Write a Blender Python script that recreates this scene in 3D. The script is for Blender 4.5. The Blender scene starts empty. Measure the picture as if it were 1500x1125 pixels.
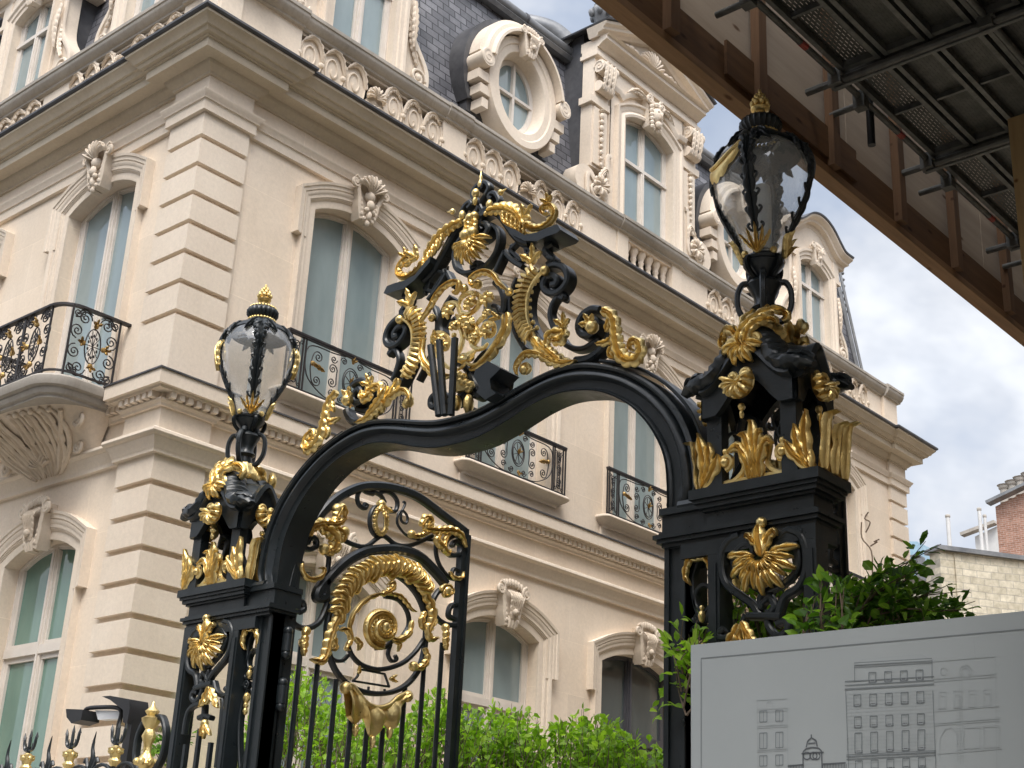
import bpy, math, random
from math import sin, cos, pi, sqrt, atan2, radians, hypot
from mathutils import Vector, Matrix
random.seed(11)
V = Vector
scene = bpy.context.scene
COL = scene.collection
# ------------------------------------------------------------------ camera
FOC, YAW, PIT, ROL = 2052.86, radians(-42.0916), radians(21.6131), radians(2.8095)
CAM = V((0, 0, 1.6))
fw = V((sin(YAW)*cos(PIT), cos(YAW)*cos(PIT), sin(PIT)))
r0 = V((cos(YAW), -sin(YAW), 0)); u0 = r0.cross(fw)
rt = r0*cos(ROL) + u0*sin(ROL); up = -r0*sin(ROL) + u0*cos(ROL)
cd = bpy.data.cameras.new('camera'); cam = bpy.data.objects.new('camera', cd); COL.objects.link(cam)
cam.matrix_world = Matrix(((rt.x, up.x, -fw.x, CAM.x), (rt.y, up.y, -fw.y, CAM.y), (rt.z, up.z, -fw.z, CAM.z), (0, 0, 0, 1)))
cd.sensor_width = 36; cd.lens = FOC/1500*36; cd.clip_start = 0.05; cd.clip_end = 3000
scene.camera = cam

def at(px, py, ax, val):
    """point where the sight line of a photograph pixel meets the plane axis=val"""
    d = fw*FOC + rt*(px-750) + up*(562.5-py)
    return CAM + d*((val-CAM[ax])/d[ax])

# ------------------------------------------------------------------ object helpers
ORI = {}
def tag(o, label=None, cat=None, group=None, kind=None):
    if label: o['label'] = label
    if cat: o['category'] = cat
    if group: o['group'] = group
    if kind: o['kind'] = kind
    return o
def thing(name, loc, label, cat, group=None, rz=0):
    o = bpy.data.objects.new(name, None); COL.objects.link(o)
    o.empty_display_size = .2; o.location = loc; o.rotation_euler = (0, 0, rz)
    ORI[o.name] = V(loc)
    return tag(o, label, cat, group)

class MB:
    def __init__(s): s.v = []; s.f = []
    def add(s, vs, fs):
        n = len(s.v); s.v += [tuple(p) for p in vs]; s.f += [tuple(i+n for i in f) for f in fs]; return s
    def box(s, x0, x1, y0, y1, z0, z1):
        s.add([(x0,y0,z0),(x1,y0,z0),(x1,y1,z0),(x0,y1,z0),(x0,y0,z1),(x1,y0,z1),(x1,y1,z1),(x0,y1,z1)],
              [(0,3,2,1),(4,5,6,7),(0,1,5,4),(1,2,6,5),(2,3,7,6),(3,0,4,7)]); return s
    def prism(s, pts, a, b, ax=1):
        """polygon pts in the plane across axis ax, extruded from a to b"""
        n = len(pts)
        def mk(p, t): return (t,p[0],p[1]) if ax == 0 else ((p[0],t,p[1]) if ax == 1 else (p[0],p[1],t))
        s.add([mk(p,a) for p in pts]+[mk(p,b) for p in pts],
              [tuple(range(n)), tuple(reversed(range(n,2*n)))]+[(i,(i+1)%n+0,(i+1)%n+n,i+n)[::-1] for i in range(n)]); return s
    def sweep(s, pts, prof, N, sc=None, closed=False, caps=True, mit=True, flip=1):
        """sweep closed profile [(across, out)] along planar path pts; N = plane normal (out)"""
        N = V(N).normalized(); pts = [V(p) for p in pts]; n = len(pts); m = len(prof); vs = []
        for i, p in enumerate(pts):
            if closed: a, b = pts[i-1], pts[(i+1) % n]
            else: a, b = pts[max(i-1,0)], pts[min(i+1,n-1)]
            t1 = (p-a); t2 = (b-p)
            if t1.length < 1e-7: t1 = t2
            if t2.length < 1e-7: t2 = t1
            if t1.length < 1e-7: t1 = t2 = V((0,0,1)) if abs(N.z) < .5 else V((1,0,0))
            t1.normalize(); t2.normalize(); t = t1+t2
            if t.length < 1e-4: t = t1
            t.normalize(); k = 1/max(.45, t.dot(t1)) if mit else 1
            side = t.cross(N); 
            if side.length < 1e-5: side = V((1,0,0))
            side.normalize()
            w, h = (sc[i] if sc else (1, 1))
            for (A, B) in prof: vs.append(p + side*(A*k*w*flip) + N*(B*h))
        fs = []
        R = n if closed else n-1
        for i in range(R):
            j = (i+1) % n
            for k in range(m):
                l = (k+1) % m; fs.append((i*m+k, j*m+k, j*m+l, i*m+l))
        if caps and not closed: fs += [tuple(range(m))[::-1], tuple((n-1)*m+k for k in range(m))]
        s.add(vs, fs); return s
    def bar(s, pts, w, d, N, ws=None, off=0, ch=.25):
        """chamfered flat bar centred on its path; w in the plane, d through it"""
        a, b, c = w/2, d/2, min(w, d)*ch
        prof = [(-a, off-b+c), (-a+c, off-b), (a-c, off-b), (a, off-b+c), (a, off+b-c), (a-c, off+b), (-a+c, off+b), (-a, off+b-c)]
        s.sweep(pts, prof, N, sc=ws); return s
    def tube(s, pts, r, n=8, rs=None):
        pts = [V(p) for p in pts]; vs = []; prev = None
        for i, p in enumerate(pts):
            t = (pts[min(i+1,len(pts)-1)]-pts[max(i-1,0)])
            if t.length < 1e-7: t = V((0,0,1))
            t.normalize()
            if prev is None:
                a = V((0,0,1)) if abs(t.z) < .9 else V((1,0,0)); a = (a - t*a.dot(t)).normalized()
            else:
                a = prev - t*prev.dot(t)
                a = a.normalized() if a.length > 1e-5 else V((1,0,0))
            prev = a; b = t.cross(a); rr = r*(rs[i] if rs else 1)
            for k in range(n): vs.append(p + a*(rr*cos(2*pi*k/n)) + b*(rr*sin(2*pi*k/n)))
        fs = [(i*n+k, i*n+(k+1)%n, (i+1)*n+(k+1)%n, (i+1)*n+k) for i in range(len(pts)-1) for k in range(n)]
        fs += [tuple(range(n))[::-1], tuple((len(pts)-1)*n+k for k in range(n))]
        s.add(vs, fs); return s
    def lathe(s, prof, c=(0,0,0), n=20, flute=0, fa=0, sx=1, sy=1, cap=True):
        vs = []; m = len(prof)
        for (r, z) in prof:
            for k in range(n):
                a = 2*pi*k/n; q = r*(1 + fa*(abs(cos(a*flute/2)) - .5)) if flute else r
                vs.append((c[0]+q*cos(a)*sx, c[1]+q*sin(a)*sy, c[2]+z))
        fs = [(i*n+k, i*n+(k+1)%n, (i+1)*n+(k+1)%n, (i+1)*n+k) for i in range(m-1) for k in range(n)]
        if cap: fs += [tuple(range(n))[::-1], tuple((m-1)*n+k for k in range(n))]
        s.add(vs, fs); return s
    def ball(s, c, r, n=8, sc=(1,1,1)):
        pr = []
        m = max(4, n//2+1)
        for i in range(m+1):
            a = -pi/2 + pi*i/m; pr.append((max(cos(a),.02), sin(a)))
        vs = []
        for (q, z) in pr:
            for k in range(n):
                a = 2*pi*k/n; vs.append((c[0]+r*q*cos(a)*sc[0], c[1]+r*q*sin(a)*sc[1], c[2]+r*z*sc[2]))
        fs = [(i*n+k, i*n+(k+1)%n, (i+1)*n+(k+1)%n, (i+1)*n+k) for i in range(m) for k in range(n)]
        fs += [tuple(range(n))[::-1], tuple(m*n+k for k in range(n))]
        s.add(vs, fs); return s
    def mirrored(s, xc):
        o = MB(); o.v = [(2*xc-a, b, c) for a, b, c in s.v]; o.f = [f[::-1] for f in s.f]; return o
    def both(s, xc):
        o = s.mirrored(xc); s.add(o.v, o.f); return s
    def xf(s, M):
        s.v = [tuple(M @ V(p)) for p in s.v]; return s
    def join(s, o): return s.add(o.v, o.f)
    def mesh(s, name, mat, smooth=35):
        me = bpy.data.meshes.new(name); me.from_pydata(s.v, [], s.f); me.materials.append(mat)
        me.validate(); me.update()
        if smooth is not None:
            me.shade_smooth()
            try: me.set_sharp_from_angle(angle=radians(smooth))
            except Exception: pass
        return me
    def build(s, name, mat, parent=None, smooth=35, local=False, label=None, fix=False):
        """verts in world space unless local=True"""
        if parent is not None and not local:
            L = ORI[parent.name]; s.v = [(a-L.x, b-L.y, c-L.z) for a, b, c in s.v]
        if fix: pass
        o = bpy.data.objects.new(name, s.mesh(name, mat, smooth)); COL.objects.link(o)
        if parent is not None:
            o.parent = parent; ORI[o.name] = ORI.get(parent.name, V((0,0,0)))
        else: ORI[o.name] = V((0,0,0))
        if label: o['label'] = label
        return o

def inst(me, name, parent, loc, rz=0, label=None):
    """object using mesh me, at world loc under an unrotated thing"""
    o = bpy.data.objects.new(name, me); COL.objects.link(o); o.parent = parent
    o.location = V(loc) - ORI[parent.name]; o.rotation_euler = (0, 0, rz)
    if label: o['label'] = label
    return o
def sub(me, name, parent, label=None):
    o = bpy.data.objects.new(name, me); COL.objects.link(o); o.parent = parent
    if label: o['label'] = label
    return o

# ------------------------------------------------------------------ curves
def crom(P, k=6, closed=False):
    P = [V(p) for p in P]; n = len(P); out = []
    if n < 3 and not closed:
        return [P[0].lerp(P[-1], i/k) for i in range(k+1)]
    R = n if closed else n-1
    for i in range(R):
        if closed: a, b, c, d = P[i-1], P[i], P[(i+1)%n], P[(i+2)%n]
        else: a, b, c, d = P[max(i-1,0)], P[i], P[i+1], P[min(i+2,n-1)]
        for j in range(k):
            t = j/k
            out.append(.5*((2*b)+(c-a)*t+(2*a-5*b+4*c-d)*t*t+(3*b-a-3*c+d)*t*t*t))
    if not closed: out.append(P[-1])
    return out
def taper(n, a=.35, b=.35, pw=.6):
    """width factors: a at the start, 1 in the middle, b at the end"""
    o = []
    for i in range(n):
        t = i/(n-1); k = sin(pi*t)**pw
        e = a*(1-t)+b*t; o.append((e+(1-e)*k, e+(1-e)*k))
    return o
def spiral(c, r0, r1, a0, turns, ax=(1,0,0), ay=(0,0,1), n=12):
    c = V(c); ax = V(ax); ay = V(ay); m = max(6, int(abs(turns)*n)); o = []
    for i in range(m+1):
        t = i/m; a = a0+turns*2*pi*t; r = r0+(r1-r0)*(t**.8); o.append(c+ax*(r*cos(a))+ay*(r*sin(a)))
    return o
def resample(pts, step):
    pts = [V(p) for p in pts]; L = [0]
    for i in range(1, len(pts)): L.append(L[-1]+(pts[i]-pts[i-1]).length)
    n = max(2, int(L[-1]/step)); o = []; j = 0
    for i in range(n+1):
        s = L[-1]*i/n
        while j < len(L)-2 and L[j+1] < s: j += 1
        d = L[j+1]-L[j]; o.append(pts[j].lerp(pts[j+1], (s-L[j])/d if d > 1e-9 else 0))
    return o

def acanthus(mb, pts, w, N, h=.03, lobe=.045, side=0, tip=.25, root=.5, th=.010, depthcurl=.5):
    """gilded acanthus strap: raised midrib, channelled blade and overlapping lobes along the edges"""
    N = V(N).normalized(); lobe *= 1.35; P = resample(pts, lobe/6); n = len(P); m = 11; vs = []
    ln = sum((P[i+1]-P[i]).length for i in range(n-1)); nl = max(2, round(ln/lobe))
    for i, p in enumerate(P):
        t = i/(n-1); a, b = P[max(i-1,0)], P[min(i+1,n-1)]; T = (b-a)
        if T.length < 1e-8: T = V((0,0,1))
        T.normalize(); S = T.cross(N).normalized()
        e = root*(1-t)+tip*t; env = e+(1-e)*sin(pi*min(1,t*1.05))**.7
        ph = (t*nl) % 1.0; lob = .58+.42*sin(pi*(ph**.7))**.8; lift = (.5-ph)*.55; hh = h*(.55+.45*env)
        def half(sd):
            act = (side == 0 or side == sd); k = lob if act else .5; W = w/2*env*k; li = lift if act else 0
            return [(sd*W, hh*(.12+li*.5)), (sd*W*.78, hh*(.62+li*.5)), (sd*W*.45, hh*(.78+li*.25)), (sd*W*.17, hh*.42)]
        L, R = half(-1), half(1)
        pr = L+[(0, hh*1.0)]+R[::-1]+[(R[0][0]*.6, -th), (L[0][0]*.6, -th)]
        for (A, B) in pr: vs.append(p+S*A+N*B)
    fs = [(i*m+k, (i+1)*m+k, (i+1)*m+(k+1)%m, i*m+(k+1)%m) for i in range(n-1) for k in range(m)]
    fs += [tuple(range(m))[::-1], tuple((n-1)*m+k for k in range(m))]
    mb.add(vs, fs)

def rosette(mb, c, r, N, n=6, a0=0):
    c, N = V(c), V(N).normalized(); U = N.cross(V((0,0,1)))
    if U.length < .1: U = V((1,0,0))
    U.normalize(); W = U.cross(N)
    for k in range(n):
        a = a0+2*pi*k/n; d = U*cos(a)+W*sin(a); mb.tube([c+d*r*.2+N*r*.15, c+d*r*.6+N*r*.38, c+d*r+N*r*.1], r*.27, 6, [.7,1.2,.5])
    mb.ball(c+N*r*.35, r*.34, 8)

def fan(mb, c, R, a0, a1, n, N, U, W, r0=.12, h=.02, lean=.0):
    """fluted shell: one scalloped sheet of n ribs spreading from c; U right, W up, N out"""
    c, N, U, W = V(c), V(N), V(U), V(W); q = 8; na = n*q; nr = 9; vs = []
    for i in range(na+1):
        ph = (i/q) % 1; rib = abs(sin(pi*i/q)); a = a0+(a1-a0)*i/na; d = U*cos(a)+W*sin(a)
        edge = R*(.86+.14*rib**.6)
        for j in range(nr+1):
            t = j/nr; r = R*r0+(edge-R*r0)*t
            z = h*(.2+lean*t*3+.75*sin(pi*min(1,t*.92)))+rib*h*.55*t+R*.035*rib*t - (h*.5 if j == nr else 0)
            vs.append(c+d*r+N*z)
    mb.add(vs, [(i*(nr+1)+j, i*(nr+1)+j+1, (i+1)*(nr+1)+j+1, (i+1)*(nr+1)+j) for i in range(na) for j in range(nr)])
    m = len(vs); vb = []
    for i in range(na+1):
        a = a0+(a1-a0)*i/na; d = U*cos(a)+W*sin(a); vb += [c+d*R*r0-N*h*.1, c+d*R*.9-N*h*.1+N*h*lean*2.5]
    mb.add(vb, [(i*2, (i+1)*2, (i+1)*2+1, i*2+1) for i in range(na)])
    for i in range(n):
        a = a0+(a1-a0)*(i+.5)/n; d = U*cos(a)+W*sin(a); wd = abs(a1-a0)/n*R
        mb.tube([c+d*(R*(r0+(.93-r0)*t))+N*(h*(.35+lean*t*3+.75*sin(pi*min(1,t*.92)))+h*.5*t+R*.03*t) for t in (0,.25,.5,.75,1)], wd*.20, 6, [.4,.6,.85,1.05,.9])

def leaf_spray(mb, c, d, L, N, w=.4, n=3):
    """small palmette of n acanthus tongues from c in direction d"""
    c, d, N = V(c), V(d).normalized(), V(N); S = d.cross(N)
    for i in range(n):
        a = (i-(n-1)/2)*(.85 if n > 1 else 0); dd = d*cos(a)+S*sin(a); q = L*(1-.28*abs(i-(n-1)/2))
        bend = S*(sin(a)*L*.35)
        P = [c, c+dd*q*.5+N*.01, c+dd*q+bend*.6+N*.03]
        acanthus(mb, crom(P, 6), L*w, N, h=.02, lobe=L*.28, tip=.3)

def petals(mb, c, R, a0, a1, n, N, U, W, w=.3, r0=.25, h=.03):
    c, N, U, W = V(c), V(N), V(U), V(W)
    for i in range(n):
        a = a0+(a1-a0)*i/(n-1); d = U*cos(a)+W*sin(a); q = R*(1 if i % 2 == 0 else .86)
        acanthus(mb, crom([c+d*R*r0+N*h*.6, c+d*q*.55+N*h*1.5, c+d*q*.85+N*h*1.1, c+d*q*1.02+N*h*.2], 4), R*w*(1 if i % 2 == 0 else .8), N, h=h*.8, lobe=R*.6, tip=.65, root=.35)
# ------------------------------------------------------------------ materials
def mat(name, base=(.5,.5,.5), rough=.6, metal=0, spec=.5, ior=None, coat=0):
    m = bpy.data.materials.new(name); m.use_nodes = True
    nt = m.node_tree; p = nt.nodes['Principled BSDF']
    p.inputs['Base Color'].default_value = (*base, 1); p.inputs['Roughness'].default_value = rough
    p.inputs['Metallic'].default_value = metal; p.inputs['Specular IOR Level'].default_value = spec
    if ior: p.inputs['IOR'].default_value = ior
    if coat: p.inputs['Coat Weight'].default_value = coat; p.inputs['Coat Roughness'].default_value = .05
    return m
class NT:
    def __init__(s, m): s.m = m; s.nt = m.node_tree; s.p = s.nt.nodes['Principled BSDF']
    def n(s, t, **kw):
        o = s.nt.nodes.new(t)
        for k, v in kw.items(): setattr(o, k, v)
        return o
    def l(s, a, b): s.nt.links.new(a, b)
    def co(s, which='Object', scale=(1,1,1), rot=(0,0,0), loc=(0,0,0)):
        tc = s.n('ShaderNodeTexCoord'); mp = s.n('ShaderNodeMapping'); s.l(tc.outputs[which], mp.inputs['Vector'])
        mp.inputs['Scale'].default_value = scale; mp.inputs['Rotation'].default_value = rot; mp.inputs['Location'].default_value = loc
        return mp.outputs['Vector']
    def noise(s, vec, scale, det=4, rough=.6, out='Fac'):
        t = s.n('ShaderNodeTexNoise'); t.inputs['Scale'].default_value = scale; t.inputs['Detail'].default_value = det; t.inputs['Roughness'].default_value = rough
        s.l(vec, t.inputs['Vector']); return t.outputs[out]
    def ramp(s, fac, stops):
        r = s.n('ShaderNodeValToRGB'); e = r.color_ramp.elements
        while len(e) < len(stops): e.new(.5)
        for q, (p, c) in zip(e, stops): q.position = p; q.color = (*c, 1) if len(c) == 3 else c
        s.l(fac, r.inputs['Fac']); return r.outputs['Color']
    def mix(s, a, b, fac, mode='MIX'):
        x = s.n('ShaderNodeMix', data_type='RGBA', blend_type=mode)
        for k, v in ((0, fac), (6, a), (7, b)):
            if hasattr(v, 'links') or hasattr(v, 'is_linked'): s.l(v, x.inputs[k])
            else: x.inputs[k].default_value = v if k == 0 else (*v, 1)
        return x.outputs[2]
    def bump(s, h, st=.3, dist=.01):
        b = s.n('ShaderNodeBump'); b.inputs['Strength'].default_value = st; b.inputs['Distance'].default_value = dist
        s.l(h, b.inputs['Height']); s.l(b.outputs['Normal'], s.p.inputs['Normal'])
    def col(s, c): s.l(c, s.p.inputs['Base Color'])

def stone_mat(name, c0, c1, c2, joints=None, bumpst=.25, grime=.0):
    m = mat(name, c1, .85, spec=.25); t = NT(m); v = t.co('Object')
    tc = t.n('ShaderNodeTexCoord')
    geo = t.n('ShaderNodeNewGeometry'); pos = geo.outputs['Position']
    big = t.noise(pos, .9, 5, .6); fine = t.noise(pos, 26, 5, .7)
    c = t.ramp(big, [(.3, c0), (.5, c1), (.72, c2)])
    c = t.mix(c, t.ramp(fine, [(.3, (.86,.85,.84)), (.7, (1.08,1.07,1.05))]), .6, 'MULTIPLY')
    # vertical weather streaks and soot specks
    mp = t.n('ShaderNodeMapping'); t.l(pos, mp.inputs['Vector']); mp.inputs['Scale'].default_value = (3.2, 3.2, .35)
    st = t.noise(mp.outputs['Vector'], 1.6, 6, .75)
    c = t.mix(c, (.55,.51,.46), t.ramp(st, [(.52, (0,0,0)), (.78, (.10+grime,)*3)]), 'MULTIPLY')
    if joints:
        w, h, off = joints
        br = t.n('ShaderNodeTexBrick'); br.offset = .5
        cb = t.n('ShaderNodeSeparateXYZ'); t.l(v, cb.inputs[0]); cc = t.n('ShaderNodeCombineXYZ'); t.l(cb.outputs[0], cc.inputs[0])
        ad = t.n('ShaderNodeMath', operation='ADD'); t.l(cb.outputs[2], ad.inputs[0]); ad.inputs[1].default_value = off
        t.l(ad.outputs[0], cc.inputs[1]); t.l(cc.outputs[0], br.inputs['Vector'])
        br.inputs['Scale'].default_value = 1; br.inputs['Brick Width'].default_value = w; br.inputs['Row Height'].default_value = h
        br.inputs['Mortar Size'].default_value = .0035; br.inputs['Mortar Smooth'].default_value = .3
        br.inputs['Color1'].default_value = (.95,.945,.94,1); br.inputs['Color2'].default_value = (1.05,1.04,1.03,1); br.inputs['Mortar'].default_value = (1.16,1.16,1.15,1)
        c = t.mix(c, br.outputs['Color'], .85, 'MULTIPLY')
    t.col(c); t.bump(fine, bumpst, .006)
    return m
STONE = stone_mat('limestone_wall', (.70,.595,.475), (.74,.635,.515), (.78,.68,.565), joints=(1.45, .66, .12))
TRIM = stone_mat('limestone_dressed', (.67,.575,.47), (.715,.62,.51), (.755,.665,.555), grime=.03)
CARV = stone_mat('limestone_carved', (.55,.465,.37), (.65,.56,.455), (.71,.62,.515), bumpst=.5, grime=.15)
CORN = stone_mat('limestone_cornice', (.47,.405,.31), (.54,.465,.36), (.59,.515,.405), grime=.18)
COPE = stone_mat('limestone_coping_weathered', (.27,.25,.22), (.36,.33,.29), (.46,.42,.37), grime=.5)

def slate():
    m = mat('slate', (.1,.1,.12), .5); t = NT(m); v = t.co('Object'); sp = t.n('ShaderNodeSeparateXYZ'); t.l(v, sp.inputs[0])
    cc = t.n('ShaderNodeCombineXYZ'); t.l(sp.outputs[0], cc.inputs[0]); t.l(sp.outputs[2], cc.inputs[1])
    br = t.n('ShaderNodeTexBrick'); t.l(cc.outputs[0], br.inputs['Vector']); br.offset = .5
    for k, q in (('Scale',1),('Brick Width',.24),('Row Height',.125),('Mortar Size',.009),('Mortar Smooth',.1),('Bias',-.1)): br.inputs[k].default_value = q
    br.inputs['Color1'].default_value = (.085,.085,.095,1); br.inputs['Color2'].default_value = (.20,.20,.215,1); br.inputs['Mortar'].default_value = (.012,.012,.016,1)
    n1 = t.noise(v, 3, 5); n2 = t.noise(v, 40, 3)
    c = t.mix(br.outputs['Color'], t.ramp(n1, [(.3,(.7,.7,.72)),(.7,(1.35,1.33,1.3))]), 1, 'MULTIPLY')
    c = t.mix(c, t.ramp(n2, [(.3,(.85,.85,.85)),(.7,(1.1,1.1,1.1))]), 1, 'MULTIPLY')
    t.col(c); t.bump(br.outputs['Fac'], -.6, .012); return m
SLATE = slate()
def simple(name, a, b, sc=6, rough=.5, metal=0, spec=.5, bst=.1, coat=0, rvar=.0, bs=None):
    m = mat(name, a, rough, metal, spec, coat=coat); t = NT(m); v = t.co('Object'); n = t.noise(v, sc, 6, .65)
    t.col(t.ramp(n, [(.32, a), (.68, b)]))
    if rvar:
        r = t.ramp(t.noise(v, sc*2.3, 4), [(.3, (max(0,rough-rvar),)*3), (.7, (rough+rvar,)*3)]); t.l(r, t.p.inputs['Roughness'])
    if bst: t.bump(t.noise(v, bs or sc*5, 4), bst, .004)
    return m
ZINC = simple('zinc_lead', (.13,.135,.14), (.25,.25,.25), 2.5, .45, .35, rvar=.12)
DARKLEAD = simple('dark_lead_flashing', (.05,.05,.055), (.10,.10,.105), 4, .5, .2)
IRON = simple('black_painted_iron', (.0085,.0125,.0145), (.017,.022,.025), 5, .36, 0, .5, bst=.22, rvar=.10, bs=60)
IRON2 = simple('aged_black_iron', (.014,.013,.014), (.035,.030,.030), 9, .5, 0, .4, bst=.2)
def gold():
    m = mat('gilding', (.75,.5,.14), .3, .9); t = NT(m); v = t.co('Object')
    n = t.noise(v, 7, 6, .7); t.col(t.ramp(n, [(.25,(.45,.29,.09)),(.42,(.76,.56,.22)),(.75,(.90,.73,.36))]))
    r = t.ramp(t.noise(v, 18, 4), [(.3,(.26,)*3),(.7,(.48,)*3)]); t.l(r, t.p.inputs['Roughness'])
    t.bump(t.noise(v, 55, 3, .5), .5, .006); return m
GOLD = gold()
DULLGOLD = simple('tarnished_gilding', (.16,.10,.04), (.52,.34,.12), 30, .42, .85, bst=.4)
def pane(name, c, c2, rough=.05, ior=1.75):
    m = mat(name, c, rough, 0, .5, ior=ior); t = NT(m); v = t.co('Object', scale=(1,1,.35)); n = t.noise(v, 2.2, 4)
    t.col(t.ramp(n, [(.3, c), (.7, c2)])); v2 = t.co('Object'); t.bump(t.noise(v2, 1.6, 2), .04, .02); return m
PANE = pane('window_glass_over_blind', (.205,.265,.27), (.28,.345,.35))
PANEG = pane('window_glass_green_reflection', (.10,.19,.155), (.17,.28,.225), ior=1.6)  # green base colour stands in for foliage reflected in the glass
PANED = pane('window_glass_dark', (.05,.065,.07), (.08,.10,.10), ior=1.9)
FRAME = simple('cream_painted_joinery', (.62,.56,.49), (.70,.64,.57), 5, .5, bst=.05)
DFRAME = simple('grey_metal_joinery', (.055,.055,.065), (.075,.075,.085), 5, .45, bst=.05)
def glass_lantern():
    m = bpy.data.materials.new('smoky_lantern_glass'); m.use_nodes = True; nt = m.node_tree; nt.nodes.clear()
    o = nt.nodes.new('ShaderNodeOutputMaterial'); mx = nt.nodes.new('ShaderNodeMixShader'); tr = nt.nodes.new('ShaderNodeBsdfTransparent')
    gl = nt.nodes.new('ShaderNodeBsdfGlossy'); fr = nt.nodes.new('ShaderNodeFresnel'); fr.inputs['IOR'].default_value = 1.6
    ge = nt.nodes.new('ShaderNodeNewGeometry'); mm = nt.nodes.new('ShaderNodeMath'); mm.operation = 'MULTIPLY_ADD'; nt.links.new(ge.outputs['Backfacing'], mm.inputs[0]); mm.inputs[1].default_value = .52-1.95; mm.inputs[2].default_value = 1.95; nt.links.new(mm.outputs[0], fr.inputs['IOR'])
    tc = nt.nodes.new('ShaderNodeTexCoord'); no = nt.nodes.new('ShaderNodeTexNoise'); no.inputs['Scale'].default_value = 9; no.inputs['Detail'].default_value = 3
    nt.links.new(tc.outputs['Object'], no.inputs['Vector'])
    bp = nt.nodes.new('ShaderNodeBump'); bp.inputs['Strength'].default_value = .4; bp.inputs['Distance'].default_value = .03
    nt.links.new(no.outputs['Fac'], bp.inputs['Height'])
    nt.links.new(bp.outputs['Normal'], gl.inputs['Normal']); nt.links.new(bp.outputs['Normal'], fr.inputs['Normal'])
    tr.inputs['Color'].default_value = (.97,.98,.98,1); gl.inputs['Roughness'].default_value = .03
    df = nt.nodes.new('ShaderNodeBsdfDiffuse'); df.inputs['Color'].default_value = (.78,.80,.80,1); m0 = nt.nodes.new('ShaderNodeMixShader'); tf = nt.nodes.new('ShaderNodeBsdfTranslucent'); tf.inputs['Color'].default_value = (.82,.84,.84,1)
    m1 = nt.nodes.new('ShaderNodeMixShader'); m1.inputs[0].default_value = .5; nt.links.new(df.outputs[0], m1.inputs[1]); nt.links.new(tf.outputs[0], m1.inputs[2])
    m0.inputs[0].default_value = .24; nt.links.new(tr.outputs[0], m0.inputs[1]); nt.links.new(m1.outputs[0], m0.inputs[2])  # pale diffuse film: dirt, and sky reflections put into the colour
    nt.links.new(fr.outputs[0], mx.inputs[0]); nt.links.new(m0.outputs[0], mx.inputs[1]); nt.links.new(gl.outputs[0], mx.inputs[2]); nt.links.new(mx.outputs[0], o.inputs[0])
    return m
LGLASS = glass_lantern()
FROST = simple('frosted_lamp_glass', (.55,.57,.56), (.66,.68,.67), 8, .35, bst=0)
def wood(name, a, b, axis=1, sc=1.0):
    m = mat(name, a, .7, spec=.25); t = NT(m); s = [14,14,14]; s[axis] = .9; v = t.co('Object', scale=tuple(q*sc for q in s)); n = t.noise(v, 1.3, 6, .7)
    c = t.ramp(n, [(.3, a), (.7, b)]); k = t.n('ShaderNodeTexVoronoi'); k.inputs['Scale'].default_value = .9; vv = t.co('Object', scale=(6,2.2,6)); t.l(vv, k.inputs['Vector'])
    c = t.mix(c, (.35,.25,.18), t.ramp(k.outputs['Distance'], [(.05,(1,1,1)),(.12,(0,0,0))]), 'MULTIPLY')
    t.col(c); t.bump(n, .3, .004); return m
BEAM = wood('brown_film_faced_timber', (.085,.045,.022), (.15,.078,.036))
BEAMEDGE = wood('sawn_timber', (.20,.115,.058), (.31,.18,.095))
POSTW = wood('dark_timber_post', (.11,.06,.032), (.18,.10,.052), axis=2)
PLY = wood('weathered_plywood', (.31,.25,.195), (.43,.355,.28), axis=1, sc=.35)
YWOOD = wood('raw_pine_post', (.40,.27,.13), (.52,.37,.20), axis=2)
STEEL = simple('galvanised_tube', (.085,.09,.085), (.17,.17,.16), 9, .55, .4, bst=.15, rvar=.1)
RUST = simple('red_marking_tape', (.30,.05,.04), (.38,.08,.06), 12, .6, bst=0)
def deckmat():
    m = mat('perforated_deck_plank', (.10,.105,.095), .55, .4); t = NT(m); v = t.co('Object'); sp = t.n('ShaderNodeSeparateXYZ'); t.l(v, sp.inputs[0])
    cc = t.n('ShaderNodeCombineXYZ'); t.l(sp.outputs[1], cc.inputs[0]); t.l(sp.outputs[0], cc.inputs[1])
    br = t.n('ShaderNodeTexBrick'); t.l(cc.outputs[0], br.inputs['Vector']); br.offset = .5
    for k, q in (('Scale',1),('Brick Width',.06),('Row Height',.026),('Mortar Size',.011),('Mortar Smooth',.0)): br.inputs[k].default_value = q
    gt = t.n('ShaderNodeMath', operation='GREATER_THAN'); t.l(br.outputs['Fac'], gt.inputs[0]); gt.inputs[1].default_value = .5
    n = t.noise(v, 9, 5); t.col(t.ramp(n, [(.3,(.05,.054,.048)),(.7,(.10,.10,.09))]))
    # punched slots: real openings through the sheet
    nt = m.node_tree; tr = t.n('ShaderNodeBsdfTransparent'); mx = t.n('ShaderNodeMixShader'); out = nt.nodes['Material Output']
    t.l(gt.outputs[0], mx.inputs[0]); t.l(tr.outputs[0], mx.inputs[1]); t.l(t.p.outputs[0], mx.inputs[2]); t.l(mx.outputs[0], out.inputs[0])
    return m
DECK = deckmat()
TARP = simple('grey_netting', (.22,.22,.23), (.32,.32,.33), 3, .8, bst=.2)
BOARD = simple('grey_aluminium_panel', (.33,.36,.37), (.36,.39,.40), 1.2, .38, .1, bst=.02)
INK = mat('grey_printed_line', (.16,.18,.19), .5)
INK2 = mat('pale_grey_print', (.32,.35,.36), .5)
INKD = mat('dark_grey_print', (.10,.11,.12), .5)
ASPH = simple('asphalt', (.035,.036,.038), (.065,.065,.065), 3, .85, bst=.5)
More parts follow.
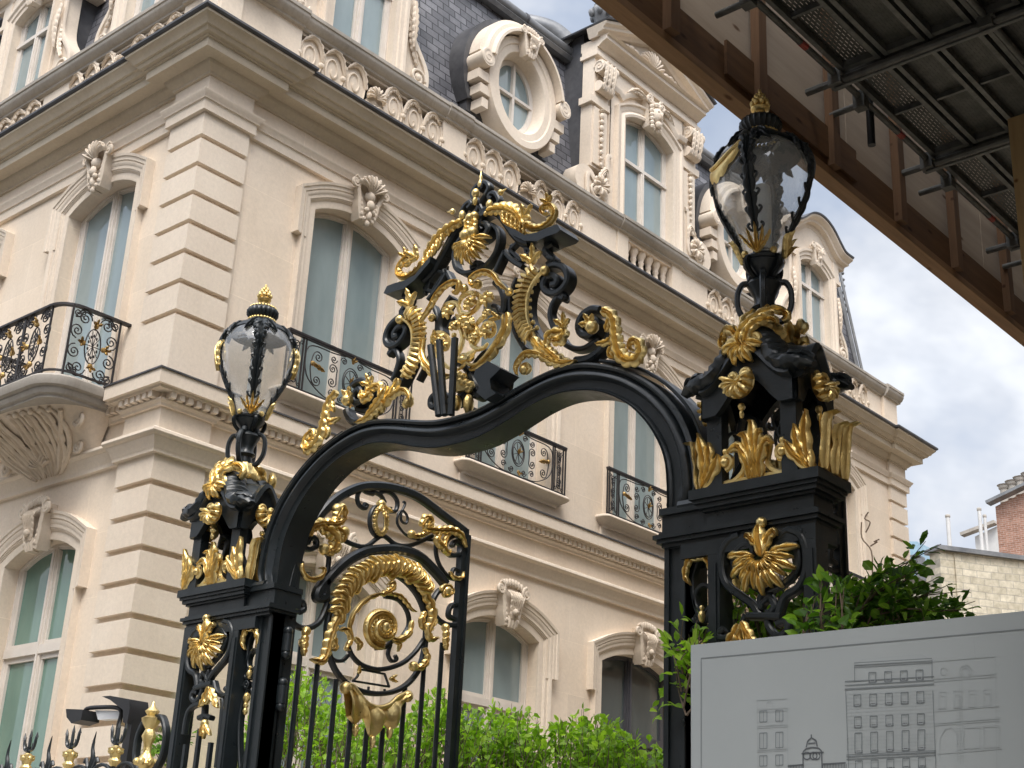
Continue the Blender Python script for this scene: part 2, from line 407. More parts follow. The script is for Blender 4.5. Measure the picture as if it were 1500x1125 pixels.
PAVE = simple('paving_stone', (.26,.25,.23), (.36,.35,.32), 2, .8, bst=.3)
GRAV = simple('courtyard_gravel', (.36,.31,.24), (.50,.44,.35), 30, .9, bst=.6)
BLACKP = simple('matt_black_plastic', (.012,.012,.014), (.022,.022,.024), 5, .5, bst=.05)
WHITEP = mat('white_floodlight_glass', (.7,.72,.74), .3)
BARK = simple('twig_bark', (.10,.07,.045), (.18,.13,.09), 20, .8)
def leafm(name, a, b, c, tr=.45):
    m = mat(name, b, .42, 0, .4); t = NT(m); geo = t.n('ShaderNodeNewGeometry')
    n = t.noise(geo.outputs['Position'], 5, 3)
    rnd = geo.outputs['Random Per Island']
    c1 = t.ramp(rnd, [(0, a), (.5, b), (1, c)]); t.col(t.mix(c1, t.ramp(n, [(.3,(.75,.75,.75)),(.7,(1.2,1.2,1.2))]), 1, 'MULTIPLY'))
    nt = m.node_tree; tb = t.n('ShaderNodeBsdfTranslucent'); t.l(t.mix(c1, (1.1,1.25,.5), 1, 'MULTIPLY'), tb.inputs['Color'])
    mx = t.n('ShaderNodeMixShader'); mx.inputs[0].default_value = tr; t.l(t.p.outputs[0], mx.inputs[1]); t.l(tb.outputs[0], mx.inputs[2]); t.l(mx.outputs[0], nt.nodes['Material Output'].inputs[0])
    return m
LEAFB = leafm('fresh_green_leaves', (.16,.30,.025), (.27,.46,.04), (.44,.64,.08), .5)
LEAFD = leafm('deep_green_leaves', (.05,.12,.018), (.12,.26,.032), (.30,.48,.07), .5)
def brickm(name, c1, c2, mo, w, h, ms, bst=.4):
    m = mat(name, c1, .9, spec=.2); t = NT(m); v = t.co('Object'); sp = t.n('ShaderNodeSeparateXYZ'); t.l(v, sp.inputs[0]); cc = t.n('ShaderNodeCombineXYZ')
    nz = t.noise(v, 1.1, 4); a1 = t.n('ShaderNodeMath', operation='MULTIPLY_ADD'); t.l(nz, a1.inputs[0]); a1.inputs[1].default_value = ms*6; t.l(sp.outputs[2], a1.inputs[2])
    t.l(sp.outputs[0], cc.inputs[0]); t.l(a1.outputs[0], cc.inputs[1])
    br = t.n('ShaderNodeTexBrick'); t.l(cc.outputs[0], br.inputs['Vector']); br.offset = .5
    for k, q in (('Scale',1),('Brick Width',w),('Row Height',h),('Mortar Size',ms),('Mortar Smooth',.5)): br.inputs[k].default_value = q
    br.inputs['Color1'].default_value = (*c1,1); br.inputs['Color2'].default_value = (*c2,1); br.inputs['Mortar'].default_value = (*mo,1)
    n1 = t.noise(v, 6, 5, .7); t.col(t.mix(br.outputs['Color'], t.ramp(n1, [(.3,(.72,.72,.70)),(.7,(1.2,1.2,1.2))]), 1, 'MULTIPLY')); t.bump(br.outputs['Fac'], -bst, .02); return m
RUBBLE = brickm('rubble_limestone', (.47,.42,.32), (.62,.56,.44), (.38,.35,.29), .42, .19, .016)
REDBRICK = brickm('red_brick', (.26,.13,.09), (.36,.20,.145), (.40,.34,.30), .23, .08, .008)
RENDER = simple('white_render', (.46,.455,.44), (.56,.55,.53), 2, .85)
BLUEGL = simple('blue_curtain_wall', (.22,.34,.42), (.32,.45,.52), 3, .2)
OPP = stone_mat('haussmann_stone', (.46,.39,.30), (.52,.45,.36), (.56,.50,.41), joints=(1.2,.5,0))
# ------------------------------------------------------------------ the mansion
MX, MY = -11.25, 7.345            # wall planes: right facade x, left facade y
MANS = thing('mansion', (-16, 15, 0), 'pale limestone mansion with slate mansard roof and carved dormers behind the gate', 'mansion')
RZR = pi/2
def place(me, name, fac, u, d=0, z=0, label=None, parent=None):
    """put a mesh drawn in facade space (x along wall, -y outward) on facade 'R' or 'L'"""
    if fac == 'R': return inst(me, name, parent or MANS, (MX+d, u, z), RZR, label)
    return inst(me, name, parent or MANS, (u, MY-d, z), 0, label)
NO = V((0, -1, 0))
def arc(h, zs, rise, n=14, x0=0):
    R = (h*h+rise*rise)/(2*rise); a = math.asin(min(1, h/R)); return [V((x0+R*sin(-a+2*a*i/n), 0, zs-(R-rise)+R*cos(-a+2*a*i/n))) for i in range(n+1)]

# wall with arched openings ------------------------------------------------
def facade_wall(u0, u1, cols, z0=0., z1=10.2, depth=.30):
    mb = MB(); q = lambda a, b, c, d: mb.add([(a,0,c),(b,0,c),(b,0,d),(a,0,d)], [(0,1,2,3)])
    cols = sorted(cols); x = u0
    for (uc, ops) in cols:
        hm = max(o[0] for o in ops); a, b = uc-hm, uc+hm
        q(x, a, z0, z1); z = z0
        for (h, zb, zs, rise) in ops:
            q(a, b, z, zb)
            if h < hm-1e-6: q(a, uc-h, zb, zs+rise+.1); q(uc+h, b, zb, zs+rise+.1)
            A = arc(h, zs, rise, 14, uc); zt = zs+rise+.1
            for i in range(14):
                mb.add([A[i], A[i+1], (A[i+1].x, 0, zt), (A[i].x, 0, zt)], [(0,1,2,3)])
            P = [V((uc-h, 0, zb)), *A, V((uc+h, 0, zb))]
            for i in range(len(P)):
                p, r = P[i], P[(i+1) % len(P)]
                mb.add([p, r, (r.x, depth, r.z), (p.x, depth, p.z)], [(0,3,2,1)])
            z = zt
        q(a, b, z, z1); x = b
    q(x, u1, z0, z1)
    return mb
UR = [9.62, 12.49, 15.27, 18.08, 20.9]; UL = [-13.06, -15.98, -18.9, -21.8]
SP_U, SP_G, RISE = 9.235, 5.03, .19
colsR = [(u, [(.83 if i == 2 else .675, 1.0, SP_G, RISE), (.675, 7.0, SP_U, RISE)]) for i, u in enumerate(UR)]
colsL = [(u, [(.675, 1.0, SP_G, RISE), (.675, 6.66 if i == 0 else 7.0, SP_U, RISE)]) for i, u in enumerate(UL)]
place(facade_wall(MY, 23.45, colsR).mesh('wall', STONE, None), 'wall', 'R', 0, label='warm limestone side wall facing the courtyard')
place(facade_wall(-24, MX, colsL).mesh('wall', STONE, None), 'wall', 'L', 0, label='paler limestone front wall facing the street')
mb = MB(); mb.box(-24, -11.6, 7.7, 23.1, .0, 10.3); mb.build('inner_block', DARKLEAD, MANS, None)
mb = MB(); mb.add([(-24,23.45,0),(MX,23.45,0),(MX,23.45,10.2),(-24,23.45,10.2)], [(0,1,2,3)]); mb.build('rear_wall', TRIM, MANS, None)

# mouldings mitred round the building --------------------------------------
QP, QW = .06, .60
PATH = [(-24,MY), (MX-QW+.05,MY), (MX-QW+.05,MY-QP), (MX+QP,MY-QP), (MX+QP,MY+QW-.045), (MX,MY+QW-.045), (MX,22.88), (MX+QP,22.88), (MX+QP,23.51), (-20,23.51)]
def offs(path, e):
    P = [V((a,b)) for a, b in path]; o = []
    for i, p in enumerate(P):
        a = (P[i]-P[i-1]).normalized() if i else None; b = (P[i+1]-P[i]).normalized() if i < len(P)-1 else None
        if a is None: a = b
        if b is None: b = a
        na, nb = V((a.y,-a.x)), V((b.y,-b.x)); m = (na+nb)/(1+na.dot(nb)); o.append(p+m*e)
    return o
def mould(prof, path=PATH, capin=True):
    mb = MB(); rings = [offs(path, e) for e, z in prof]; n = len(path); m = len(prof); vs = []
    for i in range(n):
        for k in range(m): vs.append((rings[k][i].x, rings[k][i].y, prof[k][1]))
    mb.add(vs, [(i*m+k, (i+1)*m+k, (i+1)*m+k+1, i*m+k+1) for i in range(n-1) for k in range(m-1)]+[tuple((n-1)*m+k for k in range(m)), tuple(range(m))[::-1]]); return mb
mould([(-.01,5.815),(.045,5.82),(.05,5.86),(.06,5.87),(.075,5.92),(.10,5.95),(.105,5.965),(.125,5.975),(.14,6.0),(.135,6.03),(.11,6.045),(-.01,6.055)]).build('string_course', TRIM, MANS, 40)
mould([(-.01,6.30),(.03,6.305),(.035,6.33),(.06,6.355),(.06,6.372),(.02,6.375),(.02,6.438),(.13,6.442),(.135,6.468),(.175,6.47),(.175,6.615),(-.01,6.64)]).build('ledge_course', TRIM, MANS, 30)
mould([(-.02,6.616),(.19,6.612),(.19,6.63),(-.02,6.655)]).build('ledge_flashing', DARKLEAD, MANS, None)
mould([(-.01,9.675),(.045,9.678),(.045,9.79),(.05,9.80),(.065,9.805),(.07,9.83),(.10,9.865),(.105,9.885),(-.01,9.90)]).build('architrave_course', TRIM, MANS, 30)
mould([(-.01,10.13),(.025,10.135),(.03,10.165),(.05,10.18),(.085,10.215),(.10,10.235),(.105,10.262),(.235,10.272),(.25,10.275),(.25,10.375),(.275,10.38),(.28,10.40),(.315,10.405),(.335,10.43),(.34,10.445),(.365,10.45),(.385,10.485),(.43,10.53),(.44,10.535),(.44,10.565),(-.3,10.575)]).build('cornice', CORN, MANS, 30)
gp = [(-24,MY),(MX-QW+.05,MY),(MX-QW+.05,MY-QP),(MX+QP,MY-QP),(MX+QP,MY+QW-.045),(MX,MY+QW-.045),(MX,22.88),(MX+QP,22.88),(MX+QP,23.51),(-20,23.51)]
mould([(.38,10.568),(.455,10.566),(.475,10.585),(.475,10.612),(.455,10.63),(.40,10.635),(.385,10.60)], gp).build('gutter', DARKLEAD, MANS, 40)
# dentils
def dent(xa, xb, fac, dz=0):
    p = .092; n = int(abs(xb-xa)/p); mb = MB()
    for i in range(n):
        c = xa+(i+.5)*(xb-xa)/n
        if fac == 'R': mb.box(MX+.02+dz, MX+.118+dz, c-.029, c+.029, 6.376, 6.441)
        else: mb.box(c-.029, c+.029, MY-.118-dz, MY-.02-dz, 6.376, 6.441)
    mb.build('dentil_course', TRIM, MANS, None)
dent(MY-.06, MY+.555, 'R', .06); dent(MY+.6, 22.85, 'R'); dent(22.9, 23.5, 'R', .06); dent(-24, MX-.58, 'L'); dent(MX-.54, MX+.06, 'L', .06)
# quoins: blocks with deep joints, and plain frieze pieces
def quoin(path, zs):
    for a, b in zs:
        mb = MB(); P = [V(p) for p in path]; n = len(P); g = .012
        mb.prism([(p[0], p[1]) for p in path], a, b, 2)
        mb.build('quoin_block', TRIM, MANS, None)
qc = [(MX-QW+.05,MY+.02), (MX-QW+.05,MY-QP), (MX+QP,MY-QP), (MX+QP,MY+QW-.045), (MX-.02,MY+QW-.045), (MX-.02,MY+.02)]
qf = [(MX-.02,22.88), (MX+QP,22.88), (MX+QP,23.51), (MX-.3,23.51), (MX-.3,23.44), (MX-.02, 23.44)]
zl = []
tops = [5.815]+[5.505-.325*i for i in range(14)]; bots = [5.565-.325*i for i in range(14)]+[1.0]
for i in range(14): zl.append((bots[i], tops[i]))
zl.append((.0, tops[14]))
zu = []; t_ = [9.675]+[9.348-.341*i for i in range(7)]; b_ = [9.405-.341*i for i in range(7)]
for i in range(7): zu.append((b_[i], t_[i]))
zu += [(6.64, t_[7])]
for pth in (qc, qf): quoin(pth, zl+zu+[(6.055, 6.30), (9.90, 10.13)])

# window surrounds ----------------------------------------------------------
def surround(h, zb, zs, rise, zear, wide=.20, ear=.29, proj=.055):
    P = [V((-h,0,zb)), V((-h,0,zs-.6)), *arc(h, zs, rise), V((h,0,zs-.6)), V((h,0,zb))]
    mb = MB()
    # profile across (0 at opening edge, negative = outwards from the opening with flip)
    a = [(0,-.003),(0,.022),(.015,.026),(.085,.026),(.09,.036),(.10,.04),(.105,.05),(.15,.05),(.155,.066),(.175,.078),(wide,.082),(wide+.004,.0),(wide,-.003)]
    mb.sweep(P, a, NO, flip=-1)
    E = [V((-h,0,zear)), *arc(h, zs, rise), V((h,0,zear))]
    e = [(.12,-.002),(.12,.060),(.20,.070),(.215,.088),(.25,.092),(.26,.105),(ear,.112),(ear,-.002)]
    mb.sweep(E, e, NO, flip=-1)
    return mb
def french_window(h, zb, zs, rise, dep=.17, transom=None, fw_=.055, dark=False):
    fr = MB(); gl = MB(); A = arc(h, zs, rise)
    P = [V((-h,0,zb)), *A, V((h,0,zb))]
    pr = [(0,-.05),(0,.02),(fw_*.5,.025),(fw_*.55,.012),(fw_,.010),(fw_,-.05)]
    fr.sweep([p+V((0,dep,0)) for p in P], [(x,-y if 0 else y) for x,y in pr], NO, flip=1)
    fr.box(-h, h, dep-.012, dep+.05, zb, zb+.07)
    ztop = zs+rise-.03
    fr.box(-.045, .045, dep-.028, dep+.05, zb+.05, ztop); fr.box(-.016, .016, dep-.045, dep-.028, zb+.07, ztop-.03)
    s = .042
    for sg in (-1, 1):
        a, b = (.047, h-fw_)
        fr.box(*(sorted((sg*(b-s), sg*b))), dep-.008, dep+.03, zb+.07, zs-.02)
        fr.box(*(sorted((sg*a, sg*(a+s*.6)))), dep-.006, dep+.03, zb+.07, ztop-.04)
    if transom:
        fr.box(-h+.02, h-.02, dep-.04, dep+.05, transom-.045, transom+.045)
        fr.box(-h+fw_, h-fw_, dep-.01, dep+.03, transom+.045, transom+.09); fr.box(-h+fw_, h-fw_, dep-.01, dep+.03, transom-.10, transom-.045)
    gl.add([V((p.x, dep+.022, p.z)) for p in P], [tuple(range(len(P)))[::1]])
    return fr, gl
def keystone(kind=0):
    """carved keystone: wedge with side volutes, shell crown and hanging leaf; apex of opening at z=0"""
    mb = MB()
    f = [(-.11,-.04),(.11,-.04),(.17,.34),(-.17,.34)]
    mb.prism([(x,z) for x,z in f], -.13, .02, 1)
    for s in (-1, 1):
        mb.sweep(crom([(s*.085,-.14,-.06),(s*.13,-.15,.08),(s*.15,-.16,.2),(s*.19,-.17,.31)], 4), [(-.022,-.14),(-.03,0),(0,.022),(.03,0),(.022,-.14)], NO, mit=False)
        mb.tube(spiral((s*.235,-.165,.36), .085, .012, pi/2+ (0 if s<0 else 0), s*1.6, n=10), .022, 6)
        mb.ball((s*.235,-.15,.36), .045, 8, (1,.8,1))
        for q in range(4): mb.ball((s*(.10+.012*q), -.145, .0+.06*q), .032, 6, (1,1,1.25))
    if kind == 0:
        fan(mb, (0,-.15,.27), .24, radians(22), radians(158), 7, NO, (1,0,0), (0,0,1), h=.06, lean=.15)
        mb.ball((0,-.16,.25), .075, 10, (1,.8,1)); mb.ball((.0,-.19,.13), .06, 8, (1,.7,1.1)); mb.ball((-.05,-.18,.06), .035, 6); mb.ball((.05,-.18,.06), .035, 6)
        mb.ball((0,-.17,0), .05, 8, (.8,.8,1.3)); mb.ball((0,-.15,-.09), .035, 6, (1,1,1.3)); mb.ball((-.06,-.15,-.05), .032, 6); mb.ball((.06,-.15,-.05), .032, 6)
    else:
        for k in range(5): acanthus(mb, crom([( -.10+.05*k,-.16,.36),(-.08+.04*k,-.22,.28),(-.06+.03*k,-.19,.16),(-.045+.022*k,-.17,.02)], 4), .07, NO, h=.03, lobe=.05)
        for k in range(7): mb.ball((-.16+.053*k, -.14, .43+.03*sin(pi*k/6)), .038, 6, (.8,.8,1.5))
        mb.box(-.16,.16,-.13,.0,.34,.42)
        for k in range(3): mb.tube([(-.055+.055*k,-.15,.05),(-.05+.05*k,-.16,-.02),(-.045+.045*k,-.14,-.08)], .025, 6)
        mb.ball((0,-.2,.10), .045, 8)
    return mb
def sill(w, d=.20, zt=6.955, zb=6.80):
    mb = MB(); m = zt
    pr = [(0,zb-.0),(.07,zb),(.08,zb+.035),(.12,zb+.05),(.155,zb+.08),(d-.02,zb+.095),(d,zb+.12),(d,zt-.02),(d-.02,zt),(0,zt+.005)]
    n = 5; pts = [(-w,0)]+[(-w+.08*(1-cos(pi/2*i/n)), .08*sin(pi/2*i/n)) for i in range(1,n+1)]
    rings = []
    for (e, z) in pr:
        rr = min(.09, e)
        ring = [(-w-(e-d), 0)]+[(-w-(e-d)+rr*(1-cos(pi/2*i/n)), -(e-rr)-rr*sin(pi/2*i/n)) for i in range(0,n+1)]
        ring += [(-x, y) for x, y in ring[::-1]]; rings.append([(x, y, z) for x, y in ring])
    k = len(rings[0]); vs = [p for r in rings for p in r]
    mb.add(vs, [(i*k+j, i*k+j+1, (i+1)*k+j+1, (i+1)*k+j) for i in range(len(rings)-1) for j in range(k-1)]+[tuple(range(k))[::-1], tuple((len(rings)-1)*k+j for j in range(k))])
    return mb

# little iron scrolls in facade space --------------------------------------
def C2(pts, y=0, k=5): return crom([V((a, y, b)) for a, b in pts], k)
def cscroll(mb, x0, z0, x1, z1, bow, w=.012, d=.014, cr=None, y=0):
    """C-scroll from (x0,z0) to (x1,z1) bowing sideways, both ends curling"""
    a, b = V((x0, y, z0)), V((x1, y, z1)); dv = b-a; L = dv.length; t = dv/L; s = V((t.z, 0, -t.x))*bow; r = (cr or L*.16)
    sg = 1 if bow > 0 else -1; sn = s.normalized()
    def curl(c, tt, hand):
        o = []
        for i in range(15):
            q = i/14; ang = q*2.1*pi; rr = r*(1-q*.86); o.append((c+ sn*(-1)*0 + (sn*cos(ang)+tt*sin(ang)*1)*rr))
        return o
    c1 = a+sn*(-r*.0)+t*r*.9; c2 = b-t*r*.9
    e1 = curl(c1, t*-1, 1); e2 = curl(c2, t, 1)
    mid = [a.lerp(b, q)+sn*(r+abs(s.length)*sin(pi*q)) for q in (.28, .5, .72)]
    P = e1[::-1]+mid+e2
    mb.bar(crom(P, 2), w, d, NO)
def railing(w, z0, z1, kind=0):
    """balconette ironwork in facade space; returns (iron, gilding) meshes"""
    ir = MB(); gd = MB(); H = z1-z0; y = 0
    hb = lambda a, b, z, t=.014, yy=y: ir.box(a, b, yy-.010, yy+.010, z-t/2, z+t/2)
    vb = lambda x, a, b, t=.014: ir.box(x-t/2, x+t/2, y-.008, y+.008, a, b)
    ir.box(-w, w, -.026, .026, z1-.012, z1+.012); ir.box(-w, w, -.02, .02, z1-.030, z1-.012)
    hb(-w, w, z0+.015, .02); 
    for x in (-w, -w+.05, -w+.22, -w+.26, w-.26, w-.22, w-.05, w): vb(x, z0, z1-.02, .016)
    for sx in (-1, 1):   # narrow side panels
        xc = sx*(w-.135); 
        for k in range(3):
            zc = z0+.08+k*(H-.12)/3+.05
            ir.bar(spiral((xc, y, zc+.04), .055, .008, -pi/2, sx*1.6), .010, .014, NO); ir.bar(spiral((xc, y, zc-.045+.02), .045, .008, pi/2, -sx*1.5), .010, .014, NO)
            ir.ball((xc+.03*sx, y, zc), .012, 6)
        cscroll(ir, xc-.07, z0+.05, xc-.07, z1-.07, .02, .009, .012, .03); cscroll(ir, xc+.07, z1-.07, xc+.07, z0+.05, .02, .009, .012, .03)
    a = w-.27; xm = a*.56
    for sx in (-1, 1):
        ir.bar(C2([(sx*.10,z1-.04),(sx*(xm-.10),z1-.06),(sx*(a-.03),z1-.10),(sx*(a-.03),z0+.34*H),(sx*(xm),z0+.05),(sx*.12,z0+.03)]), .012, .014, NO)
        for (cx, cz, r, a0, tn) in ((xm+.12, z0+.72*H, .075, 0, 1.8), (xm+.12, z0+.30*H, .075, 0, -1.8), (xm-.10, z0+.62*H, .065, pi, -1.7), (xm-.10, z0+.38*H, .065, pi, 1.7), (.12, z0+.84*H, .05, 0, 1.6), (.12, z0+.14*H, .05, 0, -1.6), (.27, z0+.80*H, .05, pi, 1.5), (.27, z0+.18*H, .05, pi, -1.5)):
            ir.bar(spiral((sx*cx, y, cz), r, .008, a0 if sx > 0 else pi-a0, tn*sx), .011, .014, NO)
        ir.bar(C2([(sx*(xm-.165),z0+.62*H),(sx*(xm-.16),z0+.5*H),(sx*(xm-.165),z0+.38*H)]), .011, .014, NO)
        ir.bar(C2([(sx*(xm+.195),z0+.72*H),(sx*(xm+.22),z0+.5*H),(sx*(xm+.195),z0+.30*H)]), .011, .014, NO)
        acanthus(gd, C2([(sx*(xm+.19),z0+.56*H),(sx*(xm+.12),z0+.54*H),(sx*(xm+.02),z0+.50*H)], -.012), .07, NO, h=.02, lobe=.04, root=.7, tip=.08)
        gd.ball((sx*(xm+.2), -.012, z0+.565*H), .03, 6)
    for r_ in (.15, .125): ir.bar([V((r_*.8*cos(q*pi/12), y, z0+.5*H+r_*1.15*sin(q*pi/12))) for q in range(25)], .010, .014, NO)
    for q in range(8): ir.bar([V((0,y,z0+.5*H)), V((.115*.8*cos(q*pi/4+.3), y, z0+.5*H+.13*sin(q*pi/4+.3)))], .008, .01, NO)
    for (cx, cz) in ((0, z0+.5*H), (0, z0+.87*H), (0, z0+.12*H)):
        leaf_spray(gd, (cx,-.01,cz), (0,0,1 if cz > z0+.3 else -1), .06, NO, .5, 3); gd.ball((cx,-.015,cz), .018, 6)
    return ir.mesh('railing', IRON2, 40), gd.mesh('gilt_ornament', DULLGOLD, 40)

sU = surround(.675, 7.0, SP_U, RISE, 8.82).mesh('window_surround', TRIM, 30)
sUL = surround(.675, 6.66, SP_U, RISE, 8.82).mesh('window_surround', TRIM, 30)
sG = surround(.675, 1.0, SP_G, RISE, 4.61).mesh('window_surround', TRIM, 30)
sGm = surround(.83, 1.0, SP_G, RISE, 4.61).mesh('window_surround', TRIM, 30)
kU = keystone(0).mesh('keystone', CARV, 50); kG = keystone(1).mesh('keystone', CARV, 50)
sl = sill(1.02).mesh('window_sill', TRIM, 35)
rail = railing(.94, 6.97, 7.62)
def win_meshes(fr, gl, fm, gm): return fr.mesh('window', fm, 35), gl.mesh('pane', gm, None)
wU = win_meshes(*french_window(.675, 7.0, SP_U, RISE), FRAME, PANE)
wUL = win_meshes(*french_window(.675, 6.66, SP_U, RISE), FRAME, PANE)
wG = win_meshes(*french_window(.675, 1.0, SP_G, RISE, transom=4.20), FRAME, PANE)
wGL = win_meshes(*french_window(.675, 1.0, SP_G, RISE, transom=4.12), FRAME, PANEG)
wGm = win_meshes(*french_window(.83, 1.0, SP_G, RISE, transom=4.12), DFRAME, PANED)
def win(fac, u, w, s, k, kz):
    o = place(w[0], 'window', fac, u); sub(w[1], 'pane', o); place(s, 'window_surround', fac, u); place(k, 'keystone', fac, u, 0, kz)
for i, u in enumerate(UR):
    win('R', u, wU, sU, kU, SP_U+RISE-.03)
    win('R', u, wGm if i == 2 else wG, sGm if i == 2 else sG, kG, SP_G+RISE-.06)
    place(sl, 'window_sill', 'R', u); r_ = place(rail[0], 'window_railing', 'R', u, .13); sub(rail[1], 'gilt_ornament', r_)
    apr = MB(); apr.box(-.93, .93, -.035, .01, 6.645, 6.80); place(apr.mesh('sill_apron', TRIM, None), 'sill_apron', 'R', u)
for i, u in enumerate(UL):
    win('L', u, wUL if i == 0 else wU, sUL if i == 0 else sU, kU, SP_U+RISE-.03); win('L', u, wGL, sG, kG, SP_G+RISE-.06)

# balcony on the street front ------------------------------------------------
bx, bw, bd = -13.06, 1.0, .80
def bal_path(w, d, r, n=6):
    P = [(-w, 0)]; P += [(-w+r-r*cos(pi/2*i/n), -(d-r)-r*sin(pi/2*i/n)) for i in range(n+1)]; return P+[(-x, y) for x, y in P[::-1]]
def bal_mould(prof):
    mb = MB(); rings = [[(x, y, z) for x, y in bal_path(bw+e, bd+e, max(.10, .26+e))] for e, z in prof]; k = len(rings[0])
    mb.add([p for r in rings for p in r], [(i*k+j, i*k+j+1, (i+1)*k+j+1, (i+1)*k+j) for i in range(len(rings)-1) for j in range(k-1)]+[tuple(range(k))[::-1], tuple((len(rings)-1)*k+j for j in range(k))]); return mb
place(bal_mould([(-.02,6.40),(-.02,6.425),(.01,6.44),(.03,6.48),(.03,6.50),(.07,6.515),(.085,6.56),(.085,6.60),(.06,6.625),(-.03,6.635)]).mesh('balcony_slab', COPE, 30), 'balcony_slab', 'L', bx)
cb = MB()   # carved bracket under the slab: swells out from the wall
vs = []; nn = 14; mm = 30
for i in range(nn+1):
    t = i/nn; z = 5.86+.55*t; q = t**1.7
    for j in range(mm+1):
        a = pi*j/mm; ex = (bw-.02)*(.80+.2*q)*(-cos(a)); c = abs(sin(a))**.55
        fl = 1+.045*cos(a*34)*sin(pi*t)
        vs.append((ex, -(.03+(bd-.08)*q*c*fl+.04*sin(pi*t)*c), z))
cb.add(vs, [(i*(mm+1)+j, i*(mm+1)+j+1, (i+1)*(mm+1)+j+1, (i+1)*(mm+1)+j) for i in range(nn) for j in range(mm)])
def onb(u, t, lift=.03):
    q = t**1.7; a = math.acos(max(-1,min(1,-u/((bw-.02)*(.80+.2*q))))); c = abs(sin(a))**.55; return V((u, -(.03+(bd-.08)*q*c+.04*sin(pi*t)*c+lift), 5.86+.55*t))
for s in (-1, 1):
    for k in range(6):
        u0_ = .08+.115*k; P5 = [onb(s*(u0_*.35+.02), .06), onb(s*(u0_*.75), .30), onb(s*u0_, .55), onb(s*(u0_+.05), .80), onb(s*(u0_+.03), .92)]
        if k % 2: cb.tube(crom(P5, 5), .03, 7, [.4+.6*sin(pi*i/20) for i in range(21)])
        else: acanthus(cb, crom(P5, 5), .15, V((s*.2,-1,-.6)), h=.05, lobe=.16, tip=.7, root=.3)
        cb.ball(onb(s*(u0_+.03), .90, .05), .035, 6)
    cb.tube(spiral(onb(s*.86, .78, .03), .10, .02, pi/2, s*1.8, n=12), .024, 6); cb.tube(spiral(onb(s*.70, .38, .04), .085, .015, pi/2, s*1.8, n=12), .022, 6)
    cb.tube(crom([onb(s*.78,.9,.03), onb(s*.62,.62,.05), onb(s*.45,.4,.05), onb(s*.25,.12,.05)], 5), .028, 6)
fan(cb, onb(0,.2,.04), .2, radians(15), radians(165), 9, V((0,-1,-.5)).normalized(), (1,0,0), V((0,-.45,.9)), h=.05)
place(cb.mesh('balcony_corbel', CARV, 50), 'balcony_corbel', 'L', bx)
# railing following the balcony plan
ir = MB(); gd = MB(); zb_, zt_ = 6.66, 7.41
rp = lambda e, z: [V((x, y, z)) for x, y in bal_path(bw+e-.02, bd+e-.02, .22)]
ir.sweep(rp(0, zt_), [(-.03,-.012),(.03,-.012),(.03,.012),(-.03,.012)], (0,0,1), mit=False); ir.sweep(rp(0, zb_+.03), [(-.012,-.01),(.012,-.01),(.012,.01),(-.012,.01)], (0,0,1), mit=False)
def panel_fill(M, W, z0, z1):
    a, g = MB(), MB(); H = z1-z0; zc = (z0+z1)/2; h = W/2
    for x in (-h, h): a.box(x-.009, x+.009, -.009, .009, z0-.03, z1)
    a.bar([V((.09*cos(q*pi/12), 0, zc+.19*sin(q*pi/12))) for q in range(25)], .012, .014, NO)
    for q in range(10): a.bar([V((0,0,zc)), V((.08*cos(q*pi/5), 0, zc+.175*sin(q*pi/5)))], .007, .01, NO); a.ball((.055*cos(q*pi/5+.3),0,zc+.12*sin(q*pi/5+.3)), .012, 5, (1,.5,1.6))
    for sx in (-1, 1):
        for sz in (-1, 1):
            a.bar(spiral((sx*.20,0,zc+sz*.115), .085, .008, -sz*pi/2, sx*sz*1.9), .012, .014, NO)
            a.bar(spiral((sx*.13,0,zc+sz*.27), .085, .008, pi if sx > 0 else 0, -sx*sz*1.9), .012, .014, NO)
            a.bar(spiral((sx*(h-.06),0,zc+sz*(H/2-.07)), .05, .008, pi if sx > 0 else 0, sx*sz*1.5), .011, .014, NO); a.bar(spiral((sx*(h-.12),0,zc+sz*(H/2-.055)), .04, .008, -sz*pi/2, sx*sz*1.5), .011, .014, NO)
            a.bar(C2([(sx*.05,zc+sz*.33),(sx*.16,zc+sz*.36),(sx*.24,zc+sz*.26),(sx*(h-.1),zc+sz*.27)]), .011, .014, NO)
    for (x, z, dx, dz) in ((0,zc+.22,0,1),(0,zc-.22,0,-1),(.12,zc,1,0),(-.12,zc,-1,0)): leaf_spray(g, (x,-.012,z), (dx,0,dz), .075, NO, .5, 3); g.ball((x,-.012,z), .03, 6)
    a.xf(M); g.xf(M); ir.join(a); gd.join(g)
def Mat(x, y, ang): return Matrix.Translation((x, y, 0)) @ Matrix.Rotation(ang, 4, 'Z')
panel_fill(Mat(bw-.02, -(bd-.02)/2+.0, pi/2), bd-.24, zb_, zt_); panel_fill(Mat(-bw+.02, -(bd-.02)/2, pi/2), bd-.24, zb_, zt_)
for xx in (-.52, 0, .52): panel_fill(Mat(xx, -bd+.02, 0), .50, zb_, zt_)
bo = place(ir.mesh('balcony_railing', IRON2, 40), 'balcony_railing', 'L', bx); sub(gd.mesh('gilt_ornament', DULLGOLD, 40), 'gilt_ornament', bo)

